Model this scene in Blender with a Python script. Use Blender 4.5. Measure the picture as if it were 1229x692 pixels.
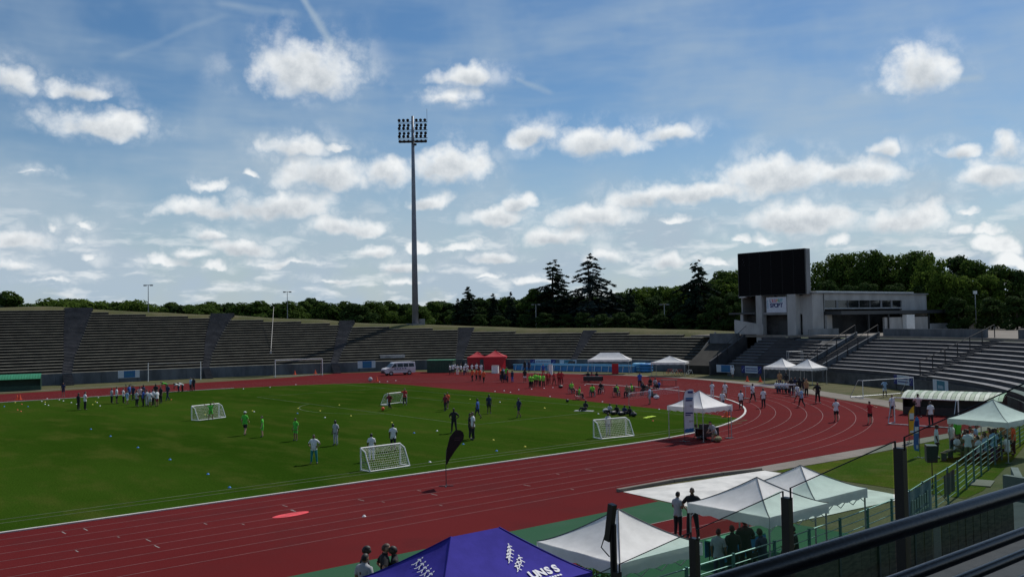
import bpy, bmesh, math, random
import numpy as np
from mathutils import Vector, Matrix
R = math.radians
for _o in list(bpy.data.objects):
    bpy.data.objects.remove(_o)
scene = bpy.context.scene
COL = scene.collection

# ------------------------------------------------------------------ camera
PW, PH, FPX = 1229.0, 692.0, 1094.7
CAM = Vector((-42.305, -77.263, 7.963))
YAW, PITCH, ROLL = 0.6808, 0.0357, -0.0175
_f = Vector((math.sin(YAW) * math.cos(PITCH), math.cos(YAW) * math.cos(PITCH), math.sin(PITCH)))
_r0 = Vector((math.cos(YAW), -math.sin(YAW), 0.0))
_u0 = _r0.cross(_f)
_r = _r0 * math.cos(ROLL) + _u0 * math.sin(ROLL)
_u = -_r0 * math.sin(ROLL) + _u0 * math.cos(ROLL)
camd = bpy.data.cameras.new('camera')
cam = bpy.data.objects.new('camera', camd)
COL.objects.link(cam)
M4 = Matrix.Identity(4)
for i in range(3):
    M4[i][0], M4[i][1], M4[i][2], M4[i][3] = _r[i], _u[i], -_f[i], CAM[i]
cam.matrix_world = M4
camd.sensor_width = 36.0
camd.lens = FPX / PW * 36.0
camd.clip_start = 0.1
camd.clip_end = 6000.0
scene.camera = cam


def ray(px, py):
    return _f + _r * ((px - PW / 2) / FPX) - _u * ((py - PH / 2) / FPX)


def at(px, py, z=0.0):                      # photo pixel -> point on the level z
    v = ray(px, py)
    return CAM + v * ((z - CAM.z) / v.z)


def atx(px, py, X):
    v = ray(px, py)
    return CAM + v * ((X - CAM.x) / v.x)


def aty(px, py, Y):
    v = ray(px, py)
    return CAM + v * ((Y - CAM.y) / v.y)


def atd(px, py, D):                         # at horizontal distance D
    v = ray(px, py)
    return CAM + v * (D / math.hypot(v.x, v.y))


def pix(p):
    d = Vector(p) - CAM
    z = d.dot(_f)
    return PW / 2 + FPX * d.dot(_r) / z, PH / 2 - FPX * d.dot(_u) / z


# ------------------------------------------------------------------ sun, sky, exposure
SUN_AZ, SUN_EL = 11.0, 50.0                 # azimuth counter-clockwise from +x
sund = bpy.data.lights.new('sun', 'SUN')
sund.energy = 5.0
sund.angle = R(0.53)
sund.color = (1.0, 0.955, 0.88)
sun = bpy.data.objects.new('sun', sund)
COL.objects.link(sun)
_sd = Vector((math.cos(R(SUN_EL)) * math.cos(R(SUN_AZ)), math.cos(R(SUN_EL)) * math.sin(R(SUN_AZ)), math.sin(R(SUN_EL))))
sun.rotation_euler = _sd.to_track_quat('Z', 'Y').to_euler()
sun.location = (0, 0, 60)

scene.view_settings.view_transform = 'Standard'
scene.view_settings.look = 'None'
scene.view_settings.gamma = 1.0
scene.view_settings.exposure = -0.62
scene.view_settings.use_curve_mapping = False
scene.cycles.max_bounces = 6
scene.cycles.transparent_max_bounces = 12
scene.cycles.use_denoising = True

world = bpy.data.worlds.new('World')
scene.world = world
world.use_nodes = True
try:
    world.cycles.sampling_method = 'MANUAL'
    world.cycles.sample_map_resolution = 512
except Exception:
    pass
wt = world.node_tree
wt.nodes.clear()


class NT:
    """small helper for writing node trees"""
    def __init__(self, tree):
        self.t = tree

    def n(self, typ, **kw):
        nd = self.t.nodes.new(typ)
        for k, v in kw.items():
            setattr(nd, k, v)
        return nd

    def inp(self, sock, v):
        if v is None:
            return
        if hasattr(v, 'is_output') or isinstance(v, bpy.types.NodeSocket):
            self.t.links.new(v, sock)
        else:
            sock.default_value = v

    def math(self, op, a, b=None, c=None, clamp=False):
        nd = self.n('ShaderNodeMath', operation=op, use_clamp=clamp)
        for i, v in enumerate((a, b, c)):
            self.inp(nd.inputs[i], v)
        return nd.outputs[0]

    def vec(self, op, a, b=None, c=None):
        nd = self.n('ShaderNodeVectorMath', operation=op)
        for i, v in enumerate((a, b, c)):
            if v is not None:
                self.inp(nd.inputs[i], v)
        return nd.outputs['Value'] if op in ('LENGTH', 'DOT_PRODUCT', 'DISTANCE') else nd.outputs['Vector']

    def noise(self, vec, scale, detail=4.0, rough=0.55, col=False, lac=2.0, dim='3D'):
        nd = self.n('ShaderNodeTexNoise', noise_dimensions=dim)
        self.inp(nd.inputs['Vector'], vec)
        nd.inputs['Scale'].default_value = scale
        nd.inputs['Detail'].default_value = detail
        nd.inputs['Roughness'].default_value = rough
        nd.inputs['Lacunarity'].default_value = lac
        return nd.outputs['Color' if col else 'Fac']

    def ramp(self, v, lo, hi, a=0.0, b=1.0, smooth=True):
        nd = self.n('ShaderNodeMapRange', interpolation_type='SMOOTHSTEP' if smooth else 'LINEAR')
        self.inp(nd.inputs['Value'], v)
        for k, x in zip(('From Min', 'From Max', 'To Min', 'To Max'), (lo, hi, a, b)):
            self.inp(nd.inputs[k], x)
        return nd.outputs['Result']

    def mix(self, fac, a, b, blend='MIX'):
        nd = self.n('ShaderNodeMix', data_type='RGBA', blend_type=blend)
        self.inp(nd.inputs[0], fac)
        self.inp(nd.inputs[6], a)
        self.inp(nd.inputs[7], b)
        return nd.outputs[2]


def rgba(c):
    return (c[0], c[1], c[2], 1.0)


# clouds: photo position and half-size of each cumulus, turned into sky directions; the pattern
# goes on all round the horizon by mirroring, so the sky outside the frame is like the one in view
CL = [(372, 91, 63, 33), (560, 95, 46, 14), (542, 122, 32, 13), (18, 98, 27, 18), (98, 107, 40, 12), (120, 151, 66, 19),
      (357, 178, 40, 16), (400, 175, 24, 7), (385, 213, 58, 22), (462, 210, 32, 20), (540, 203, 48, 23),
      (295, 206, 14, 7), (257, 226, 20, 10), (512, 243, 27, 12), (255, 252, 66, 13), (330, 250, 66, 17), (412, 273, 52, 12),
      (45, 210, 30, 7), (32, 288, 36, 13), (70, 273, 10, 6), (110, 271, 15, 8), (95, 290, 25, 8), (255, 282, 34, 9),
      (290, 299, 48, 12), (225, 308, 30, 9), (195, 320, 26, 8), (257, 322, 20, 6), (350, 315, 60, 7), (115, 313, 17, 8),
      (25, 320, 26, 9), (600, 261, 42, 12), (628, 246, 22, 11), (550, 296, 20, 7), (450, 302, 27, 8), (500, 298, 18, 8),
      (480, 320, 34, 8), (592, 308, 33, 8), (480, 338, 34, 7), (585, 331, 26, 6), (644, 163, 34, 16), (716, 174, 63, 18),
      (808, 162, 40, 13), (1106, 90, 34, 25), (1064, 181, 19, 13), (1149, 181, 27, 9), (1212, 174, 19, 13), (1202, 211, 42, 18),
      (790, 238, 66, 14), (850, 233, 60, 13), (934, 216, 72, 23), (1024, 212, 56, 15), (959, 265, 76, 17), (1084, 268, 52, 19),
      (714, 262, 56, 15), (802, 265, 27, 6), (674, 285, 60, 13), (919, 288, 18, 7), (884, 290, 12, 6), (1002, 289, 17, 7),
      (1156, 276, 14, 9), (1189, 278, 15, 9), (1192, 295, 19, 11), (1159, 256, 15, 6), (1210, 312, 22, 9), (729, 310, 32, 11),
      (806, 315, 32, 10), (60, 338, 40, 5), (640, 336, 50, 6), (860, 318, 26, 6), (400, 336, 50, 5)]
FAINT = {(98, 107): 0.24, (120, 151): 0.20, (18, 98): 0.12, (45, 210): 0.37, (257, 226): 0.24, (295, 206): 0.18, (255, 282): 0.18, (350, 315): 0.30, (115, 313): 0.24, (25, 320): 0.27, (95, 290): 0.27, (357, 178): 0.15, (400, 175): 0.21,
         (257, 322): 0.21, (195, 320): 0.18, (512, 243): 0.15, (225, 308): 0.12, (70, 273): 0.24, (110, 271): 0.18, (480, 338): 0.24, (585, 331): 0.27, (60, 338): 0.36, (640, 336): 0.33, (400, 336): 0.36, (860, 318): 0.30, (802, 265): 0.21, (1002, 289): 0.18,
         (674, 285): 0.12, (255, 252): 0.07, (1149, 181): 0.15, (1064, 181): 0.09, (808, 162): 0.09, (729, 310): 0.18, (806, 315): 0.18, (467, 124): 0.21, (775, 1): 0.30}
AZ0 = YAW
CELL = R(61.0)


def sky_uv(px, py):
    v = ray(px, py).normalized()
    return math.atan2(v.x, v.y) - AZ0, math.asin(v.z)


def cloud_group(name, clouds):
    gt = bpy.data.node_groups.new(name, 'ShaderNodeTree')
    gt.interface.new_socket('Vector', in_out='INPUT', socket_type='NodeSocketVector')
    gt.interface.new_socket('Value', in_out='OUTPUT', socket_type='NodeSocketFloat')
    G = NT(gt)
    gi = G.n('NodeGroupInput')
    go = G.n('NodeGroupOutput')
    field = None
    for (cx, cy, rx, ry) in clouds:
        u, v = sky_uv(cx, cy)
        a, b = rx / FPX * 0.90, ry / FPX * 1.08
        q = G.vec('MULTIPLY_ADD', gi.outputs[0], (1 / a, 1 / b, 0.0), (-u / a, -v / b, 0.0))
        if name == 'cloud_field':           # flat bases: distance grows faster below the middle
            q = G.vec('MINIMUM', q, G.vec('MULTIPLY', q, (1.0, 1.9, 1.0)))
        d = G.vec('LENGTH', q)
        if (cx, cy) in FAINT:               # thin clouds: never reach full density
            d = G.math('ADD', d, FAINT[(cx, cy)])
        field = d if field is None else G.math('SMOOTH_MIN', field, d, 0.08)
    G.inp(go.inputs[0], field)
    return gt


N = NT(wt)
tc = N.n('ShaderNodeTexCoord')
sep = N.n('ShaderNodeSeparateXYZ')
wt.links.new(tc.outputs['Generated'], sep.inputs[0])
az = N.math('ARCTAN2', sep.outputs[0], sep.outputs[1])
el = N.math('ARCSINE', sep.outputs[2])
az = N.math('SUBTRACT', az, AZ0)
# mirrored repeat with the cell centred on the view
azm = N.math('PINGPONG', N.math('ADD', az, CELL / 2 + 2 * CELL * 4), CELL)
azm = N.math('SUBTRACT', azm, CELL / 2)
cmb = N.n('ShaderNodeCombineXYZ')
wt.links.new(azm, cmb.inputs[0])
wt.links.new(el, cmb.inputs[1])
p = cmb.outputs[0]
n1 = N.vec('SUBTRACT', N.noise(tc.outputs['Generated'], 26.0, 4.0, 0.52, col=True), (0.5, 0.5, 0.5))
n2 = N.vec('SUBTRACT', N.noise(tc.outputs['Generated'], 13.0, 1.0, 0.5, col=True), (0.5, 0.5, 0.5))
pw = N.vec('MULTIPLY_ADD', n1, (0.038, 0.030, 0.0), p)
pw = N.vec('MULTIPLY_ADD', n2, (0.018, 0.008, 0.0), pw)
g1 = N.n('ShaderNodeGroup', node_tree=cloud_group('cloud_field', CL))
wt.links.new(pw, g1.inputs[0])
big = sorted(CL, key=lambda c: -c[2] * c[3])[:46]
g2 = N.n('ShaderNodeGroup', node_tree=cloud_group('cloud_cores', big))
wt.links.new(N.vec('ADD', N.vec('MULTIPLY_ADD', n2, (0.015, 0.008, 0.0), p), (0.002, 0.005, 0.0)), g2.inputs[0])
f1, f2 = g1.outputs[0], g2.outputs[0]
nf = N.noise(tc.outputs['Generated'], 40.0, 5.0, 0.60)
nb = N.n('ShaderNodeSeparateXYZ')
wt.links.new(n1, nb.inputs[0])
f1n = N.math('ADD', f1, N.math('MULTIPLY', N.math('SUBTRACT', nf, 0.5), 1.5))
f1n = N.math('ADD', f1n, N.math('MULTIPLY', nb.outputs[2], 1.5))
# ragged domes: crisp where the body is thick, wisps where it thins out
dens = N.ramp(f1n, N.ramp(f2, 0.4, 1.8, 1.55, 1.25), 0.42)
dens = N.math('POWER', dens, 0.9)
core = N.ramp(f2, 1.15, 0.25)                # thick middles and bases are greyer, rims bright
nfs = N.noise(N.vec('ADD', tc.outputs['Generated'], (0.002, 0.002, 0.009)), 40.0, 5.0, 0.60)
relief = N.math('MULTIPLY', N.math('SUBTRACT', nfs, nf), 1.5)      # billows: sides turned up are bright, undersides grey
shade = N.math('ADD', N.math('MULTIPLY', core, 0.72), relief)
lit = N.math('SUBTRACT', 1.0, shade, clamp=True)
CLOUD_HI = (11.6, 11.9, 12.0, 1)
CLOUD_LO = (6.6, 7.2, 7.8, 1)
ccol = N.mix(lit, CLOUD_LO, CLOUD_HI)
sky = N.n('ShaderNodeTexSky', sky_type='NISHITA')
sky.sun_disc = False
sky.sun_elevation = R(SUN_EL)
sky.sun_rotation = R(90.0 - SUN_AZ)
sky.altitude = 80.0
sky.air_density = 1.0
sky.dust_density = 0.35
sky.ozone_density = 2.2
# thin high cirrus veils and old contrails (real brightness of the sky, not of any surface)
def streaks(ang, sx, sy, lo, hi, amp, seed):
    mp = N.n('ShaderNodeMapping')
    wt.links.new(N.vec('MULTIPLY_ADD', n2, (0.02, 0.012, 0.0), p), mp.inputs['Vector'])
    mp.inputs['Location'].default_value = (seed, seed * 1.7, seed)
    mp.inputs['Rotation'].default_value = (0, 0, R(ang))
    mp.inputs['Scale'].default_value = (sx, sy, 1.0)
    return N.math('MULTIPLY', N.ramp(N.noise(mp.outputs[0], 1.0, 4.0, 0.62, dim='2D'), lo, hi), amp)


cir = N.noise(p, 7.0, 4.0, 0.6, dim='2D')
cirf = N.math('ADD', N.math('ADD', streaks(24, 2.6, 15.0, 0.40, 0.85, 0.34, 1.3), streaks(-32, 3.0, 14.0, 0.44, 0.85, 0.30, 5.1)), N.ramp(cir, 0.35, 0.75, 0.0, 0.26))
low = N.ramp(el, 0.24, -0.01)                # thin general haze of cloud near the horizon
veil = N.math('ADD', cirf, N.math('MULTIPLY', low, N.ramp(cir, 0.25, 0.7, 0.72, 0.95)), clamp=True)


def contrail(p0, p1, wpx, s):
    (u0, v0), (u1, v1) = sky_uv(*p0), sky_uv(*p1)
    L = math.hypot(u1 - u0, v1 - v0)
    t = ((u1 - u0) / L, (v1 - v0) / L)
    q = N.vec('ADD', p, (-u0, -v0, 0.0))
    q = N.vec('MULTIPLY_ADD', n2, (0.012, 0.012, 0.0), q)
    al = N.math('DIVIDE', N.vec('DOT_PRODUCT', q, (t[0], t[1], 0.0)), L)
    ac = N.math('ABSOLUTE', N.vec('DOT_PRODUCT', q, (-t[1], t[0], 0.0)))
    w = N.math('MULTIPLY_ADD', nf, wpx / FPX * 1.4, wpx / FPX * 0.3)
    k = N.ramp(ac, w, 0.0)
    ends = N.math('MULTIPLY', N.ramp(al, 0.0, 0.12), N.ramp(al, 1.0, 0.8))
    return N.math('MULTIPLY', N.math('MULTIPLY', k, ends), s)


for a in (((350, -30), (408, 66), 7, 0.5), ((250, 5), (372, 18), 7, 0.22), ((560, 110), (660, 95), 8, 0.12), ((615, 90), (665, 112), 5, 0.3),
          ((130, 75), (280, 15), 6, 0.14), ((900, 160), (1229, 60), 22, 0.10), ((640, 60), (820, -20), 26, 0.14), ((1095, 105), (1185, 88), 6, 0.3)):
    veil = N.math('ADD', veil, contrail(*a), clamp=True)
hsv = N.n('ShaderNodeHueSaturation')
hsv.inputs['Saturation'].default_value = 1.26
wt.links.new(sky.outputs[0], hsv.inputs['Color'])
skyc = N.mix(veil, hsv.outputs[0], (5.3, 6.6, 7.8, 1))
# keep clouds off the ground side
# a dense scatter of small flat cloudlets low over the horizon, and torn wisps round the bigger clouds
mpl = N.n('ShaderNodeMapping')
wt.links.new(N.vec('MULTIPLY_ADD', n1, (0.020, 0.008, 0.0), p), mpl.inputs['Vector'])
mpl.inputs['Scale'].default_value = (17.0, 62.0, 1.0)
lowc = N.ramp(N.noise(mpl.outputs[0], 1.0, 4.0, 0.55, dim='2D'), 0.50, 0.74)
lowc = N.math('MULTIPLY', lowc, N.math('MULTIPLY', N.ramp(el, 0.165, 0.05), 0.62))
wisp = N.math('MULTIPLY', N.ramp(f1, 2.3, 0.9), N.ramp(N.math('ADD', nf, nb.outputs[0]), 0.42, 0.85, 0.0, 0.5))
dens = N.math('MAXIMUM', dens, N.math('MAXIMUM', lowc, wisp))
dens = N.math('MULTIPLY', dens, N.ramp(el, 0.0, 0.012))
final = N.mix(N.math('MULTIPLY', dens, 0.96), skyc, ccol)
bg = N.n('ShaderNodeBackground')
wt.links.new(final, bg.inputs['Color'])
bg.inputs['Strength'].default_value = 0.12
wo = N.n('ShaderNodeOutputWorld')
wt.links.new(bg.outputs[0], wo.inputs['Surface'])

# ------------------------------------------------------------------ materials
MATS = {}


def mat(name, col, rough=0.8, var=0.12, scale=3.0, bump=0.0, bscale=None, metal=0.0, trans=0.0, spec=0.5, detail=4.0, coat=0.0, col2=None, vscale=None):
    """principled material with noise-varied colour and fine relief in object space"""
    if name in MATS:
        return MATS[name]
    m = bpy.data.materials.new(name)
    m.use_nodes = True
    t = m.node_tree
    t.nodes.clear()
    K = NT(t)
    out = K.n('ShaderNodeOutputMaterial')
    b = K.n('ShaderNodeBsdfPrincipled')
    b.inputs['Roughness'].default_value = rough
    b.inputs['Metallic'].default_value = metal
    b.inputs['Specular IOR Level'].default_value = spec
    b.inputs['Coat Weight'].default_value = coat
    tcn = K.n('ShaderNodeTexCoord')
    vec = tcn.outputs['Object']
    if vscale:
        vec = K.vec('MULTIPLY', vec, vscale)
    if var > 0 or col2:
        f = K.noise(vec, scale, detail, 0.6)
        c2 = col2 or tuple(min(1, x * (1 + var * 1.6)) for x in col)
        c1 = col if col2 else tuple(x * (1 - var * 1.6) for x in col)
        t.links.new(K.mix(K.ramp(f, 0.3, 0.7), rgba(c1), rgba(c2)), b.inputs['Base Color'])
    else:
        b.inputs['Base Color'].default_value = rgba(col)
    if bump > 0:
        bn = K.n('ShaderNodeBump')
        bn.inputs['Strength'].default_value = bump
        bn.inputs['Distance'].default_value = 0.02
        t.links.new(K.noise(vec, bscale or scale * 6, 3.0, 0.6), bn.inputs['Height'])
        t.links.new(bn.outputs[0], b.inputs['Normal'])
    sh = b.outputs[0]
    if trans > 0:
        tr = K.n('ShaderNodeBsdfTranslucent')
        tr.inputs['Color'].default_value = rgba(col)
        mx = K.n('ShaderNodeMixShader')
        mx.inputs[0].default_value = trans
        t.links.new(sh, mx.inputs[1])
        t.links.new(tr.outputs[0], mx.inputs[2])
        sh = mx.outputs[0]
    t.links.new(sh, out.inputs['Surface'])
    MATS[name] = m
    return m


def mat_leaf(name, c1, c2, trans=0.35):
    m = bpy.data.materials.new(name)
    m.use_nodes = True
    t = m.node_tree
    t.nodes.clear()
    K = NT(t)
    out = K.n('ShaderNodeOutputMaterial')
    oi = K.n('ShaderNodeObjectInfo')
    tcn = K.n('ShaderNodeTexCoord')
    f = K.noise(tcn.outputs['Object'], 0.9, 3.0, 0.6)
    f = K.math('ADD', K.ramp(f, 0.3, 0.7, 0.0, 0.8), K.math('MULTIPLY', oi.outputs['Random'], 0.25), clamp=True)
    c = K.mix(f, rgba(c1), rgba(c2))
    b = K.n('ShaderNodeBsdfPrincipled')
    b.inputs['Roughness'].default_value = 0.8
    b.inputs['Specular IOR Level'].default_value = 0.04
    t.links.new(c, b.inputs['Base Color'])
    tr = K.n('ShaderNodeBsdfTranslucent')
    t.links.new(c, tr.inputs['Color'])
    mx = K.n('ShaderNodeMixShader')
    mx.inputs[0].default_value = trans
    t.links.new(b.outputs[0], mx.inputs[1])
    t.links.new(tr.outputs[0], mx.inputs[2])
    t.links.new(mx.outputs[0], out.inputs['Surface'])
    MATS[name] = m
    return m


def mat_ground(name, c1, c2, c3, big, mid, fine, bump=0.4, rough=0.95, stretch=(1, 1, 1), fibre=0.35, spec=0.2):
    """three-scale colour for turf, track rubber and earth"""
    m = bpy.data.materials.new(name)
    m.use_nodes = True
    t = m.node_tree
    t.nodes.clear()
    K = NT(t)
    out = K.n('ShaderNodeOutputMaterial')
    b = K.n('ShaderNodeBsdfPrincipled')
    b.inputs['Roughness'].default_value = rough
    b.inputs['Specular IOR Level'].default_value = spec
    g = K.n('ShaderNodeNewGeometry')
    pos = K.vec('MULTIPLY', g.outputs['Position'], stretch)
    a = K.noise(pos, big, 4.0, 0.55)
    d = K.noise(pos, mid, 4.0, 0.6)
    e = K.noise(g.outputs['Position'], fine, 2.0, 0.7)
    c = K.mix(K.ramp(a, 0.32, 0.68), rgba(c1), rgba(c2))
    c = K.mix(K.math('MULTIPLY', K.ramp(d, 0.45, 0.72), 0.75), c, rgba(c3))
    k = K.ramp(e, 0.25, 0.75, 1 - fibre, 1 + fibre, smooth=False)
    sc = K.n('ShaderNodeCombineColor')
    for i in range(3):
        t.links.new(k, sc.inputs[i])
    c = K.mix(1.0, c, sc.outputs[0], 'MULTIPLY')
    t.links.new(c, b.inputs['Base Color'])
    if bump:
        bn = K.n('ShaderNodeBump')
        bn.inputs['Strength'].default_value = bump
        bn.inputs['Distance'].default_value = 0.03
        t.links.new(e, bn.inputs['Height'])
        t.links.new(bn.outputs[0], b.inputs['Normal'])
    t.links.new(b.outputs[0], out.inputs['Surface'])
    MATS[name] = m
    return m


mat_ground('turf', (0.0199, 0.0491, 0.0041), (0.0338, 0.0706, 0.0072), (0.0532, 0.0716, 0.0123), 0.07, 0.45, 14.0, 0.7, stretch=(1, 0.35, 1), fibre=0.45, spec=0.0)
mat_ground('lawn', (0.0511, 0.0839, 0.0102), (0.0671, 0.0948, 0.0131), (0.1167, 0.1020, 0.0306), 0.12, 0.6, 11.0, 0.7, fibre=0.45, spec=0.0)
mat_ground('dry_grass', (0.0644, 0.0706, 0.0215), (0.0921, 0.0859, 0.0338), (0.1228, 0.1013, 0.0522), 0.10, 0.5, 9.0, 0.7, fibre=0.4)
mat_ground('earth', (0.06, 0.075, 0.028), (0.075, 0.085, 0.03), (0.10, 0.09, 0.05), 0.02, 0.2, 2.0, 0.3)
mat_ground('tartan', (0.1137, 0.0134, 0.0140), (0.1316, 0.0173, 0.0179), (0.1009, 0.0159, 0.0166), 0.05, 0.35, 22.0, 0.25, fibre=0.20, spec=0.02, rough=0.85)
mat_ground('tartan_green', (0.0303, 0.0949, 0.0493), (0.0379, 0.1075, 0.0582), (0.0474, 0.1043, 0.0632), 0.08, 0.4, 22.0, 0.25, fibre=0.14, spec=0.06)
mat_ground('paving', (0.2009, 0.1786, 0.1488), (0.2455, 0.2158, 0.1860), (0.1637, 0.1488, 0.1265), 0.25, 1.2, 18.0, 0.2, fibre=0.15)
mat_ground('walkway', (0.050, 0.058, 0.064), (0.066, 0.074, 0.080), (0.040, 0.046, 0.052), 0.3, 1.4, 20.0, 0.25, fibre=0.18)  # dark colour stands in for the shade lying on the walkway
mat('line_white', (0.24, 0.20, 0.185), 0.85, 0.10, 1.2)
mat('line_faint', (0.165, 0.058, 0.056), 0.85, 0.25, 0.8)
mat('kerb_white', (0.60, 0.58, 0.53), 0.7, 0.08, 1.0)
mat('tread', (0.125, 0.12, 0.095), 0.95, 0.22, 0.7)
mat('riser', (0.024, 0.022, 0.017), 0.95, 0.3, 0.6)  # near black: shade on faces turned from the sun is in the colour
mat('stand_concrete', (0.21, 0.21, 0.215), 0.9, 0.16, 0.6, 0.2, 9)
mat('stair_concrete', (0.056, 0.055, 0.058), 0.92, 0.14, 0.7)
mat('wall_concrete', (0.10, 0.11, 0.12), 0.92, 0.22, 0.5, 0.2, 6, vscale=(1, 1, 0.35))
mat('dark_wall', (0.075, 0.075, 0.075), 0.92, 0.25, 0.6)
mat('black_paint', (0.012, 0.013, 0.016), 0.45, 0.15, 5)
mat('blue_black_paint', (0.016, 0.018, 0.036), 0.32, 0.15, 6, 0.05, 80)
mat('screen_black', (0.004, 0.004, 0.005), 0.7, 0.0, spec=0.1)
mat('galvanised', (0.42, 0.44, 0.46), 0.45, 0.1, 4, metal=0.6)
mat('mast_grey', (0.20, 0.215, 0.25), 0.5, 0.1, 0.6, metal=0.3)
mat('dark_steel', (0.05, 0.055, 0.06), 0.5, 0.1, 5, metal=0.4)
mat('white_paint', (0.78, 0.78, 0.76), 0.5, 0.05, 4)
mat('white_wall', (0.38, 0.37, 0.355), 0.9, 0.10, 0.6, 0.15, 6, vscale=(1, 1, 0.4))
mat('grey_wall', (0.22, 0.22, 0.22), 0.9, 0.14, 0.6, 0.15, 6, vscale=(1, 1, 0.4))
mat('glass_dark', (0.012, 0.014, 0.017), 0.08, 0.0)
mat('bark', (0.07, 0.055, 0.04), 0.95, 0.3, 3.0, 0.5, 12)
mat_leaf('leaf_bright', (0.060, 0.105, 0.016), (0.105, 0.160, 0.028), 0.45)
mat_leaf('leaf_mid', (0.040, 0.076, 0.014), (0.075, 0.120, 0.024), 0.4)
mat_leaf('leaf_dark', (0.030, 0.058, 0.016), (0.050, 0.085, 0.024), 0.3)
mat_leaf('needle', (0.016, 0.032, 0.020), (0.030, 0.050, 0.030), 0.12)
mat_leaf('needle_blue', (0.028, 0.042, 0.038), (0.045, 0.062, 0.055), 0.12)


# ------------------------------------------------------------------ mesh helpers
class MB:
    """collects simple shapes; build() links them as ONE mesh object"""
    def __init__(self):
        self.v, self.f, self.m = [], [], []

    def add(self, vs, fs, mi=0):
        o = len(self.v)
        self.v += [tuple(x) for x in vs]
        self.f += [tuple(i + o for i in f) for f in fs]
        self.m += [mi] * len(fs)
        return self

    def box(self, c, s, rz=0.0, mi=0, M=None):
        hx, hy, hz = s[0] / 2, s[1] / 2, s[2] / 2
        vs = [Vector((x, y, z)) for z in (-hz, hz) for (x, y) in ((-hx, -hy), (hx, -hy), (hx, hy), (-hx, hy))]
        rot = M if M is not None else Matrix.Rotation(rz, 3, 'Z')
        vs = [rot @ v + Vector(c) for v in vs]
        return self.add(vs, [(3, 2, 1, 0), (4, 5, 6, 7), (0, 1, 5, 4), (1, 2, 6, 5), (2, 3, 7, 6), (3, 0, 4, 7)], mi)

    def tube(self, pts, r, n=6, mi=0, cap=True, closed=False):
        pts = [Vector(p) for p in pts]
        rs = r if isinstance(r, (list, tuple)) else [r] * len(pts)
        vs, fs = [], []
        k = len(pts)
        for i, p in enumerate(pts):
            if closed:
                d = pts[(i + 1) % k] - pts[i - 1]
            else:
                d = pts[min(i + 1, k - 1)] - pts[max(i - 1, 0)]
            d = d.normalized() if d.length > 1e-9 else Vector((0, 0, 1))
            ref = Vector((0, 0, 1)) if abs(d.z) < 0.95 else Vector((1, 0, 0))
            a = d.cross(ref).normalized()
            b = a.cross(d)
            for j in range(n):
                t = 2 * math.pi * (j + 0.5) / n
                vs.append(p + (a * math.cos(t) + b * math.sin(t)) * rs[i])
        for i in range(k if closed else k - 1):
            i2 = (i + 1) % k
            for j in range(n):
                j2 = (j + 1) % n
                fs.append((i * n + j, i * n + j2, i2 * n + j2, i2 * n + j))
        if cap and not closed:
            fs.append(tuple(range(n))[::-1])
            fs.append(tuple((k - 1) * n + j for j in range(n)))
        return self.add(vs, fs, mi)

    def prism(self, poly, z0, z1, mi=0):
        n = len(poly)
        a = sum(poly[i][0] * poly[(i + 1) % n][1] - poly[(i + 1) % n][0] * poly[i][1] for i in range(n))
        if a < 0:
            poly = poly[::-1]
        vs = [(x, y, z0) for x, y in poly] + [(x, y, z1) for x, y in poly]
        fs = [tuple(range(n))[::-1], tuple(range(n, 2 * n))] + [(i, (i + 1) % n, (i + 1) % n + n, i + n) for i in range(n)]
        return self.add(vs, fs, mi)

    def extrude(self, prof, M, L, mi=0):
        """profile in (x, z) extruded along +y by L, placed with matrix M"""
        n = len(prof)
        vs = [M @ Vector((x, -L / 2, z)) for x, z in prof] + [M @ Vector((x, L / 2, z)) for x, z in prof]
        fs = [tuple(range(n)), tuple(range(n, 2 * n))[::-1]] + [((i + 1) % n, i, i + n, (i + 1) % n + n) for i in range(n)]
        return self.add(vs, fs, mi)

    def ball(self, c, r, nu=8, nv=6, mi=0, s=(1, 1, 1)):
        vs, fs = [], []
        for i in range(nv + 1):
            ph = math.pi * i / nv
            for j in range(nu):
                t = 2 * math.pi * j / nu
                vs.append((c[0] + r * s[0] * math.sin(ph) * math.cos(t), c[1] + r * s[1] * math.sin(ph) * math.sin(t), c[2] + r * s[2] * math.cos(ph)))
        for i in range(nv):
            for j in range(nu):
                j2 = (j + 1) % nu
                fs.append((i * nu + j, (i + 1) * nu + j, (i + 1) * nu + j2, i * nu + j2))
        return self.add(vs, fs, mi)

    def quad(self, a, b, c, d, mi=0):
        return self.add([a, b, c, d], [(0, 1, 2, 3)], mi)

    def mesh(self, name, mats, smooth=False):
        me = bpy.data.meshes.new(name)
        me.from_pydata(self.v, [], self.f)
        mats = mats if isinstance(mats, (list, tuple)) else [mats]
        for m in mats:
            me.materials.append(MATS[m] if isinstance(m, str) else m)
        if len(mats) > 1:
            me.polygons.foreach_set('material_index', self.m)
        if smooth:
            me.polygons.foreach_set('use_smooth', [True] * len(me.polygons))
        me.update()
        return me

    def build(self, name, mats, parent=None, smooth=False, loc=None, rz=0.0):
        return link(name, self.mesh(name, mats, smooth), parent, loc, rz)


def link(name, me, parent=None, loc=None, rz=0.0):
    o = bpy.data.objects.new(name, me)
    COL.objects.link(o)
    o.parent = parent
    if loc is not None:
        o.location = loc
    o.rotation_euler = (0, 0, rz)
    return o


def tag(o, label, cat, group=None):
    o['label'] = label
    o['category'] = cat
    if group:
        o['group'] = group
    return o


def thing(name, label, cat, loc=(0, 0, 0), rz=0.0, group=None):
    o = bpy.data.objects.new(name, None)
    COL.objects.link(o)
    o.location = loc
    o.rotation_euler = (0, 0, rz)
    o.empty_display_size = 0.3
    return tag(o, label, cat, group)


def struct(o, kind='structure'):
    o['kind'] = kind
    return o


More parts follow.
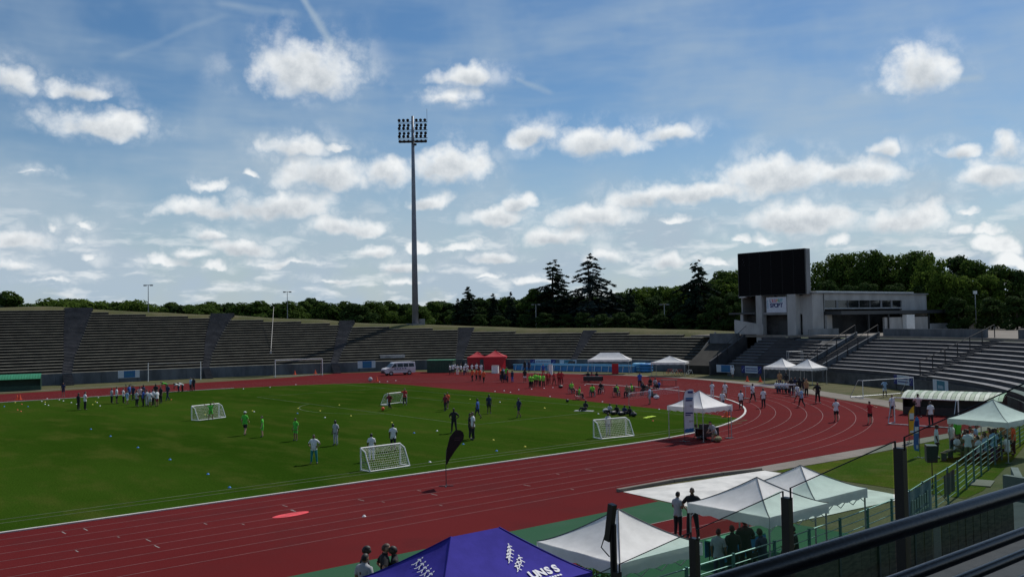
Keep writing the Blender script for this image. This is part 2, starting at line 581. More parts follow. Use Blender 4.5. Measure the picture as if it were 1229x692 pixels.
def copy_tree(o, parent=None):
    c = o.copy()
    COL.objects.link(c)
    c.parent = parent
    for ch in list(o.children):
        copy_tree(ch, c)
    return c


def sheet(name, poly, z, m, hole=None):
    """flat polygon (any outline) triangulated by bmesh"""
    bm = bmesh.new()
    es = []
    vs = [bm.verts.new((x, y, z)) for x, y in poly]
    for i in range(len(vs)):
        es.append(bm.edges.new((vs[i], vs[(i + 1) % len(vs)])))
    bmesh.ops.triangle_fill(bm, use_beauty=True, use_dissolve=False, edges=es)
    for f in bm.faces:
        if f.normal.z < 0:
            f.normal_flip()
    me = bpy.data.meshes.new(name)
    bm.to_mesh(me)
    bm.free()
    me.materials.append(MATS[m])
    return struct(link(name, me))


def ribbon(name, pts, w, z, m, closed=False):
    """flat painted line of width w along pts"""
    mb = MB()
    k = len(pts)
    vs = []
    for i in range(k):
        a = Vector(pts[max(i - 1, 0)])
        b = Vector(pts[min(i + 1, k - 1)])
        d = (b - a).normalized()
        n = Vector((-d.y, d.x)) * (w / 2)
        p = Vector(pts[i])
        vs += [(p.x + n.x, p.y + n.y, z), (p.x - n.x, p.y - n.y, z)]
    mb.add(vs, [(2 * i + 1, 2 * i + 3, 2 * i + 2, 2 * i) for i in range(k - 1)])
    return struct(mb.build(name, m))


def arc(cx, cy, r, a0, a1, n):
    return [(cx + r * math.cos(R(a0 + (a1 - a0) * i / n)), cy + r * math.sin(R(a0 + (a1 - a0) * i / n))) for i in range(n + 1)]


def crom(pts, step=1.0):
    """Catmull-Rom curve through 2-D points, resampled by arc length"""
    P = [Vector(p) for p in pts]
    P = [P[0] * 2 - P[1]] + P + [P[-1] * 2 - P[-2]]
    out = []
    for i in range(1, len(P) - 2):
        for k in range(24):
            t = k / 24
            a, b, c, d = P[i - 1], P[i], P[i + 1], P[i + 2]
            out.append(0.5 * ((2 * b) + (c - a) * t + (2 * a - 5 * b + 4 * c - d) * t * t + (3 * b - a - 3 * c + d) * t ** 3))
    out.append(P[-2])
    S = [0.0]
    for i in range(1, len(out)):
        S.append(S[-1] + (out[i] - out[i - 1]).length)
    L = S[-1]
    n = int(L / step)
    res, j = [], 0
    for i in range(n + 1):
        s = L * i / n
        while j < len(S) - 2 and S[j + 1] < s:
            j += 1
        t = (s - S[j]) / max(1e-9, S[j + 1] - S[j])
        res.append(out[j].lerp(out[j + 1], t))
    return res, L / n


# ------------------------------------------------------------------ ground, track, field
mb = MB()
mb.add([(-3000, -3000, -0.06), (3000, -3000, -0.06), (3000, 3000, -0.06), (-3000, 3000, -0.06)], [(0, 1, 2, 3)])
struct(mb.build('ground', 'earth'))
# inner apron of the stadium: lawn inside the stands
lawn = [(-130, -61.5), (-20, -61.5), (0, -59), (20, -56), (45, -46)] + arc(0, 2.5, 62, -48, 10, 24) + [(63.5, 17), (60, 34), (48, 53), (34, 60), (18, 65), (-10, 68), (-130, 68)]
sheet('grass_apron', lawn, -0.012, 'dry_grass')
red = [(-130, -50), (-12.2, -50), (-11.6, -47.2), (-2.2, -47.45), (12.9, -47.9), (28.2, -48), (28.8, -40.5), (33.2, -34.8), (36.4, -29.0), (42.2, -20.0), (47.6, -9.2), (50.4, -1), (51.4, 4), (51.2, 12),
       (50.1, 20.5), (46.5, 33), (42.0, 44.2), (36, 52.5), (29.5, 56.2), (24, 54.6), (19, 52.4), (12.4, 52.0), (-8, 51.6), (-130, 50.6)]
sheet('running_track', red, 0.0, 'tartan')
gr = [(-120.9, -36.42), (0, -36.42)] + arc(0, 0, 36.42, -90, -62.3, 14)[1:] + [(17.9, -28.5), (18.5, -22), (19.7, -11.6), (20.4, -5), (20.5, 3), (20.5, 12.4), (21.2, 23), (20.6, 29.6)]
a_end = math.degrees(math.atan2(29.6, 20.6))
gr += arc(0, 0, 36.42, a_end, 90, 10)[2:] + [(-120.9, 36.42)]
sheet('football_field', gr, 0.008, 'turf')
mb = MB()
mbf = MB()
kp = [(-121, -36.5), (-80, -36.5), (-40, -36.5), (0, -36.5)] + arc(0, 0, 36.5, -90, 90, 64)[1:] + [(-40, 36.5), (-80, 36.5), (-121, 36.5)]
for i in range(len(kp) - 1):
    a, b = Vector(kp[i]), Vector(kp[i + 1])
    d = (b - a).normalized()
    n = Vector((-d.y, d.x)) * 0.075
    vs = [(a.x - n.x, a.y - n.y, 0), (b.x - n.x, b.y - n.y, 0), (b.x + n.x, b.y + n.y, 0), (a.x + n.x, a.y + n.y, 0)]
    # the kerb only stands on the near side and round to the head of the bend; beyond it is a flush line
    h = 0.055 if (a.y < 4 or a.x < 5) else 0.012
    (mb if (a.y < 4 or a.x < 5) else mbf).add([(x, y, 0.001) for x, y, z in vs] + [(x, y, h) for x, y, z in vs], [(4, 5, 6, 7), (0, 1, 5, 4), (2, 3, 7, 6)])
struct(mb.build('track_kerb', 'kerb_white'))
struct(mbf.build('track_edge_line', 'line_faint'))
for k in range(1, 9):
    r = 36.5 + 1.22 * k
    pts = [(-121, -r), (-60, -r), (0, -r)] + arc(0, 0, r, -90, 90, 90)[1:] + [(-60, r), (-121, r)]
    ribbon('lane_line', pts, 0.05, 0.005, 'line_faint')
# stagger, start and relay marks across single lanes
rng = random.Random(4)
for i in range(22):
    k = rng.randint(0, 7)
    x = rng.uniform(-34, -4)
    y = -(36.5 + 1.22 * k + 0.15)
    ribbon('lane_mark', [(x, y), (x + 0.02, y - rng.choice((0.2, 0.3, 0.5)))], 0.05, 0.0055, 'line_white')
for k in range(8):
    a = R(-40 + 3.2 * k)
    r0 = 36.5 + 1.22 * k
    ribbon('lane_mark', [(r0 * math.cos(a), r0 * math.sin(a)), ((r0 + 1.22) * math.cos(a), (r0 + 1.22) * math.sin(a))], 0.05, 0.0055, 'line_white')
# football markings, faint
FL = 'line_turf'
mat(FL, (0.055, 0.082, 0.022), 0.9, 0.35, 0.6)
def turf_line(p0, p1):
    ribbon('pitch_line', [p0, p1], 0.10, 0.013, FL)
turf_line((-100, -33.6), (16.2, -33.6))
turf_line((-100, -34.4), (14.5, -34.4))
turf_line((16.2, -33.6), (16.2, 34))
turf_line((-0.3, -20.2), (-0.3, 20.2))
turf_line((-0.3, -20.2), (16.2, -20.2))
turf_line((-0.3, 20.2), (16.2, 20.2))
turf_line((10.7, -9.2), (10.7, 9.2))
ribbon('pitch_line', arc(5.2, 0, 9.15, 127, 233, 20), 0.10, 0.013, FL)
# near side strips
sheet('green_strip', [(-130, -52.8), (-12.0, -52.8), (-12.2, -50.0), (-130, -50.0)], 0.004, 'tartan_green')
sheet('red_runway', [(-130, -55.7), (-11.8, -55.7), (-12.0, -52.8), (-130, -52.8)], 0.004, 'tartan')
sheet('green_apron', [(-130, -62.3), (-11.6, -61.2), (-11.8, -55.7), (-130, -55.7)], 0.004, 'tartan_green')
ribbon('runway_line', [(-60, -52.8), (-12.2, -52.8)], 0.05, 0.009, 'line_white')
ribbon('runway_line', [(-60, -55.7), (-12.2, -55.7)], 0.05, 0.009, 'line_white')
ribbon('runway_line', [(-60, -54.3), (-12.2, -54.3)], 0.05, 0.009, 'line_faint')
sheet('infield_lawn', [(-2.4, -58.7), (0, -58.4), (10, -55.6), (20, -52.6), (28, -50.2), (28.2, -49.3), (13, -49.2), (4, -49.3), (-2.0, -48.9)], 0.004, 'lawn')
sheet('path', [(-2.2, -48.8), (4, -49.2), (13, -49.1), (28, -49.2), (28, -48.05), (12.9, -47.95), (-2.2, -47.5)], 0.008, 'paving')
sheet('path', [(29.2, -40.6), (33.4, -34.9), (36.6, -29.1), (42.4, -20.1), (47.8, -9.3), (50.6, -1), (51.6, 4), (51.4, 12), (50.3, 20.5), (46.7, 33), (47.6, 33.2), (51.4, 20.5), (52.6, 12), (53.0, 4), (52.2, -1), (50.0, -9.6), (45.2, -20.4), (39.6, -30.0), (36.8, -35.6), (31.8, -42)], 0.008, 'paving')
sheet('path', [(-130, 54.6), (-10, 55.0), (6, 54.9), (6, 54.5), (-10, 54.4), (-130, 54.0)], 0.0, 'paving')
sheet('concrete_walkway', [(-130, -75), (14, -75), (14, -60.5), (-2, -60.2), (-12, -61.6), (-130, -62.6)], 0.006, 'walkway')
# landing pit with a white cover
mb = MB()
NX, NY = 70, 60
rng = random.Random(11)
c00, c10, c11, c01 = Vector((-12.0, -51.4)), Vector((-2.6, -51.6)), Vector((-2.3, -48.42)), Vector((-11.75, -47.42))
c00, c10 = Vector((-12.7, -56.3)), Vector((-3.8, -57.0))
from mathutils import noise as mnoise
vs = []
for j in range(NY + 1):
    for i in range(NX + 1):
        u, v = i / NX, j / NY
        q = (c00 * (1 - u) + c10 * u) * (1 - v) + (c01 * (1 - u) + c11 * u) * v
        e = min(u, 1 - u, v, 1 - v)
        z = 0.016 + 0.045 * abs(mnoise.noise((q.x * 0.55, q.y * 0.9, 2.0))) + 0.06 * max(0, mnoise.noise((q.x * 1.6, q.y * 2.2, 7.0))) ** 1.5
        z = 0.016 + (z - 0.016) * min(1.0, e / 0.03)
        z += 0.05 * max(0, 1 - abs(e - 0.03) / 0.03) * max(0, mnoise.noise((q.x * 2.2, q.y * 2.2, 4.0)))
        jx = 0.04 * mnoise.noise((q.x * 0.8, q.y * 0.8, 9.0)) if e < 0.001 else 0
        vs.append((q.x + jx, q.y + jx, z))
fs = [(j * (NX + 1) + i, j * (NX + 1) + i + 1, (j + 1) * (NX + 1) + i + 1, (j + 1) * (NX + 1) + i) for j in range(NY) for i in range(NX)]
mb.add(vs, fs)
mat('tarp', (0.62, 0.60, 0.55), 0.55, 0.10, 0.8)
tag(mb.build('pit_cover', 'tarp', smooth=True), 'creased white cover sheet spread over the landing pit beside the track', 'tarpaulin')
mb = MB()
for (a, b) in (((-11.9, -47.25), (-8.2, -47.3)), ((-8.15, -47.3), (-4.9, -47.7)), ((-4.85, -47.7), (-2.4, -48.25))):
    a, b = Vector(a), Vector(b)
    mb.box(((a.x + b.x) / 2, (a.y + b.y) / 2, 0.07), ((b - a).length, 0.22, 0.14), math.atan2((b - a).y, (b - a).x))
tag(mb.build('pit_kerb', 'paving'), 'low concrete kerb along the track side of the white pit cover', 'kerb')
# red disc painted on the near lanes
pr = at(349, 617.5)
mat('disc_red', (0.70, 0.05, 0.06), 0.7, 0.2, 2.0)
tag(MB().prism([(0.85 * math.cos(t * math.pi / 12), 0.34 * math.sin(t * math.pi / 12)) for t in range(24)], 0.0, 0.012).build('floor_disc', 'disc_red', loc=(pr.x, pr.y, 0.006), rz=0.1), 'flat bright red oval mat lying on the near lanes', 'mat')

# ------------------------------------------------------------------ far terrace: a grass bank with stepped rows
TREAD, RISE, WALL = 0.80, 0.405, 1.65
TP, TS = crom([(-95, 66.5), (-60, 66.2), (-30, 65.9), (-12.6, 65.2), (0, 63.9), (8, 63.1), (17, 61.6), (32, 57.4), (45, 52.2), (53.4, 42.2), (57.5, 35), (61.4, 25), (62.8, 17), (62.9, 10.2)], 0.75)
TN = []
for i in range(len(TP)):
    d = (TP[min(i + 1, len(TP) - 1)] - TP[max(i - 1, 0)]).normalized()
    TN.append(Vector((-d.y, d.x)))


def tpt(i, off, z):
    q = TP[i] + TN[i] * off
    return Vector((q.x, q.y, z))


def interp(x, tab):
    if x <= tab[0][0]:
        return tab[0][1]
    for (a, b), (c, d) in zip(tab, tab[1:]):
        if x <= c:
            return b + (d - b) * (x - a) / (c - a)
    return tab[-1][1]


TOPY = [(0, 372), (60, 371.5), (105, 371), (137, 374), (183, 376.5), (240, 378.5), (300, 382), (363, 385), (402, 386.5), (430, 389), (476, 391.5), (550, 395), (600, 398), (700, 398), (720, 398.5), (775, 401), (830, 404.5)]
NROW = []
for i in range(len(TP)):
    px = pix(tpt(i, 0, WALL))[0]
    ty = interp(px, TOPY)
    best = 24.0
    for n10 in range(50, 270):
        n = n10 / 10
        if pix(tpt(i, n * TREAD, WALL + n * RISE))[1] < ty:
            best = n
            break
    NROW.append(min(25.0, best))
# smooth, never rising to the right of the frame's left part
for k in range(3):
    NROW = [sum(NROW[max(0, i - 3):i + 4]) / len(NROW[max(0, i - 3):i + 4]) for i in range(len(NROW))]


def tidx(px):
    """index on the terrace path seen at photo column px (first row height)"""
    return min(range(len(TP)), key=lambda i: abs(pix(tpt(i, 0, WALL))[0] - px))


mat('stair_tread', (0.135, 0.13, 0.132), 0.92, 0.2, 0.7)
terrace = thing('spectator_terrace', 'long dark stepped terrace on a grass bank behind the far straight', 'terrace', (0, 60, 0))
terrace.location = (0, 0, 0)
# stair aisles: bottom centre column, (left, right) at the foot and at the head in photo pixels -> metres
AIS = []
for (l0, r0, l1, r1) in ((75, 87, 68, 103), (243, 253, 241, 268), (396, 407, 402, 427), (543, 555, 551, 569), (683, 693, 695, 715)):
    i = tidx((l0 + r0) / 2)
    n = int(NROW[i])
    D0 = (tpt(i, 0, WALL) - CAM).length
    D1 = (tpt(i, n * TREAD, WALL) - CAM).length
    w0 = (r0 - l0) / FPX * D0 * 0.85
    w1 = (r1 - l1) / FPX * D1 * 0.72
    # sideways drift of the flight while it climbs
    c0 = (l0 + r0) / 2
    cexp = pix(tpt(i, n * TREAD, WALL + n * RISE))[0]
    sh = ((l1 + r1) / 2 - cexp) / FPX * D1
    AIS.append((i * TS, n, w0, w1, sh))


def aisle_span(a, k):
    s, n, w0, w1, sh = a
    t = k / max(1, n)
    w = w0 + (w1 - w0) * max(0.0, (t - 0.25) / 0.75) ** 0.8
    c = s + sh * t
    return c - w / 2, c + w / 2


def seg_mesh(s0, s1, prof, mb=None, mi=None):
    """sweep a closed (offset, z) profile along the terrace path from s0 to s1"""
    mb = mb or MB()
    i0, i1 = s0 / TS, s1 / TS
    ks = [i0] + [k for k in range(int(math.ceil(i0 + 0.2)), int(math.floor(i1 - 0.2)) + 1, 3)] + [i1]
    vs = []
    for q in ks:
        a = max(0, min(len(TP) - 2, int(q)))
        t = q - a
        p = TP[a].lerp(TP[a + 1], t)
        nn = TN[a].lerp(TN[a + 1], t).normalized()
        for (o, z) in prof:
            vs.append((p.x + nn.x * o, p.y + nn.y * o, z))
    m = len(prof)
    fs, mis = [], []
    for r in range(len(ks) - 1):
        for j in range(m):
            fs.append((r * m + (j + 1) % m, r * m + j, (r + 1) * m + j, (r + 1) * m + (j + 1) % m))
            mis.append(mi[j] if mi else 0)
    fs.append(tuple(range(m)))
    mis.append(mi[0] if mi else 0)
    fs.append(tuple(range((len(ks) - 1) * m, len(ks) * m))[::-1])
    mis.append(mi[0] if mi else 0)
    o = len(mb.v)
    mb.v += vs
    mb.f += [tuple(i + o for i in f) for f in fs]
    mb.m += mis
    return mb


TL = (len(TP) - 1) * TS
smin = 18.0
NMAX = int(max(NROW))
for n in range(0, NMAX + 1):
    z = WALL + n * RISE
    o = n * TREAD
    cuts = [smin] + [x for a in AIS for x in aisle_span(a, n)] + [TL]
    for c in range(0, len(cuts), 2):
        s0, s1 = cuts[c], cuts[c + 1]
        # shorten to where the bank is still high enough for this row
        ii = [i for i in range(int(s0 / TS) + 1, min(len(NROW), int(s1 / TS) + 1)) if NROW[i] >= n]
        if not ii:
            continue
        e1 = s1 if ii[-1] * TS > s1 - 2 * TS else ii[-1] * TS
        e0 = s0 if ii[0] * TS < s0 + 2 * TS else ii[0] * TS
        if e1 - e0 < 0.8:
            continue
        # concrete step: riser with its shade put into the colour, tread that falls forward a little for drainage
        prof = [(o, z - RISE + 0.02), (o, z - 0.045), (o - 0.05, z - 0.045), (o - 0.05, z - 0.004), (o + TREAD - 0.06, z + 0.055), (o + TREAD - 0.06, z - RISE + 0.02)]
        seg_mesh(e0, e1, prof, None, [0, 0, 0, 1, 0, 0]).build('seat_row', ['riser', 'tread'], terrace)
for a in AIS:
    mb = MB()
    s, n = a[0], a[1]
    for k in range(0, n + 2):
        l, r = aisle_span(a, k)
        zt = WALL + k * RISE + 0.03
        o = k * TREAD
        for h in (0, 1):                     # two half steps for each row
            zz = zt - RISE * 0.5 * (1 - h) + 0.012
            oo = o + TREAD * 0.5 * h
            seg_mesh(l - 0.03, r + 0.03, [(oo - 0.02, zz - 0.55), (oo - 0.02, zz), (oo + TREAD * 0.5 - 0.04, zz + 0.01), (oo + TREAD * 0.5 - 0.04, zz - 0.55)], mb, [0, 1, 0, 0])
    mb.build('stair_flight', ['stair_concrete', 'stair_tread'], terrace)
    # steps down to the ground in front of the wall
    mb = MB()
    l, r = aisle_span(a, 0)
    for k in range(8):
        zz = WALL - 0.12 - k * 0.19
        seg_mesh(l + 0.05, r - 0.05, [(-0.30 * (k + 1), 0.0), (-0.30 * (k + 1), zz), (-0.30 * k, zz), (-0.30 * k, 0.0)], mb)
    mb.build('ground_steps', 'stair_concrete', terrace)
# front wall in cast panels with open joints
pw_ = 6.0
s = smin
while s < TL - 0.5:
    e = min(s + pw_, TL)
    seg_mesh(s + 0.012, e - 0.012, [(-0.26, -0.05), (-0.26, WALL - 0.02), (-0.06, WALL - 0.02), (-0.06, -0.05)]).build('wall_panel', 'wall_concrete', terrace)
    s = e
# the bank itself (earth under the rows, grass crest, land beyond)
mb = MB()
vs, prof_n = [], 0
step = 2
idx = list(range(0, len(TP), step))
for i in idx:
    n = NROW[i]
    zc = WALL + n * RISE
    oc = n * TREAD
    un = 0.10 * mnoise.noise((i * 0.11, 0, 3.0))
    prof = [(0.35, WALL - 0.75), (oc * 0.5, WALL + n * 0.5 * RISE - 0.5), (oc + 0.1, zc - 0.42), (oc + 0.75, zc - 0.05 + un), (oc + 2.2, zc + 0.34 + un), (oc + 4.5, zc + 0.52 + un * 2), (oc + 9, zc + 0.5 + un), (oc + 15, zc - 0.1), (oc + 26, max(0.5, zc - 4.0)), (oc + 60, max(0.0, zc - 6.5))]
    prof_n = len(prof)
    for (o, z) in prof:
        q = TP[i] + TN[i] * o
        vs.append((q.x, q.y, z))
fs = []
for a in range(len(idx) - 1):
    for j in range(prof_n - 1):
        fs.append((a * prof_n + j, (a + 1) * prof_n + j, (a + 1) * prof_n + j + 1, a * prof_n + j + 1))
mb.add(vs, fs)
struct(mb.build('grass_bank', 'dry_grass', smooth=True))


def crest(px, extra=0.0):
    """point on the crest of the bank seen at column px"""
    best = None
    for i in range(len(TP)):
        p = tpt(i, NROW[i] * TREAD + extra, WALL + NROW[i] * RISE + 0.5)
        d = abs(pix(p)[0] - px)
        if best is None or d < best[0]:
            best = (d, p)
    return best[1]


# ------------------------------------------------------------------ stands round the head of the bend
SC = Vector((0.0, 2.5))
R0, SW, SR, ST, NR = 59.0, 1.72, 0.365, 0.82, 10


def pol(th, r, z):
    return Vector((SC.x + r * math.cos(R(th)), SC.y + r * math.sin(R(th)), z))


def th_of(px, r=60.2, z=1.7):
    return min((k / 20 for k in range(-1500, 400)), key=lambda t: abs(pix(pol(t, r, z))[0] - px) + (100 if (pol(t, r, z) - CAM).dot(_f) < 5 else 0))


def arcsweep(t0, t1, prof, mb=None, mi=None, step=1.6):
    mb = mb or MB()
    k = max(1, int(abs(t1 - t0) / step))
    m = len(prof)
    vs = []
    for a in range(k + 1):
        t = t0 + (t1 - t0) * a / k
        for (r, z) in prof:
            vs.append(pol(t, r, z))
    fs, mis = [], []
    for a in range(k):
        for j in range(m):
            f = (a * m + j, a * m + (j + 1) % m, (a + 1) * m + (j + 1) % m, (a + 1) * m + j)
            fs.append(f if t1 > t0 else f[::-1])
            mis.append(mi[j] if mi else 0)
    e0, e1 = tuple(range(m)), tuple(range(k * m, (k + 1) * m))
    fs += [e0[::-1], e1] if t1 > t0 else [e0, e1[::-1]]
    mis += [mi[0] if mi else 0] * 2
    o = len(mb.v)
    mb.v += [tuple(v) for v in vs]
    mb.f += [tuple(i + o for i in f) for f in fs]
    mb.m += mis
    return mb


stand = thing('concrete_stand', 'grey concrete stand curving round the bend below the video screen', 'grandstand', (0, 0, 0))
TA0, TA1 = -1.2, -14.2            # block under the screen
VO0, VO1 = -14.2, -17.4           # stair cut
TB0, TB1 = -17.4, -34.0           # block right of the cut
AI0, AI1 = -34.0, -35.6           # aisle with hand rails
TC0, TC1 = -35.6, -66.0           # far right block
TOPZ = SW + NR * SR
TOPR = R0 + NR * ST
for n in range(NR):
    z = SW + n * SR
    r = R0 + 0.05 + n * ST
    for (t0, t1) in ((TA0, TA1), (TB0, TB1), (TC0, TC1)):
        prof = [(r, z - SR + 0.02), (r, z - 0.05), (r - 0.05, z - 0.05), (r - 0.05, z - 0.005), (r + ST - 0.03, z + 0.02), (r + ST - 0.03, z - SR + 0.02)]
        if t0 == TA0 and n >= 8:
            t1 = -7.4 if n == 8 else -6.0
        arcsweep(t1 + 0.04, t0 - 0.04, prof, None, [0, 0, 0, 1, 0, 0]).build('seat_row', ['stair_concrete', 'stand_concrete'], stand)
# plain lower step boards in front of the building where the light rows stop
for (t0, t1) in ((-4.2, -10.2),):
    for n in range(1, 9):
        z = SW + n * SR + 0.03
        r = R0 + n * ST - 0.03
        arcsweep(t1 + (8 - n) * 0.12, t0 - (8 - n) * 0.10, [(r, z - SR), (r, z + 0.012), (r + ST * 0.9, z + 0.018), (r + ST * 0.9, z - SR)], None).build('dark_step', 'stair_concrete', stand)
s_ = 66.0
t = TA0
while t > TC1:
    e = max(TC1, t - 3.4)
    arcsweep(e + 0.012, t - 0.012, [(R0 - 0.2, -0.05), (R0 - 0.2, SW - 0.42), (R0 - 0.02, SW - 0.42), (R0 - 0.02, -0.05)]).build('wall_panel', 'dark_wall', stand)
    t = e
# substructure and plaza behind the top row
arcsweep(TC1, TA0, [(R0 + 0.1, 0.2), (R0 + 0.1, SW - SR), (TOPR, TOPZ - SR - 0.05), (TOPR + 0.1, 0.2)]).build('stand_core', 'dark_wall', stand)
struct(arcsweep(TC1, 9.5, [(TOPR - 0.15, TOPZ - 0.3), (TOPR - 0.15, TOPZ - 0.02), (TOPR + 70, TOPZ + 0.02), (TOPR + 70, TOPZ - 0.3)]).build('plaza', 'paving'))
# stairs in the cut and in the aisle
for (t0, t1) in ((VO1, VO0), (AI1, AI0)):
    mb = MB()
    for k in range(NR * 2):
        z = SW - SR + 0.10 + (k + 1) * SR / 2
        r = R0 + 0.02 + k * ST / 2
        arcsweep(t0 + 0.05, t1 - 0.05, [(r, z - 0.6), (r, z), (r + ST / 2 - 0.01, z), (r + ST / 2 - 0.01, z - 0.6)], mb)
    mb.build('stair_flight', 'stair_concrete', stand)
# sloping side walls of the cut and of the ramp between bank and stand
def slope_wall(name, th, r0, r1, z0, z1, hgt, m, parent, thick=0.25):
    a, b = pol(th, r0, 0), pol(th, r1, 0)
    d = (b - a).normalized()
    nrm = Vector((-d.y, d.x, 0)) * thick / 2
    mb = MB()
    vs = []
    for sgn in (-1, 1):
        for (p, zz) in ((a, 0.0), (b, 0.0), (b, z1 + hgt), (a, z0 + hgt)):
            q = p + nrm * sgn
            vs.append((q.x, q.y, zz))
    mb.add(vs, [(0, 1, 2, 3), (7, 6, 5, 4), (0, 4, 5, 1), (1, 5, 6, 2), (2, 6, 7, 3), (3, 7, 4, 0)])
    return mb.build(name, m, parent)


for th in (VO0, VO1):
    slope_wall('side_wall', th, R0 - 0.25, TOPR + 0.4, SW - 0.1, TOPZ - 0.1, 0.55, 'wall_concrete', stand)
slope_wall('side_wall', 1.6, R0 - 0.3, TOPR + 0.3, SW - 0.2, TOPZ - 0.2, 0.4, 'stair_concrete', stand)
slope_wall('side_wall', 6.6, R0 + 3.4, TOPR + 1.2, SW - 0.3, TOPZ + 0.1, 0.35, 'dark_wall', stand)
arcsweep(2.0, 6.3, [(TOPR - 1.0, 2.5), (TOPR - 1.0, TOPZ + 0.25), (TOPR - 0.7, TOPZ + 0.25), (TOPR - 0.7, 2.5)]).build('back_wall', 'wall_concrete', stand)
arcsweep(1.7, 6.5, [(R0 + 1.2, 0.05), (R0 + 1.2, 1.2), (TOPR - 1.0, TOPZ - 1.2), (TOPR - 1.0, 0.05)]).build('ramp', 'riser', stand)  # near-black colour stands in for the shadow inside the gap
# low parapet behind the top row of the right block
for (t0, t1) in ((-18.0, -32.6), (-37.2, -60.0)):
    arcsweep(t1, t0, [(TOPR + 0.35, TOPZ - 0.1), (TOPR + 0.35, TOPZ + 0.85), (TOPR + 0.6, TOPZ + 0.85), (TOPR + 0.6, TOPZ - 0.1)]).build('parapet', 'wall_concrete', stand)
# hand rails on the stairs: every post is a piece
def stair_rail(th, r0, r1, z0, z1, n, parent, h=1.35):
    top = []
    for k in range(n):
        q = k / (n - 1)
        p = pol(th, r0 + (r1 - r0) * q, z0 + (z1 - z0) * q)
        MB().tube([p, p + Vector((0, 0, h))], 0.05, 6).build('rail_post', 'black_paint', parent)
        top.append(p + Vector((0, 0, h)))
    MB().tube(top, 0.035, 6).build('hand_rail', 'black_paint', parent)


stair_rail(VO0 - 0.15, R0 + 0.2, TOPR, SW, TOPZ, 6, stand)
stair_rail(VO1 - 0.2, R0 + 0.2, TOPR, SW, TOPZ, 6, stand)
stair_rail(AI0 + 0.1, R0 + 0.3, TOPR + 0.3, SW, TOPZ, 7, stand)
stair_rail(1.4, R0 + 1.2, TOPR, SW, TOPZ, 4, stand)

# ------------------------------------------------------------------ building, screen, masts
def txt(body, size, name, m, parent, loc, rot, ext=0.004, align='CENTER', bold=0.0, sx=1.0):
    cu = bpy.data.curves.new(name, 'FONT')
    cu.body = body
    cu.size = size
    cu.extrude = ext
    cu.offset = bold
    cu.align_x = align
    cu.align_y = 'CENTER'
    o = bpy.data.objects.new(name, cu)
    dg = bpy.context.evaluated_depsgraph_get()
    COL.objects.link(o)
    dg.update()
    me = bpy.data.meshes.new_from_object(o.evaluated_get(bpy.context.evaluated_depsgraph_get()))
    COL.objects.unlink(o)
    bpy.data.objects.remove(o)
    me.materials.clear()
    me.materials.append(MATS[m] if isinstance(m, str) else m)
    q = link(name, me, parent, loc)
    q.rotation_euler = rot
    q.scale = (sx, 1, 1)
    return q


BZ = TOPZ
bld = thing('tribune_building', 'pale concrete building with window strip and dark canopy beside the video screen', 'building', (68.3, -6, BZ))
bi = Matrix.Translation((-68.3, 6, -BZ))


def bpart(name, m, boxes, parent=bld):
    mb = MB()
    for (x0, x1, y0, y1, z0, z1) in boxes:
        mb.box(((x0 + x1) / 2 - 68.3, (y0 + y1) / 2 + 6, (z0 + z1) / 2 - BZ), (x1 - x0, y1 - y0, z1 - z0))
    return mb.build(name, m, parent)


# long side wall facing the camera (y = -6): solid pieces round the strip window and the doorways
bpart('wall', 'white_wall', [(68.3, 71.3, -6, -5.7, 5.3, 11.0), (71.3, 92.4, -6, -5.7, 10.1, 11.0), (71.3, 92.4, -6, -5.7, 8.85, 9.05), (92.4, 100.2, -6, -5.7, 7.7, 11.0)])
bpart('wall', 'white_wall', [(68.3, 68.6, -5.69, 3.2, 8.25, 11.0), (68.3, 68.6, 2.6, 3.2, 5.3, 8.25), (68.3, 68.6, -5.69, -4.4, 5.3, 8.25)])
bpart('wall', 'white_wall', [(100.0, 100.2, -5.69, 6, 5.3, 11.0), (68.61, 100.0, 5.8, 6.0, 5.3, 11.0)])
bpart('roof_slab', 'grey_wall', [(68.1, 100.5, -6.2, 6.2, 11.003, 11.2)])
bpart('roof_slab', 'galvanised', [(70.0, 97.0, -5.6, 5.6, 11.21, 11.42)])
wn = bpart('window_strip', 'glass_dark', [(71.32, 92.38, -5.85, -5.80, 9.06, 10.09)])
for k in range(8):
    x = 71.4 + k * 2.98
    bpart('mullion', 'grey_wall', [(x, x + (0.5 if k in (1, 5, 6) else 0.1), -5.93, -5.86, 9.06, 10.09)], wn)
bpart('canopy', 'dark_steel', [(71.2, 112.5, -8.6, -6.01, 8.05, 8.55)])
for x in (78.5, 84.0, 96.0, 104.0, 112.0):
    bpart('canopy_post', 'dark_steel', [(x, x + 0.2, -8.4, -8.2, BZ, 8.05)])
bpart('inner_wall', 'dark_wall', [(71.0, 99.9, -3.2, -3.0, BZ, 10.9), (69.5, 69.7, -5.6, 5.6, BZ, 8.2)])
bpart('door', 'dark_steel', [(69.3, 69.42, -1.6, 0.2, BZ, 7.4)])
bpart('door', 'dark_steel', [(75.6, 80.2, -3.35, -3.25, BZ, 7.7)])
bpart('pier', 'white_wall', [(71.3, 72.6, -6.3, -5.72, BZ, 8.05)])
bpart('low_wall', 'white_wall', [(83.2, 96.0, -8.2, -7.9, BZ, 7.55)])
mb = MB()
mb.prism([(0, 0), (6.5, 0), (6.5, 0.2), (0, 0.2)], 0, 1.0)
bpart('low_wall', 'white_wall', [(96.01, 120.0, -8.0, -7.8, BZ, 6.45)])
bpart('tank', 'white_paint', [(88.2, 90.6, -8.9, -8.25, BZ, 7.9)])
bpart('plinth', 'grey_wall', [(66.8, 74.0, -6.4, -6.2, 4.4, 6.15)])
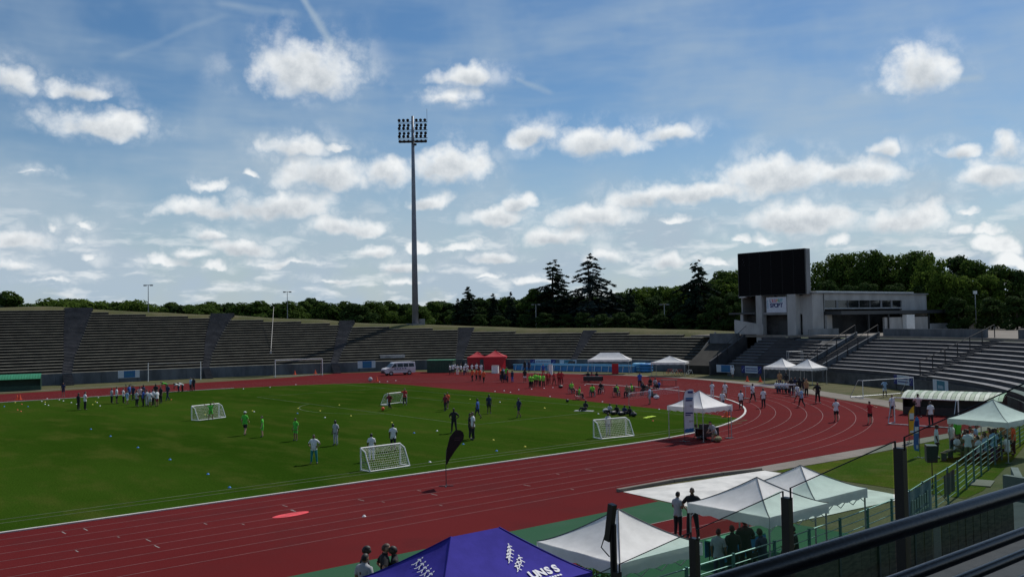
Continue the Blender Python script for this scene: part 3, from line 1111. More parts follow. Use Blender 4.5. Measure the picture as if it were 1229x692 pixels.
for (y0, y1) in ((1.45, 2.45), (-4.1, -2.75)):
    bpart('pillar', 'white_wall', [(67.2, 68.28, y0, y1, 4.35, 11.0)])
bpart('lintel', 'grey_wall', [(67.5, 68.27, -2.74, 1.44, 8.2, 8.55)])
bpart('side_canopy', 'dark_steel', [(67.4, 70.0, 2.7, 7.4, 8.35, 8.6)])
bpart('canopy_post', 'white_wall', [(67.5, 67.8, 5.0, 5.4, BZ, 8.35)])
pw2 = atx(865, 380, 67.2)
mb = MB()
mb.extrude([(0, 0), (5.0, 0), (5.0, 1.35), (0, 2.1)], Matrix.Translation((-1.1, 12.2, 0.1)) @ Matrix.Rotation(R(90 + 180), 4, 'Z'), 0.25)
mb.build('ramp_wall', 'white_wall', bld)
# rust stains and pipe on the facade
bpart('rain_pipe', 'dark_steel', [(71.0, 71.1, -6.08, -6.005, 6.2, 11.0)])

# banner with lettering
ban = thing('printed_banner', 'white banner reading L ESPRIT SPORT hung between two pillars', 'banner', (67.45, -0.85, 9.6))
mat('banner_white', (0.60, 0.62, 0.68), 0.8, 0.05, 3)
MB().box((0, 0, 0), (0.03, 3.3, 2.15)).build('cloth', 'banner_white', ban)
rotx = (R(90), 0, R(-90))
cols = {'red': (0.55, 0.04, 0.05), 'orange': (0.65, 0.22, 0.03), 'green': (0.05, 0.30, 0.10), 'teal': (0.02, 0.30, 0.36), 'navy': (0.012, 0.025, 0.14), 'pink': (0.5, 0.06, 0.2)}
for k, c in cols.items():
    mat('print_' + k, c, 0.7, 0.0)
for ch, x, c in zip("L'ESPRIT", (1.02, 0.82, 0.62, 0.29, -0.03, -0.37, -0.62, -0.85), ('navy', 'orange', 'red', 'pink', 'orange', 'green', 'teal', 'teal')):
    txt(ch, 0.62, 'letter', 'print_' + c, ban, (-0.022, x - 0.05, 0.55), rotx, bold=0.012)
for ch, x in zip('SPORT', (0.92, 0.52, 0.10, -0.36, -0.76)):
    txt(ch, 0.80, 'letter', 'print_navy', ban, (-0.022, x - 0.05, -0.10), rotx, bold=0.03)
for k in range(5):                          # small upright line of print, too small to read
    MB().box((-0.02, 1.42, 0.62 - k * 0.25), (0.006, 0.13, 0.15)).build('small_print', 'print_teal', ban)

scr = thing('video_screen', 'huge black blank video screen standing above the concrete building', 'screen', (67.35, -0.2, 10.95))
MB().box((0.0, 0.0, 3.12), (0.10, 11.05, 6.1)).build('display', 'screen_black', scr)
mb = MB()
mb.box((0.55, 0, 3.12), (0.98, 11.2, 6.25))
mb.build('casing', 'grey_wall', scr)
mb = MB()
for y in (-5.56, 5.56):
    mb.box((-0.06, y, 3.12), (0.16, 0.1, 6.25))
for z in (0.02, 6.22):
    mb.box((-0.06, 0, z), (0.16, 11.0, 0.1))
mb.build('bezel', 'black_paint', scr)
for k in range(1, 6):
    MB().box((-0.0535, -5.5 + k * 11 / 6, 3.12), (0.006, 0.02, 6.0)).build('module_joint', 'black_paint', scr)
mb = MB()
for (y, z, h) in ((4.85, 5.2, 0.35), (4.7, 4.8, 0.5), (4.62, 4.4, 0.3), (4.95, 4.55, 0.25)):
    mb.tube([(-0.056, y, z), (-0.056, y - 0.12, z + h * 0.6)], 0.02, 4)
mb.build('cracked_pixels', 'stair_concrete', scr)
MB().box((0.1, 5.0, -0.12), (0.5, 1.1, 0.1)).build('bracket', 'white_paint', scr)
for y in (-4.2, 0.0, 4.2):
    MB().box((0.9, y, -0.05), (0.3, 0.3, 0.3)).build('support_foot', 'dark_steel', scr)

# floodlight mast on the bank
mp = crest(498, 4.0)
_q = atd(498.5, 387, math.hypot(mp.x - CAM.x, mp.y - CAM.y))
mp = Vector((_q.x, _q.y, mp.z))
mast = thing('floodlight_mast', 'tall tapered grey floodlight mast on the bank with three rows of lamps', 'floodlight', mp)
Dm = math.hypot(mp.x - CAM.x, mp.y - CAM.y)
ztop = atd(492, 139.5, Dm).z - mp.z
zb = lambda py: atd(495, py, Dm).z - mp.z
MB().tube([(0, 0, -0.4), (0, 0, ztop * 0.35), (0, 0, ztop * 0.7), (0, 0, ztop)], [0.62, 0.50, 0.36, 0.24], 12).build('pole', 'mast_grey', mast, smooth=True)
MB().box((0, 0, 0.0), (2.6, 2.6, 0.5)).build('footing', 'stand_concrete', mast)
MB().box((1.9, 0.6, 0.55), (0.9, 0.6, 1.1)).build('cabinet', 'grey_wall', mast)
pm = 1.0 / FPX * Dm
aim = math.atan2(-0.3 - mp.y, -10 - mp.x)
side = Vector((-math.sin(-YAW + 0.0), 0, 0))
hdir = Vector((math.cos(-YAW), math.sin(-YAW), 0))      # crossbars lie across the view of the field
fdir = Vector((hdir.y, -hdir.x, 0))
lampm = MB()
lampm.tube([(0, 0, 0), (0, 0, 0.1), (0, 0, 0.42)], [0.12, 0.2, 0.30], 10)
lampme = lampm.mesh('lamp', 'black_paint')
for (py, up, dn, big) in ((146.6, 1, 1, 0), (156.2, 1, 1, 0), (165.8, 1, 1, 0)):
    z = zb(py) + (0.9 if 0 else 0)
    MB().tube([hdir * -2.75 + Vector((0, 0, z)), hdir * 2.75 + Vector((0, 0, z))], 0.07, 6).build('crossbar', 'black_paint', mast)
    MB().tube([hdir * -2.75 + Vector((0, 0, z - 0.28)), hdir * 2.75 + Vector((0, 0, z - 0.28))], 0.04, 6).build('crossbar', 'black_paint', mast)
    for k in (-2.45, -1.65, -0.85, 0.75, 1.55, 2.35):
        for dz in (0.42, -0.55):
            o = link('lamp', lampme, mast)
            q = hdir * (k + (0.1 if dz < 0 else 0)) + Vector((0, 0, z + dz)) + fdir * 0.25
            o.location = q
            o.rotation_euler = Vector((fdir.x, fdir.y, -0.55)).to_track_quat('Z', 'Y').to_euler()
zp = zb(170)
mb = MB()
mb.box((0, 0, zp), (0.1, 0.1, 0.1))
for s2 in (-1, 1):
    mb.tube([hdir * -2.5 + fdir * 0.45 * s2 + Vector((0, 0, zp)), hdir * 2.5 + fdir * 0.45 * s2 + Vector((0, 0, zp))], 0.16, 4)
for k in range(11):
    mb.tube([hdir * (-2.5 + k * 0.5) + fdir * 0.45 + Vector((0, 0, zp)), hdir * (-2.5 + k * 0.5) - fdir * 0.45 + Vector((0, 0, zp))], 0.08, 4)
mb.build('platform', 'black_paint', mast)
MB().tube([hdir * 2.7 + Vector((0, 0, zb(147))), hdir * 2.7 + Vector((0, 0, zb(131)))], 0.03, 5).build('antenna', 'black_paint', mast)
for py in (173.5, 366, 371):
    MB().box((hdir.x * 0.35, hdir.y * 0.35, zb(py)), (0.5, 0.5, 0.35)).build('bracket_box', 'dark_steel', mast)


def lamp_post(px, pyb, pyt, D, label, head='T', m='mast_grey', wd=0.09):
    b = atd(px, pyb, D)
    h = atd(px, pyt, D).z - b.z
    t = thing('street_lamp', label, 'lamp post', b, -YAW)
    MB().tube([(0, 0, -0.6), (0, 0, h)], [wd, wd * 0.6], 8).build('pole', m, t)
    if head == 'T':
        MB().tube([(-0.65, 0, h), (0.65, 0, h)], 0.05, 6).build('arm', 'dark_steel', t)
        for s3 in (-1, 1):
            MB().box((s3 * 0.62, 0, h - 0.05), (0.5, 0.35, 0.22)).build('lamp_head', 'dark_steel' if m != 'galvanised' else 'stand_concrete', t)
    elif head == 'one':
        MB().box((0.0, 0, h + 0.05), (0.45, 0.4, 0.5)).build('lamp_head', 'white_paint', t)
    return t


lamp_post(178, 373, 342, 190, 'double headed lamp post above the terrace near its highest stair')
lamp_post(345, 379, 350, 200, 'double headed lamp post above the terrace beside the thin leaning pole')
lamp_post(643.5, 391, 365, 178, 'pale lamp post in front of the left tall conifer', m='galvanised')
lamp_post(798, 397, 365, 170, 'pale lamp post left of the drooping cedar', m='galvanised')
lamp_post(1163, 400, 356, 165, 'pale double headed lamp post beyond the end of the dark canopy', m='galvanised')
lamp_post(1172, 400, 351, 160, 'pale single headed lamp post beyond the end of the dark canopy', 'one', m='galvanised')
lamp_post(1191, 400, 357, 175, 'pale lamp post at the dark trees over the right stand', m='galvanised')
# thin leaning pole standing on the far terrace
pb, pt_ = at(324, 437, WALL), atd(328.5, 368, 166)
pole = thing('flag_pole', 'thin grey leaning pole rising out of the far terrace', 'pole', pb)
MB().tube([(0, 0, 0), tuple(pt_ - pb)], [0.07, 0.045], 6).build('shaft', 'dark_steel', pole)
MB().box(tuple((pt_ - pb) * 0.18), (0.3, 0.3, 0.6)).build('junction_box', 'grey_wall', pole)

# ------------------------------------------------------------------ hoardings on the walls
mat('board_pale', (0.50, 0.56, 0.62), 0.6, 0.04, 3)
mat('board_blue', (0.02, 0.13, 0.30), 0.6, 0.06, 3)
mat('board_navy', (0.015, 0.025, 0.16), 0.6, 0.06, 3)
mat('board_teal', (0.03, 0.17, 0.24), 0.6, 0.06, 3)


def hoarding(px0, px1, py0, py1, kind, label, off=0.45):
    """panel leaning on the arena wall: positions from the foot of the wall"""
    pa, pb2 = None, None
    if px1 < 800:
        i0, i1 = tidx(px0), tidx(px1)
        a, b = tpt(i0, -0.34, 0), tpt(i1, -0.34, 0)
    else:
        a = min((pol(k / 20, R0 - 0.27, 0) for k in range(-1400, 300)), key=lambda p: abs(pix(p + Vector((0, 0, 0.9)))[0] - px0))
        b = min((pol(k / 20, R0 - 0.27, 0) for k in range(-1400, 300)), key=lambda p: abs(pix(p + Vector((0, 0, 0.9)))[0] - px1))
    c = (a + b) / 2
    D = math.hypot(c.x - CAM.x, c.y - CAM.y)
    z1, z0 = atd((px0 + px1) / 2, py0, D).z, atd((px0 + px1) / 2, py1, D).z
    w, h = (b - a).length, z1 - z0
    t = thing('hoarding', label, 'hoarding', (c.x, c.y, 0), math.atan2(b.y - a.y, b.x - a.x))
    zc = (z0 + z1) / 2
    if kind == 'flag':
        MB().box((0, 0, zc), (w * 0.62, 0.04, h)).build('panel', 'board_pale', t)
        for s4 in (-1, 1):
            p4 = MB().box((s4 * w * 0.41, 0, zc), (w * 0.18, 0.04, h)).build('side_panel', 'board_navy', t)
            MB().tube([(s4 * w * 0.41 - w * 0.06, -0.026, zc - h * 0.25), (s4 * w * 0.41, -0.026, zc + h * 0.05), (s4 * w * 0.41 + w * 0.07, -0.026, zc + h * 0.3)], 0.02, 4).build('emblem', 'board_pale', p4)
        for r5 in range(2):
            for k5 in range(9):
                MB().box((-w * 0.25 + k5 * w * 0.062, -0.024, zc + h * (0.16 - 0.34 * r5)), (w * 0.045, 0.006, h * 0.18)).build('letter', 'board_navy', t)
    else:
        MB().box((0, 0, zc), (w, 0.04, h)).build('panel', 'board_pale', t)
        cen = MB().box((w * 0.03, -0.024, zc), (w * 0.52, 0.01, h * 0.92)).build('centre_field', 'board_blue' if kind == 'blue' else 'board_teal', t)
        for k5 in range(6):
            MB().box((-w * 0.13 + k5 * w * 0.06, -0.032, zc - h * 0.05), (w * 0.035, 0.006, h * (0.22 if k5 % 2 else 0.3))).build('letter', 'board_teal' if kind == 'blue' else 'board_pale', cen)
    for s4 in (-1, 1):
        MB().box((s4 * w * 0.42, 0.05, zc - h / 2 - (z0) / 2 + 0.0), (0.06, 0.05, max(0.1, z0))).build('support', 'dark_steel', t)
    return t


hoarding(143, 170, 444.2, 453, 'blue', 'pale hoarding with blue centre on the wall behind the tight crowd')
hoarding(427, 450, 432.8, 441.5, 'blue', 'pale hoarding with blue centre on the wall left of the white van')
hoarding(639, 668, 431, 438.5, 'flag', 'white lettered hoarding with navy ends above the blue pool')
hoarding(671, 693, 431.6, 439.5, 'teal', 'pale hoarding with teal centre left of the long white tent')
hoarding(860, 881, 437.5, 446.5, 'blue', 'pale hoarding with blue centre behind a walking person in white')
hoarding(890, 914, 439, 447.5, 'flag', 'lettered hoarding with navy ends left of the twin white tents')
hoarding(1073, 1096, 450.5, 461.5, 'flag', 'white lettered hoarding with navy ends over the goal on the lawn')
hoarding(1120, 1138, 456, 471, 'teal', 'pale hoarding with teal centre above the striped dugout roof')

# ------------------------------------------------------------------ dugouts
mat('green_sheet', (0.03, 0.22, 0.10), 0.5, 0.08, 2)
mat('pale_green_sheet', (0.16, 0.26, 0.15), 0.5, 0.08, 2)
mat('pale_green_sheet_light', (0.40, 0.46, 0.37), 0.5, 0.06, 2)
mat('dark_green', (0.012, 0.05, 0.03), 0.6, 0.1, 2)


def dugout(a, b, depth, h, roofm, bodym, label, back):
    a, b = Vector((a[0], a[1], 0)), Vector((b[0], b[1], 0))
    L = (b - a).length
    c = (a + b) / 2
    rz = math.atan2(b.y - a.y, b.x - a.x)
    t = thing('dugout', label, 'dugout', c, rz)
    sgn = 1 if back else -1
    MB().box((0, sgn * depth, h * 0.5), (L, 0.08, h)).build('back_panel', bodym, t)
    for s6 in (-1, 1):
        mb = MB()
        mb.extrude([(0, 0), (depth, 0), (depth, h * 1.0), (0, h * 0.86)], Matrix.Translation((s6 * (L / 2 - 0.05), 0, 0)) @ Matrix.Rotation(R(90 * sgn), 4, 'Z'), 0.08)
        mb.build('end_panel', bodym, t)
    n = int(L / 0.32)
    for k in range(n):
        x = -L / 2 + (k + 0.5) * L / n
        mb = MB()
        pts = [(-0.5, h * 0.76), (0.0, h * 0.90), (0.6, h * 1.01), (depth + 0.25, h * 1.06)]
        w6 = L / n * 0.46
        for (p, q) in zip(pts, pts[1:]):
            mb.add([(x - w6, sgn * p[0], p[1]), (x + w6, sgn * p[0], p[1]), (x + w6, sgn * q[0], q[1]), (x - w6, sgn * q[0], q[1]),
                    (x - w6, sgn * p[0], p[1] + 0.035), (x + w6, sgn * p[0], p[1] + 0.035), (x + w6, sgn * q[0], q[1] + 0.035), (x - w6, sgn * q[0], q[1] + 0.035)],
                   [(0, 1, 2, 3), (7, 6, 5, 4), (0, 4, 5, 1), (2, 6, 7, 3), (1, 5, 6, 2), (3, 7, 4, 0)])
        mb.build('roof_sheet', roofm if (k % 2 or roofm == 'green_sheet') else roofm + '_light', t)
    MB().box((0, sgn * 0.7, 0.42), (L - 0.4, 0.4, 0.08)).build('bench', 'dark_steel', t)
    MB().box((0, sgn * 0.02, 0.3), (L - 0.1, 0.06, 0.6)).build('front_board', bodym, t)
    return t


d0, d1 = at(-60, 472), at(49, 467.5)
dugout(d0, d1, 1.3, 1.95, 'green_sheet', 'dark_green', 'dark green dugout with bright green ribbed roof by the far straight', True)
d0, d1 = at(1079, 497), at(1187, 502.5)
dugout((d0.x + 0.6, d0.y), (d1.x + 1.2, d1.y - 0.6), 1.5, 1.66, 'pale_green_sheet', 'black_paint', 'long black dugout with pale green and white striped roof beside the lawn goal', True)

# ------------------------------------------------------------------ goals
def big_goal(c, rz, label, w=7.32, h=2.44, depth=1.6, tr=0.06):
    t = thing('football_goal', label, 'goal', c, rz)
    for s7 in (-1, 1):
        MB().tube([(s7 * w / 2, 0, 0), (s7 * w / 2, 0, h)], tr, 8).build('post', 'white_paint', t)
        MB().tube([(s7 * w / 2, 0, h), (s7 * w / 2, depth * 0.35, h)], 0.03, 6).build('stanchion', 'galvanised', t)
        MB().tube([(s7 * w / 2, depth * 0.35, h), (s7 * w / 2, depth, 0.05)], 0.03, 6).build('stanchion', 'galvanised', t)
        MB().tube([(s7 * w / 2, 0, 0.05), (s7 * w / 2, depth, 0.05)], 0.035, 6).build('ground_bar', 'galvanised', t)
    MB().tube([(-w / 2, 0, h), (w / 2, 0, h)], tr, 8).build('crossbar', 'white_paint', t)
    MB().tube([(-w / 2, depth, 0.05), (w / 2, depth, 0.05)], 0.035, 6).build('ground_bar', 'galvanised', t)
    return t


g0, g1 = at(330.5, 452.5), at(387, 450.2)
big_goal((g0 + g1) / 2, math.atan2(g1.y - g0.y, g1.x - g0.x), 'full size white football goal parked between far track and terrace wall', w=(g1 - g0).length, h=2.6)
g0, g1 = at(178, 457.5), at(241, 455.5)
t = thing('goal_posts', 'pair of bare white goal posts standing against the terrace wall', 'goal posts', (g0 + g1) / 2, math.atan2(g1.y - g0.y, g1.x - g0.x))
w = (g1 - g0).length
for s7 in (-1, 1):
    MB().tube([(s7 * w / 2, 0, 0), (s7 * w / 2, 0, 2.75)], 0.055, 8).build('post', 'white_paint', t)
MB().tube([(-w / 2, 0, 2.6), (w / 2, 0, 2.6)], 0.02, 6).build('crossbar', 'galvanised', t)
g0, g1 = at(1036, 478), at(1097, 473.5)
big_goal((g0 + g1) / 2, math.atan2(g1.y - g0.y, g1.x - g0.x), 'thin white goal on the lawn below the right stand', w=(g1 - g0).length, h=1.7, tr=0.035)
g0, g1 = at(1074, 507), at(1151, 512)
big_goal((g0 + g1) / 2, math.atan2(g1.y - g0.y, g1.x - g0.x), 'white goal frame on the track in front of the striped dugout', w=(g1 - g0).length, h=1.85, depth=-1.2, tr=0.04)


def mini_goal(c, rz, label, w=2.9, h=1.2, d=0.9):
    """small portable goal with a fine net; mouth faces local -y"""
    t = thing('mini_goal', label, 'goal', c, rz, 'small portable goals')
    r = 0.045
    for s8 in (-1, 1):
        MB().tube([(s8 * w / 2, 0, 0), (s8 * w / 2, 0, h)], r, 8).build('post', 'white_paint', t)
        MB().tube([(s8 * w / 2, 0, h), (s8 * w / 2, d * 0.45, h * 0.86), (s8 * w / 2, d, 0.04)], r * 0.8, 6).build('stay', 'white_paint', t)
        MB().tube([(s8 * w / 2, 0, 0.04), (s8 * w / 2, d, 0.04)], r * 0.8, 6).build('ground_bar', 'white_paint', t)
    MB().tube([(-w / 2, 0, h), (w / 2, 0, h)], r, 8).build('crossbar', 'white_paint', t)
    MB().tube([(-w / 2, d, 0.04), (w / 2, d, 0.04)], r * 0.8, 6).build('ground_bar', 'white_paint', t)
    mb = MB()
    path = [(0.0, h), (d * 0.45, h * 0.82), (d * 0.75, h * 0.42), (d * 0.95, 0.06)]
    def pp(q):
        q *= 3
        i = min(2, int(q))
        f = q - i
        a, b = path[i], path[i + 1]
        return a[0] + (b[0] - a[0]) * f, a[1] + (b[1] - a[1]) * f
    nx = int(w / 0.13)
    for k in range(nx + 1):
        x = -w / 2 + w * k / nx
        mb.tube([(x, *pp(q / 6)) for q in range(7)], 0.0042, 3, cap=False)
    for k in range(1, 12):
        y, z = pp(k / 12)
        mb.tube([(-w / 2, y, z), (0, y + 0.03, z - 0.03), (w / 2, y, z)], 0.0042, 3, cap=False)
    for s8 in (-1, 1):
        for k in range(1, 9):
            z = h * k / 9
            ymax = d * (1 - (k / 9) ** 1.6 * 0.7)
            mb.tube([(s8 * w / 2, 0, z), (s8 * w / 2, ymax * 0.9, z * 0.93)], 0.0042, 3, cap=False)
        for k in range(1, 6):
            y = d * k / 6
            mb.tube([(s8 * w / 2, y, 0.03), (s8 * w / 2, y * 0.8, h * (1 - (y / d) ** 1.5) * 0.85)], 0.0042, 3, cap=False)
    n = mb.build('net', 'white_paint', t)
    n['kind'] = 'stuff'
    return t


g0, g1 = at(225, 504), at(263, 500.3)
mini_goal((g0 + g1) / 2 + Vector((0.1, -0.2, 0)), math.atan2(g1.y - g0.y, g1.x - g0.x) + math.pi + 0.15, 'mini goal guarded by a child in green with raised arms', w=2.8)
g0, g1 = at(462, 486.5), at(491, 483.5)
mini_goal((g0 + g1) / 2, math.atan2(g1.y - g0.y, g1.x - g0.x) + 0.1, 'mini goal behind the red shirted players at the far touchline', w=2.7, h=1.15)
g0, g1 = at(719, 526), at(760, 522)
mini_goal((g0 + g1) / 2 + Vector((-0.1, 0.5, 0)), math.atan2(g1.y - g0.y, g1.x - g0.x) + math.pi, 'mini goal beside the kerb near the white event tent', w=2.7)
g0, g1 = at(447, 566), at(491, 559.5)
mini_goal((g0 + g1) / 2 + Vector((-0.1, 0.9, 0)), math.atan2(g1.y - g0.y, g1.x - g0.x) + math.pi, 'mini goal behind two players in white shirts at the near touchline', w=2.6)

# ------------------------------------------------------------------ tents
def fabric(name, c, tr=0.25):
    return mat(name, c, 0.6, 0.05, 2.5, 0.15, 14, trans=tr)


fabric('tent_white', (0.90, 0.89, 0.88), 0.30)
fabric('tent_red', (0.58, 0.02, 0.035), 0.2)
mat('tent_purple', (0.058, 0.048, 0.36), 0.85, 0.06, 2.5, 0.15, 14, trans=0.08, spec=0.1)


mat('seam_grey', (0.10, 0.10, 0.11), 0.8, 0.0)


def tent(c, label, hx=1.5, hy=1.5, eave=2.15, peak=3.05, ridge=0.0, m='tent_white', rz=0.0, val=0.32, group=None, walls=(), n=10, leg='galvanised', sag=1.35):
    t = thing('canopy_tent', label, 'tent', c, rz, group)
    # roof: four sagging panels of cloth meeting on the hips
    def hipz(r):
        return eave + (peak - eave) * (1 - r) ** sag
    for (ax, s9) in ((0, -1), (0, 1), (1, -1), (1, 1)):
        mb = MB()
        na, nb_ = n, 8
        vs = []
        for j in range(na + 1):
            r = j / na
            ext = ridge / 2 + (hx - ridge / 2) * r
            for i in range(nb_ + 1):
                u = -1 + 2 * i / nb_
                x, y = (s9 * ext, u * hy * r) if ax == 0 else (u * ext, s9 * hy * r)
                zz = hipz(r) - 0.13 * (1 - u * u) * r * (1 - r) * 2.0
                zz += 0.016 * (1 - u * u) * mnoise.noise((x * 2.6 + c[0], y * 2.6 + c[1], 1.0)) * min(1, 4 * r)
                vs.append((x, y, zz))
        fs = []
        for j in range(na):
            for i in range(nb_):
                q4 = (j * (nb_ + 1) + i, (j + 1) * (nb_ + 1) + i, (j + 1) * (nb_ + 1) + i + 1, j * (nb_ + 1) + i + 1)
                fs.append(q4 if (ax == 0) == (s9 > 0) else q4[::-1])
        mb.add(vs, fs)
        mb.build('roof_panel', m, t, smooth=True)
    for sx9 in (-1, 1):
        for sy9 in (-1, 1):
            MB().tube([(sx9 * (ridge / 2 + (hx - ridge / 2) * j / n), sy9 * hy * j / n, hipz(j / n) + 0.006) for j in range(n + 1)], 0.014, 5).build('seam', m if m != 'tent_white' else 'seam_grey', t)
    for (ax, s9) in ((0, -1), (0, 1), (1, -1), (1, 1)):
        mb = MB()
        L = hx if ax == 1 else hy
        k9 = 10
        vs = []
        for q in range(k9 + 1):
            u = -L + 2 * L * q / k9
            drop = val * (0.92 + 0.08 * math.cos(q * math.pi))
            o9 = 0.012 + 0.02 * mnoise.noise((u * 2, c[0] + s9, ax))
            for z9 in (eave + 0.005, eave - drop):
                vs.append((u, s9 * (hy + o9), z9) if ax == 1 else (s9 * (hx + o9), u, z9))
        mb.add(vs, [(2 * q, 2 * q + 1, 2 * q + 3, 2 * q + 2) for q in range(k9)])
        mb.build('valance', m, t)
    for sx9 in (-1, 1):
        for sy9 in (-1, 1):
            lg = MB().tube([(sx9 * (hx - 0.06), sy9 * (hy - 0.06), 0), (sx9 * (hx - 0.06), sy9 * (hy - 0.06), eave - 0.02)], 0.028, 6).build('leg', leg, t)
            MB().box((sx9 * (hx - 0.06), sy9 * (hy - 0.06), 0.01), (0.28, 0.28, 0.02)).build('foot_plate', 'dark_steel', lg)
    # folding lattice under the eaves
    for s9 in (-1, 1):
        mb = MB()
        for q in range(4):
            u0, u1 = -hx + 0.06 + q * (2 * hx - 0.12) / 4, -hx + 0.06 + (q + 1) * (2 * hx - 0.12) / 4
            mb.tube([(u0, s9 * (hy - 0.06), eave - 0.45), (u1, s9 * (hy - 0.06), eave - 0.05)], 0.014, 4)
            mb.tube([(u0, s9 * (hy - 0.06), eave - 0.05), (u1, s9 * (hy - 0.06), eave - 0.45)], 0.014, 4)
        mb.build('truss', leg, t)
    for (ax, s9) in walls:
        mb = MB()
        L = hx if ax == 1 else hy
        vs = []
        for q in range(9):
            u = -L + 0.03 + (2 * L - 0.06) * q / 8
            for z9 in (0.03, 0.8, 1.6, eave - val * 0.5):
                o9 = -0.04 + 0.03 * mnoise.noise((u * 1.5, z9 * 1.2, c[0] + 3 * s9))
                vs.append((u, s9 * (hy + o9), z9) if ax == 1 else (s9 * (hx + o9), u, z9))
        mb.add(vs, [(q * 4 + k, q * 4 + k + 1, (q + 1) * 4 + k + 1, (q + 1) * 4 + k) for q in range(8) for k in range(3)])
        mb.build('side_wall', m, t, smooth=True)
    return t


TW = 'white pop up tents'
tent((5.55, -37.75, 0.006), 'white tent on the bend with two crouching people in its shade', 1.5, 1.5, 2.15, 3.15, group=TW)
tent((51.4, -12.6, 0.0), 'white tent of a touching pair, half hidden by its twin at the bend', 1.55, 1.55, 2.0, 3.0, group=TW)
tent((51.9, -15.75, 0.0), 'white tent of a touching pair, the one in front of its twin', 1.55, 1.55, 1.95, 2.95, group=TW)
tent((53.2, 18.1, 0.0), 'long white tent with a ridge in front of the blue pool', 3.0, 1.6, 2.15, 3.1, ridge=2.9, rz=R(-54), group=TW)
tent((54.4, 7.6, 0.0), 'white peaked tent with bicycles behind it below the ramp wall', 2.35, 1.6, 1.95, 2.75, ridge=0.2, rz=R(-60), group=TW)
q0 = at(563.5, 443)
tent((51.0, 47.6, 0.0), 'smaller red tent with closed sides beside the terrace', 1.6, 1.6, 2.0, 2.9, m='tent_red', walls=((0, -1), (1, -1)), rz=R(-42), group='red tents')
tent((51.2, 42.9, 0.0), 'larger red tent with closed sides in front of the terrace', 1.85, 1.85, 2.15, 3.15, m='tent_red', walls=((0, -1), (1, -1)), rz=R(-42), group='red tents')
# near tents below the main stand
near_tents = []
near_tents.append(tent((-25.25, -60.42, 0.01), 'white tent behind the tall post with the loudspeaker', 1.5, 1.5, 2.2, 3.05, group=TW, n=14))
near_tents.append(tent((-18.75, -59.98, 0.01), 'white tent beside the pit cover with seated people under it', 1.5, 1.5, 2.25, 3.03, group=TW, n=14))
near_tents.append(tent((-15.7, -59.5, 0.01), 'white tent between its twin and the lettered fence banner', 1.5, 1.5, 2.25, 3.0, group=TW, n=14))
near_tents.append(tent((10.4, -54.45, 0.01), 'white tent over the picnic tables at the fence', 2.0, 1.6, 2.15, 3.15, group=TW, n=14))
PT = dict(hx=2.05, hy=1.55, ridge=1.33, eave=2.36, peak=3.30)
pt = tent((-30.16, -60.84, 0.01), 'purple tent with a ridge and white printed runners', PT['hx'], PT['hy'], PT['eave'], PT['peak'], ridge=PT['ridge'], m='tent_purple', n=16, val=0.35, sag=1.15)
# its print: word and swirl of small running figures, on the slope that faces the stand and on the gable
mat('print_white', (0.80, 0.80, 0.84), 0.7, 0.0)


def roof_print(tent_o, u, v, face):
    pass


def slope_pt(x, w, side=-1):
    """point on the sagging front panel; w is the way down from ridge (0) to eave (1)"""
    ext = PT['ridge'] / 2 + (PT['hx'] - PT['ridge'] / 2) * w
    u = max(-1, min(1, x / ext))
    z = PT['eave'] + (PT['peak'] - PT['eave']) * (1 - w) ** 1.15 - 0.13 * (1 - u * u) * w * (1 - w) * 2.0
    return Vector((x, side * PT['hy'] * w, z + 0.03))


def print_poly(pts2, name, parent, fn):
    """flat printed shape: polygon in slope coordinates lifted 2 cm off the cloth"""
    mb = MB()
    vs = [fn(*p) for p in pts2]
    mb.add(vs, [tuple(range(len(vs)))])
    return mb.build(name, 'print_white', parent)


def front(x, w):
    return slope_pt(x, w)


def gable(y, w):
    u = max(-1, min(1, y / (PT['hy'] * max(w, 0.05))))
    z = PT['eave'] + (PT['peak'] - PT['eave']) * (1 - w) ** 1.15 - 0.13 * (1 - u * u) * w * (1 - w) * 2.0
    return Vector((-(PT['ridge'] / 2 + (PT['hx'] - PT['ridge'] / 2) * w), y, z + 0.03))


def runner(cx, cw, s, fn, parent, flip=1):
    """a small abstract running figure as three strokes and a dot"""
    S = lambda pts: [(cx + flip * a * s, cw + b * s * 0.62) for a, b in pts]
    mbp = [S([(0.02, -0.95), (0.16, -1.05), (0.26, -0.92), (0.14, -0.80)]),
           S([(-0.30, -0.62), (0.05, -0.78), (0.42, -0.55), (0.36, -0.45), (0.06, -0.60), (-0.24, -0.48)]),
           S([(-0.02, -0.72), (0.12, -0.70), (-0.02, -0.20), (-0.16, -0.22)]),
           S([(-0.14, -0.30), (0.02, -0.28), (0.30, 0.10), (0.20, 0.16)]),
           S([(-0.16, -0.28), (-0.04, -0.22), (-0.22, 0.10), (-0.50, 0.26), (-0.54, 0.18), (-0.30, 0.02)])]
    for q in mbp:
        print_poly(q, 'printed_figure', parent, fn)


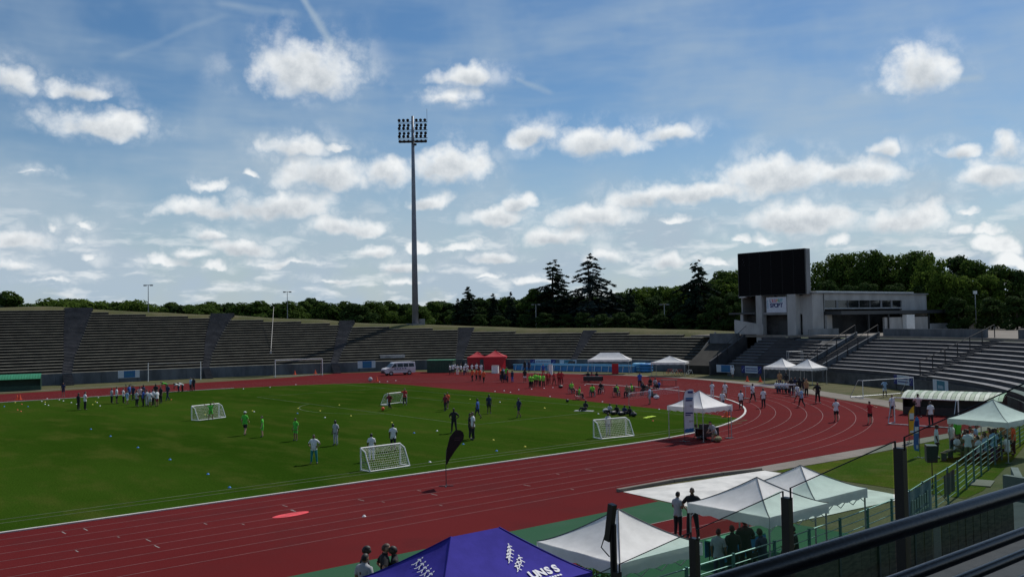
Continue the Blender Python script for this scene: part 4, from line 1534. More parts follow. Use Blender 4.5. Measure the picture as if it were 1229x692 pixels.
for k in range(4):
    runner(0.36 + 0.07 * k, 0.50 - 0.045 * k, 0.17, front, pt)
for k in range(3):
    runner(0.40 + 0.11 * k, 0.66 - 0.05 * k, 0.18, front, pt)
for k in range(5):
    runner(0.36 - 0.17 * k, 0.50 + 0.03 * k, 0.20, gable, pt, -1)
for k, ch in enumerate('UNSS'):
    x = 0.62 + k * 0.21
    w_ = 0.80
    a = slope_pt(x, w_)
    b = slope_pt(x, w_ - 0.05)
    o = txt(ch, 0.30, 'letter', 'print_white', pt, a + Vector((0, 0, 0.0)), (0, 0, 0), ext=0.0, bold=0.014)
    upv = (b - a).normalized()
    xv = Vector((1, 0, 0))
    zv = xv.cross(upv)
    Mx = Matrix((xv, upv, zv)).transposed()
    o.rotation_euler = Mx.to_euler()
    o.scale = (1, 1, 1)
for k in range(7):
    print_poly([(0.75 + k * 0.075, 0.935), (0.805 + k * 0.075, 0.935), (0.805 + k * 0.075, 0.905), (0.75 + k * 0.075, 0.905)], 'printed_caption', pt, front)

# ------------------------------------------------------------------ trees
def leaf_mesh(name, pts, nrm, size, m, rs, aspect=0.75):
    """leaf-sized quads at pts, facing roughly along nrm"""
    n = len(pts)
    nr = nrm + rs.normal(0, 0.55, (n, 3))
    nr /= np.linalg.norm(nr, axis=1)[:, None] + 1e-9
    t = rs.normal(0, 1, (n, 3))
    a = np.cross(nr, t)
    a /= np.linalg.norm(a, axis=1)[:, None] + 1e-9
    b = np.cross(nr, a)
    s = size * rs.uniform(0.55, 1.25, n)[:, None]
    a, b = a * s, b * s * aspect
    v = np.stack([pts - a, pts - b * 0.9 + a * 0.1, pts + a, pts + b * 0.9 - a * 0.1], 1).reshape(-1, 3)
    me = bpy.data.meshes.new(name)
    me.vertices.add(4 * n)
    me.vertices.foreach_set('co', v.astype(np.float32).ravel())
    me.loops.add(4 * n)
    me.loops.foreach_set('vertex_index', np.arange(4 * n, dtype=np.int32))
    me.polygons.add(n)
    me.polygons.foreach_set('loop_start', np.arange(0, 4 * n, 4, dtype=np.int32))
    me.update(calc_edges=True)
    me.materials.append(MATS[m])
    return me


def broad_crown(seed, n, size, m, h=14.0, w=9.0, lobes=26):
    rs = np.random.RandomState(seed)
    z0, z1 = h * 0.10, h
    cs, rr = [], []
    for k in range(lobes):
        q = rs.uniform(0.0, 1.0)
        zc = z0 + (z1 - z0) * (0.12 + 0.78 * q)
        env = w / 2 * (0.55 + 0.45 * math.sin(math.pi * min(1, 0.15 + 0.95 * q))) * (1.0 if q < 0.6 else 1.0 - 0.9 * (q - 0.6))
        a = rs.uniform(0, 2 * math.pi)
        d = env * math.sqrt(rs.uniform(0.05, 1.0)) * 0.85
        cs.append((d * math.cos(a), d * math.sin(a), zc))
        rr.append(rs.uniform(0.13, 0.24) * w * (1.1 - 0.35 * q))
    cs, rr = np.array(cs), np.array(rr)
    per = (n * rr ** 2 / (rr ** 2).sum()).astype(int)
    P, Nn = [], []
    for c, r, k in zip(cs, rr, per):
        d = rs.normal(0, 1, (k, 3))
        d /= np.linalg.norm(d, axis=1)[:, None]
        rad = r * (rs.uniform(0.45, 1.0, k) ** 0.45) * (1 + 0.12 * np.sin(d[:, 0] * 7 + d[:, 2] * 5))
        P.append(c + d * rad[:, None] * np.array([1.0, 1.0, 0.8]))
        Nn.append(d + np.array([0, 0, 0.35]))
    P, Nn = np.concatenate(P), np.concatenate(Nn)
    # gaps: drop leaves in a few random holes
    for k in range(16):
        hole = P[rs.randint(len(P))]
        keep = np.linalg.norm(P - hole, axis=1) > rs.uniform(0.3, 0.75)
        P, Nn = P[keep], Nn[keep]
    return leaf_mesh('crown', P, Nn, size, m, rs)


def trunk_mesh(seed, h, r, m='bark', limbs=5, spread=2.4):
    rng = random.Random(seed)
    mb = MB()
    pts = [(0, 0, -0.8)]
    x = y = 0.0
    for k in range(1, 6):
        x += rng.uniform(-0.12, 0.12)
        y += rng.uniform(-0.12, 0.12)
        pts.append((x, y, h * 0.8 * k / 5))
    mb.tube(pts, [r * 1.3, r, r * 0.85, r * 0.65, r * 0.42, r * 0.18], 8)
    for k in range(limbs):
        q = pts[2 + k % 3]
        a = rng.uniform(0, 6.28)
        L = spread * rng.uniform(0.6, 1.1)
        mb.tube([q, (q[0] + L * 0.5 * math.cos(a), q[1] + L * 0.5 * math.sin(a), q[2] + L * 0.5), (q[0] + L * math.cos(a), q[1] + L * math.sin(a), q[2] + L * 1.1)], [r * 0.4, r * 0.25, r * 0.08], 6)
    return mb.mesh('trunk', m, True)


def spruce_crown(seed, h=20.0, w=7.5, tiers=26, m='needle', open_top=0.35, droop=0.35, sz=0.34):
    """whorls of drooping boughs: needle sprays along every bough; sparse towards the tip"""
    rs = np.random.RandomState(seed)
    P, Nn = [], []
    tiers *= 3
    for t in range(tiers):
        q = t / (tiers - 1)
        z = h * (0.06 + 0.93 * q) + (rs.uniform(-0.9, 0.9) * h / tiers if 0 < t < tiers - 1 else 0)
        lop = rs.uniform(0, 6.28)
        L0 = w / 2 * (1 - q) ** 0.8 + 0.30
        nb = max(2, int(4.6 - 2.2 * q + rs.uniform(-0.5, 0.5)))
        for b in range(nb):
            if q > 1 - open_top and rs.rand() < 0.22:
                continue
            a = rs.uniform(0, 2 * math.pi)
            L = L0 * rs.uniform(0.5, 1.2) * (1 + 0.28 * math.cos(a - lop))
            k = max(7, int(L * 27))
            u = np.sqrt(rs.uniform(0.02, 1, k))
            side = rs.normal(0, 0.19, k) * (0.35 + u) * min(1.0, L)
            up = 0.35 * L * u * (0.55 - u) * 1.3 - droop * L * u ** 2 * 0.55 + 0.25 * L * np.maximum(0, u - 0.75)
            x = L * u * math.cos(a) - side * math.sin(a)
            y = L * u * math.sin(a) + side * math.cos(a)
            hang = -np.abs(rs.normal(0, 0.16, k)) * (1 if q < 0.7 else 0.4)
            P.append(np.stack([x, y, z + up + hang], 1))
            Nn.append(np.stack([0.4 * np.cos(a) + 0 * x, 0.4 * np.sin(a) + 0 * x, 0.8 + 0 * x], 1))
    P, Nn = np.concatenate(P), np.concatenate(Nn)
    return leaf_mesh('crown', P, Nn, sz, m, rs, 0.45)


TREE_SRC = {}
for k, (m, w, lob) in enumerate((('leaf_mid', 9.5, 30), ('leaf_bright', 10.5, 26), ('leaf_dark', 8.5, 28), ('leaf_mid', 8.0, 22))):
    TREE_SRC['b%d' % k] = (broad_crown(20 + k, 7500, 0.30, m, 14.0, w, lob), trunk_mesh(k, 12, 0.28))
# close-set crowns of the big plane trees behind the building: finer, more leaves
for k in range(2):
    TREE_SRC['p%d' % k] = (broad_crown(60 + k, 15000, 0.25, 'leaf_bright' if k == 0 else 'leaf_mid', 14.0, 10.5, 44), trunk_mesh(10 + k, 12, 0.35))
TREE_SRC['c0'] = (spruce_crown(5, 20, 7.5), trunk_mesh(30, 22, 0.28, limbs=0))
TREE_SRC['c1'] = (spruce_crown(6, 20, 8.5, 22, 'needle_blue', 0.5, 0.6), trunk_mesh(31, 22, 0.28, limbs=0))
TREE_SRC['c2'] = (spruce_crown(7, 20, 12.0, 20, 'needle', 0.25, 0.5, 0.42), trunk_mesh(32, 22, 0.30, limbs=0))
TREE_SRC['c3'] = (spruce_crown(8, 20, 6.0, 28, 'needle', 0.1, 0.2, 0.40), trunk_mesh(33, 20, 0.26, limbs=0))
TREE_H = {k: (14.3 if k[0] in 'bp' else 20.0) for k in TREE_SRC}
TREE_NAME = {'b': 'broadleaf_tree', 'p': 'plane_tree', 'c': 'conifer'}


def tree(px, top, D, kind, label, group=None, zb=1.0, wide=1.0, rz=None):
    p = atd(px, top, D)
    h = (p.z - zb) / TREE_H[kind]
    t = thing(TREE_NAME[kind[0]], label, 'tree', (p.x, p.y, zb), (px * 1.7) % 6.28 if rz is None else rz, group)
    t.scale = (h * wide, h * wide, h)
    c, tr = TREE_SRC[kind]
    link('crown', c, t)
    link('trunk', tr, t)
    return t


GF = 'trees of the wood beyond the terrace'
rng = random.Random(8)
FT = [(-14, 352), (6, 349), (24, 366), (40, 363), (57, 359), (72, 361), (88, 357), (104, 360), (120, 363), (134, 361), (150, 362), (166, 360), (184, 363), (202, 362), (220, 364), (238, 362), (256, 363),
      (274, 361), (292, 362), (310, 361), (328, 363), (344, 360), (361, 362), (378, 355), (395, 362), (412, 361), (430, 363), (447, 360), (464, 362), (482, 364), (500, 367), (516, 362), (533, 360)]
for i, (px, ty) in enumerate(FT):
    k = 'b1' if 50 < px < 175 and i % 3 else ('b0', 'b3', 'b2')[i % 3]
    lab = {'b1': 'pale green round tree in the wood beyond the left part of the terrace', 'b0': 'mid green tree in the wood beyond the far terrace', 'b3': 'mid green tree in the wood beyond the far terrace', 'b2': 'dark green tree in the wood beyond the far terrace'}[k]
    tree(px, ty - (5 if px < 200 else 4) + rng.uniform(-1.0, 1.0), 255 + rng.uniform(-18, 22), k, lab, GF, 2.0, rng.uniform(1.25, 1.6))
for i in range(24):
    px = -25 + i * 24.5
    tree(px + rng.uniform(-5, 5), 362 - 2.0 * rng.random(), 300 + rng.uniform(-10, 10), ('b2', 'b0', 'b3')[i % 3], 'tree of the hind row in the wood beyond the far terrace', GF, 2.0, 1.7)
tree(-2, 345, 225, 'c2', 'dark cedar at the left end of the terrace bank', None, 3.0, 1.0)
# dark belt behind the head of the bend
GB = 'trees of the dark belt behind the bend'
BELT = [(549, 358, 186, 'c3', 1.3), (562, 344, 184, 'c3', 1.6), (577, 352, 188, 'b2', 1.0), (592, 352, 186, 'c3', 1.4), (606, 351, 196, 'b0', 1.1), (613, 350, 184, 'c3', 1.1), (624, 353, 190, 'b2', 1.0), (638, 342, 186, 'b3', 1.0), (650, 343, 192, 'b2', 0.9),
        (678, 349, 186, 'b2', 1.0), (690, 353, 182, 'c3', 1.2), (733, 347, 180, 'c3', 1.3), (748, 346, 186, 'b2', 1.0), (764, 341, 192, 'b1', 1.0), (757, 346, 178, 'c3', 1.2), (780, 340, 196, 'b1', 1.0), (797, 337, 192, 'b0', 1.0), (812, 339, 186, 'b1', 1.0), (783, 350, 176, 'b2', 1.0), (808, 352, 172, 'b2', 1.0), (858, 328, 182, 'b0', 1.0), (872, 321, 186, 'p1', 0.9), (888, 318, 182, 'p0', 0.9), (905, 315, 186, 'p1', 0.9), (880, 345, 168, 'b2', 0.9), (862, 350, 166, 'b2', 0.9)]
for (px, ty, D, k, wd) in BELT:
    lab = {'c': 'narrow dark conifer in the belt behind the bend', 'b2': 'dark leafy tree in the belt behind the bend', 'b1': 'pale green treetop in the belt left of the drooping cedar', 'b0': 'mid green tree in the belt behind the bend', 'b3': 'mid green tree just left of the tall pointed spruce', 'p1': 'tree showing left of the video screen', 'p0': 'tree showing left of the video screen'}
    tree(px, ty, D, k, lab.get(k, lab.get(k[0])), GB, 4.0, wd * 1.15)
tree(664, 310.5, 184, 'c0', 'tall pointed spruce behind the bend, the slightly shorter of two', None, 4.0, 2.0)
tree(709, 303.5, 180, 'c1', 'tall pointed spruce with ragged drooping boughs, taller of two behind the bend', None, 4.0, 2.1)
tree(837, 311, 172, 'c2', 'wide drooping cedar between the bend and the video screen', None, 4.0, 1.5)
for (px, ty, D) in ((700, 372, 172), (720, 374, 170), (742, 372, 172), (765, 372, 170), (655, 372, 176), (630, 374, 178), (600, 376, 180), (575, 374, 182), (680, 374, 174), (845, 372, 165), (790, 374, 168), (818, 374, 166)):
    tree(px, ty, D, 'b2', 'dark low shrub filling the foot of the tree belt', 'shrubs at the foot of the tree belt', 5.0, 1.6)
for (px, ty) in ((556, 356), (570, 354), (586, 354), (600, 354), (618, 353), (631, 352), (645, 351), (658, 352), (672, 351), (686, 352), (699, 350), (716, 350), (728, 350), (742, 347), (756, 346), (772, 344), (788, 343), (804, 341), (820, 338), (846, 334), (860, 330), (876, 326), (894, 322)):
    tree(px, ty, 204, ('b2', 'b3', 'b0')[int(px) % 3], 'tree of the hind row in the belt behind the bend', GB, 3.0, 1.3)
# plane trees behind the building
GP = 'plane trees behind the building'
for (px, ty, D, k, wd) in ((985, 308, 186, 'p0', 0.8), (1003, 300, 182, 'p1', 0.8), (1022, 297, 184, 'p0', 0.8), (1043, 296, 180, 'p1', 0.8), (1063, 299, 182, 'p0', 0.8), (1084, 298, 180, 'p0', 0.85), (1100, 296, 176, 'p1', 0.8), (1117, 299, 170, 'p0', 0.8), (1132, 304, 165, 'p0', 0.75), (994, 330, 172, 'b2', 1.0), (1040, 333, 170, 'b2', 1.0), (1075, 334, 168, 'b2', 1.0), (1108, 335, 166, 'b2', 1.0), (1018, 336, 170, 'b2', 1.0)):
    lab = {'p': 'tall plane tree rising behind the concrete building', 'b': 'dark tree in the shade close behind the concrete building'}[k[0]]
    tree(px, ty, D, k, lab, GP, 4.5, wd)
for (px, ty, D, k, wd, lab) in ((1153, 297, 185, 'b2', 0.9, 'dark round topped tree right of the plane trees'), (1170, 303, 182, 'b0', 0.9, 'dark round topped tree right of the plane trees'), (1160, 326, 165, 'b1', 0.9, 'pale green lower tree behind the right stand'), (1183, 324, 168, 'b1', 0.8, 'pale green lower tree behind the right stand'),
                               (1203, 309, 172, 'b0', 1.0, 'mid green tree at the right edge behind the right stand'), (1228, 317, 172, 'b2', 1.0, 'dark tree at the right edge behind the right stand'), (1150, 352, 158, 'b2', 1.2, 'dark shaded tree low behind the right stand'), (1190, 352, 158, 'b2', 1.2, 'dark shaded tree low behind the right stand'), (1220, 350, 155, 'b2', 1.3, 'dark shaded tree low behind the right stand'), (1250, 330, 160, 'b2', 1.3, 'dark shaded tree low behind the right stand')):
    tree(px, ty, D, k, lab, 'trees behind the right stand', 4.5, wd)

# ------------------------------------------------------------------ people
CLOTH = {'white': (0.74, 0.74, 0.75), 'grey': (0.40, 0.41, 0.43), 'black': (0.014, 0.014, 0.017), 'navy': (0.018, 0.024, 0.07), 'blue': (0.03, 0.10, 0.38), 'green': (0.09, 0.52, 0.045), 'bib': (0.24, 0.72, 0.06),
         'red': (0.45, 0.025, 0.03), 'orange': (0.80, 0.10, 0.035), 'maroon': (0.20, 0.02, 0.03), 'teal': (0.02, 0.22, 0.22), 'pink': (0.62, 0.42, 0.42), 'tan': (0.40, 0.22, 0.10), 'skyblue': (0.30, 0.45, 0.62), 'khaki': (0.18, 0.17, 0.08)}
for k, c in CLOTH.items():
    mat('cloth_' + k, c, 0.85, 0.06, 9)
SKIN = {'light': (0.50, 0.29, 0.20), 'mid': (0.26, 0.14, 0.085), 'dark': (0.07, 0.04, 0.028)}
for k, c in SKIN.items():
    mat('skin_' + k, c, 0.6, 0.05, 8)
mat('hair_black', (0.012, 0.010, 0.009), 0.6, 0.1, 30)
mat('hair_brown', (0.06, 0.035, 0.02), 0.6, 0.1, 30)
mat('eye_dark', (0.01, 0.008, 0.008), 0.3, 0.0)
mat('shoe', (0.05, 0.05, 0.055), 0.6, 0.1, 6)

V = Vector
BASE = dict(pel=V((0, 0, .95)), spi=V((0, .01, 1.13)), che=V((0, .0, 1.33)), nek=V((0, .0, 1.49)), hed=V((0, .025, 1.61)),
            shL=V((-.165, 0, 1.42)), shR=V((.165, 0, 1.42)), elL=V((-.23, -.02, 1.14)), elR=V((.23, -.02, 1.14)), wrL=V((-.24, .06, .90)), wrR=V((.24, .06, .90)),
            hiL=V((-.09, 0, .91)), hiR=V((.09, 0, .91)), knL=V((-.11, .02, .50)), knR=V((.11, .02, .50)), anL=V((-.12, -.02, .08)), anR=V((.12, -.02, .08)), toL=V((-.14, .14, .03)), toR=V((.14, .14, .03)))


def pose(**kw):
    d = {k: v.copy() for k, v in BASE.items()}
    up = kw.pop('upper', None)
    lift = kw.pop('dz', 0.0)
    fold = kw.pop('fold', None)
    if fold:                                   # bend the trunk forward about the hips by an angle
        Rm = Matrix.Rotation(-R(fold), 3, 'X')
        for k in ('spi', 'che', 'nek', 'hed', 'shL', 'shR', 'elL', 'elR', 'wrL', 'wrR'):
            d[k] = Rm @ (d[k] - d['pel']) + d['pel']
    for k, v in kw.items():
        d[k] = V(v)
    if lift:
        for k in d:
            d[k] = d[k] + V((0, 0, lift))
    return d


def sit_shift(d, dz, dy=0.0):
    for k in ('pel', 'spi', 'che', 'nek', 'hed', 'shL', 'shR', 'elL', 'elR', 'wrL', 'wrR', 'hiL', 'hiR'):
        d[k] = d[k] + V((0, dy, dz))
    return d


POSES = {
    'stand': pose(),
    'hips': pose(elL=(-.36, -.10, 1.18), wrL=(-.19, .04, 1.02), elR=(.36, -.10, 1.18), wrR=(.19, .04, 1.02), anL=(-.17, -.02, .08), toL=(-.21, .13, .03), anR=(.17, -.02, .08), toR=(.21, .13, .03), knL=(-.14, .02, .5), knR=(.14, .02, .5)),
    'cross': pose(elL=(-.27, .06, 1.17), wrL=(.06, .19, 1.20), elR=(.27, .06, 1.17), wrR=(-.06, .19, 1.16)),
    'walk': pose(elL=(-.22, -.10, 1.15), wrL=(-.22, .04, .95), elR=(.22, .06, 1.14), wrR=(.20, .24, 1.0), knL=(-.10, .18, .52), anL=(-.10, .24, .10), toL=(-.11, .39, .06), knR=(.10, -.04, .50), anR=(.10, -.30, .12), toR=(.11, -.17, .03)),
    'run': pose(fold=12, knL=(-.10, .34, .66), anL=(-.10, .22, .30), toL=(-.11, .36, .26), knR=(.10, -.08, .50), anR=(.10, -.36, .22), toR=(.11, -.26, .10), elL=(-.25, -.16, 1.16), wrL=(-.2, .06, 1.08), elR=(.25, .22, 1.12), wrR=(.16, .36, 1.26)),
    'up': pose(elL=(-.34, .02, 1.62), wrL=(-.24, .05, 1.86), elR=(.40, .02, 1.48), wrR=(.58, .05, 1.62), anL=(-.2, 0, .08), toL=(-.23, .14, .03), anR=(.2, 0, .08), toR=(.23, .14, .03), knL=(-.16, .05, .5), knR=(.16, .05, .5)),
    'point': pose(elL=(-.22, .02, 1.15), wrL=(-.10, .22, 1.12), elR=(.42, .08, 1.34), wrR=(.66, .14, 1.28), anL=(-.16, 0, .08), anR=(.16, 0, .08)),
    'phone': pose(elL=(-.24, .0, 1.15), wrL=(-.08, .24, 1.22), elR=(.24, .0, 1.15), wrR=(.08, .24, 1.22)),
    'bend': pose(fold=68, knL=(-.11, .10, .52), knR=(.11, .10, .52), anL=(-.12, .02, .08), anR=(.12, .02, .08), toL=(-.14, .18, .03), toR=(.14, .18, .03), elL=(-.22, .62, .88), wrL=(-.16, .66, .62), elR=(.22, .62, .88), wrR=(.16, .66, .62)),
    'sit': sit_shift(pose(fold=6, knL=(-.13, .42, .50), knR=(.13, .42, .50), anL=(-.13, .40, .08), anR=(.13, .40, .08), toL=(-.14, .56, .03), toR=(.14, .56, .03), elL=(-.25, .06, 1.14), wrL=(-.14, .30, 1.08), elR=(.25, .06, 1.14), wrR=(.14, .30, 1.08)), -.43),
    'floor': sit_shift(pose(fold=-14, knL=(-.14, .40, .34), knR=(.14, .40, .34), anL=(-.13, .62, .06), anR=(.13, .62, .06), toL=(-.14, .74, .16), toR=(.14, .74, .16), elL=(-.26, -.10, 1.14), wrL=(-.22, .16, 1.16), elR=(.27, -.28, 1.12), wrR=(.27, -.38, .96)), -.82),
    'kneel': sit_shift(pose(fold=26, knL=(-.12, .30, .40), knR=(.12, .12, .06), anL=(-.12, .22, .08), anR=(.12, -.32, .07), toL=(-.12, .38, .03), toR=(.12, -.44, .05), elL=(-.24, .26, 1.10), wrL=(-.12, .46, 1.02), elR=(.24, .26, 1.10), wrR=(.12, .46, 1.02)), -.42),
}
BONES = [('pel', 'spi', 'torso'), ('spi', 'che', 'torso'), ('che', 'nek', 'torso'), ('nek', 'hed', 'head'), ('che', 'shL', 'torso'), ('shL', 'elL', 'uarm'), ('elL', 'wrL', 'farm'), ('che', 'shR', 'torso'), ('shR', 'elR', 'uarm'), ('elR', 'wrR', 'farm'),
         ('pel', 'hiL', 'hip'), ('hiL', 'knL', 'thigh'), ('knL', 'anL', 'calf'), ('anL', 'toL', 'foot'), ('pel', 'hiR', 'hip'), ('hiR', 'knR', 'thigh'), ('knR', 'anR', 'calf'), ('anR', 'toR', 'foot')]
RAD = dict(pel=(.145, .115), spi=(.13, .10), che=(.155, .115), nek=(.058, .058), hed=(.05, .05), shL=(.068, .066), shR=(.068, .066), elL=(.043, .043), elR=(.043, .043), wrL=(.028, .030), wrR=(.028, .030),
           hiL=(.095, .10), hiR=(.095, .10), knL=(.060, .062), knR=(.060, .062), anL=(.040, .042), anR=(.040, .042), toL=(.036, .03), toR=(.036, .03))


def head_geo(c, tilt):
    """head with brow, nose, jaw and ears; front is +y"""
    mb = MB()
    nu, nv = 14, 11
    vs, fs = [], []
    for i in range(nv + 1):
        ph = math.pi * i / nv
        for j in range(nu):
            t = 2 * math.pi * j / nu
            x, y, z = math.sin(ph) * math.cos(t), math.sin(ph) * math.sin(t), math.cos(ph)
            jaw = 1.0 - 0.22 * max(0, -z) ** 1.3
            px, py, pz = 0.076 * x * jaw, 0.096 * y * (jaw + 0.05 * max(0, -z)), 0.118 * z
            if abs(x) < 0.3 and y > 0.75 and -0.35 < z < 0.1:
                py += 0.020 * (1 - abs(z + 0.15) * 2.2)
            vs.append((px, py, pz))
    for i in range(nv):
        for j in range(nu):
            fs.append((i * nu + j, (i + 1) * nu + j, (i + 1) * nu + (j + 1) % nu, i * nu + (j + 1) % nu))
    mb.add(vs, fs, 0)
    for s in (-1, 1):
        mb.ball((s * 0.078, -0.005, -0.01), 0.03, 6, 4, 0, (0.35, 0.6, 1.0))
        mb.ball((s * 0.030, 0.086, 0.008), 0.011, 6, 4, 1)
    mb.box((0, 0.090, -0.058), (0.045, 0.012, 0.008), 0, 1)
    Rm = Matrix.Rotation(-R(tilt), 3, 'X')
    mb.v = [tuple(Rm @ Vector(v) + c) for v in mb.v]
    return mb


def hand_geo(mb, w, d, flipx):
    """palm and five bent fingers leaving the wrist w along direction d"""
    d = d.normalized()
    ref = Vector((0, 1, 0)) if abs(d.y) < 0.8 else Vector((0, 0, 1))
    a = (ref - d * ref.dot(d)).normalized()      # spread of the fingers
    b = d.cross(a) * flipx                       # palm normal
    mb.tube([w - d * 0.01, w + d * 0.04, w + d * 0.085], [0.026, 0.036, 0.030], 8)
    for k, (o, L) in enumerate(((-0.030, 0.062), (-0.010, 0.076), (0.010, 0.080), (0.029, 0.070))):
        p0 = w + d * 0.08 + a * o
        p1 = p0 + d * L * 0.5 + b * 0.006
        p2 = p1 + d * L * 0.38 + b * 0.026
        mb.tube([p0, p1, p2], [0.0098, 0.009, 0.0075], 5)
    p0 = w + d * 0.025 + a * 0.026
    mb.tube([p0, p0 + d * 0.03 + a * 0.026 + b * 0.008, p0 + d * 0.062 + a * 0.032 + b * 0.02], [0.013, 0.011, 0.009], 5)


def seg_dist(P, a, b):
    ab = b - a
    L2 = (ab * ab).sum()
    t = np.clip(((P - a) @ ab) / L2, 0, 1)
    return np.linalg.norm(P - (a + t[:, None] * ab), axis=1), t


def make_body(key):
    d = POSES[key]
    names = list(d)
    vi = {k: i for i, k in enumerate(names)}
    me = bpy.data.meshes.new('skel')
    me.from_pydata([d[k] for k in names], [(vi[a], vi[b]) for a, b, _ in BONES], [])
    o = bpy.data.objects.new('skel', me)
    COL.objects.link(o)
    md = o.modifiers.new('skin', 'SKIN')
    md.use_smooth_shade = True
    sv = me.skin_vertices[0].data
    for k in names:
        sv[vi[k]].radius = RAD[k]
        sv[vi[k]].use_root = (k == 'pel')
    sb = o.modifiers.new('sub', 'SUBSURF')
    sb.levels = sb.render_levels = 1
    dg = bpy.context.evaluated_depsgraph_get()
    dg.update()
    ev = o.evaluated_get(dg)
    em = bpy.data.meshes.new_from_object(ev)
    bpy.data.objects.remove(o)
    P = np.array([v.co[:] for v in em.vertices])
    F = [tuple(p.vertices) for p in em.polygons]
    Nn = np.array([v.normal[:] for v in em.vertices])
    bpy.data.meshes.remove(em)
    ds, zs, ts = [], [], []
    for a, b, z in BONES:
        dd, tt = seg_dist(P, np.array(d[a]), np.array(d[b]))
        ds.append(dd / (0.5 * (RAD[a][0] + RAD[b][0])))
        zs.append(z)
        ts.append(tt)
    ds = np.array(ds)
    ib = ds.argmin(0)
    tt = np.array(ts)[ib, np.arange(len(P))]
    zone = np.array(zs)[ib]
    body = MB()
    body.add([tuple(p) for p in P], F, 0)
    nk = d['hed'] - d['nek']
    tilt = math.degrees(math.atan2(nk.y, max(0.02, nk.z))) * 0.6
    hc = d['hed'] + nk.normalized() * 0.055
    hd = head_geo(hc, tilt)
    o2 = len(body.v)
    body.v += hd.v
    body.f += [tuple(i + o2 for i in f) for f in hd.f]
    body.m += hd.m
    for s, sx in (('L', -1), ('R', 1)):
        hand_geo(body, d['wr' + s], d['wr' + s] - d['el' + s], sx)
    bme = body.mesh('person', ['skin_light', 'eye_dark'], True)

    def part(sel, inf, name):
        fs = [f for f in F if all(sel[i] for i in f)]
        used = sorted({i for f in fs for i in f})
        rm = {v: k for k, v in enumerate(used)}
        m2 = MB()
        m2.add([tuple(P[i] + Nn[i] * inf) for i in used], [tuple(rm[i] for i in f) for f in fs])
        return m2.mesh(name, 'cloth_white', True)

    lo = np.isin(zone, ['hip', 'thigh'])
    shirt = part((zone == 'torso') | ((zone == 'uarm') & (tt < 0.72)) | (zone == 'hip'), 0.020, 'shirt')
    longs = part((zone == 'hip') | (zone == 'thigh') | ((zone == 'calf') & (tt < 0.97)), 0.013, 'trousers')
    shorts = part((zone == 'hip') | ((zone == 'thigh') & (tt < 0.86)), 0.016, 'shorts')
    left = np.isin(ib, [13])
    shoes = [part((zone == 'foot') & left, 0.012, 'shoe'), part((zone == 'foot') & ~left, 0.012, 'shoe')]
    # hair cap from the head shell
    hv = np.array(hd.v[:14 * 12])
    Rm = np.array(Matrix.Rotation(R(tilt), 3, 'X'))
    loc = (hv - np.array(hc)) @ Rm.T
    hm = MB()
    keep = [f for f in hd.f[:14 * 11] if all((loc[i, 2] > 0.028 + 0.32 * max(0, loc[i, 1])) or (loc[i, 1] < -0.025 and loc[i, 2] > -0.07) for i in f)]
    used = sorted({i for f in keep for i in f})
    rm = {v: k for k, v in enumerate(used)}
    cc = np.array(hc)
    hm.add([tuple(cc + (hv[i] - cc) * 1.13) for i in used], [tuple(rm[i] for i in f) for f in keep])
    hair = hm.mesh('hair', 'hair_black', True)
    return dict(body=bme, shirt=shirt, longs=longs, shorts=shorts, shoes=shoes, hair=hair, head=V(hc))


BODY = {k: make_body(k) for k in POSES}
capm = MB()
capm.tube([(0, 0, -0.01), (0, 0, 0.05), (0, 0, 0.085)], [0.098, 0.092, 0.05], 12)
capm.box((0, 0.12, 0.0), (0.13, 0.11, 0.012))


def slot(o, m):
    o.material_slots[0].link = 'OBJECT'
    o.material_slots[0].material = MATS[m]


POSE_WORD = {'stand': 'standing', 'hips': 'standing hands on hips', 'cross': 'standing arms folded', 'walk': 'walking', 'run': 'running', 'up': 'with raised arms', 'point': 'stretching out an arm', 'phone': 'looking at their hands', 'bend': 'bending down', 'sit': 'sitting', 'floor': 'sitting on the ground', 'kneel': 'kneeling'}


def person(p, pz, face, shirt, legs, label, h=1.72, short=False, skin='mid', hair='hair_black', group=None, cap=None, bib=False):
    """p: point under the feet; face: heading in degrees counter-clockwise from +x"""
    B = BODY[pz]
    o = link('person', B['body'], None, p, R(face - 90))
    s = h / 1.74
    o.scale = (s * 1.04, s * 1.04, s)
    tag(o, label, 'person', group)
    slot(o, 'skin_' + skin)
    slot(link('shirt', B['shirt'], o), 'cloth_' + shirt)
    slot(link('shorts' if short else 'trousers', B['shorts' if short else 'longs'], o), 'cloth_' + legs)
    for sm in B['shoes']:
        slot(link('shoe', sm, o), 'shoe')
    slot(link('hair', B['hair'], o), hair)
    if cap:
        c = link('cap', capm.mesh('cap', 'cloth_' + cap), o)
        c.location = B['head'] + V((0, 0, 0.045))
    return o


G0 = 0.01


def pp(px, py, *a, **k):
    z = k.pop('z', G0)
    q = at(px, py, z)
    return person((q.x, q.y, z), *a, **k)


rng = random.Random(21)
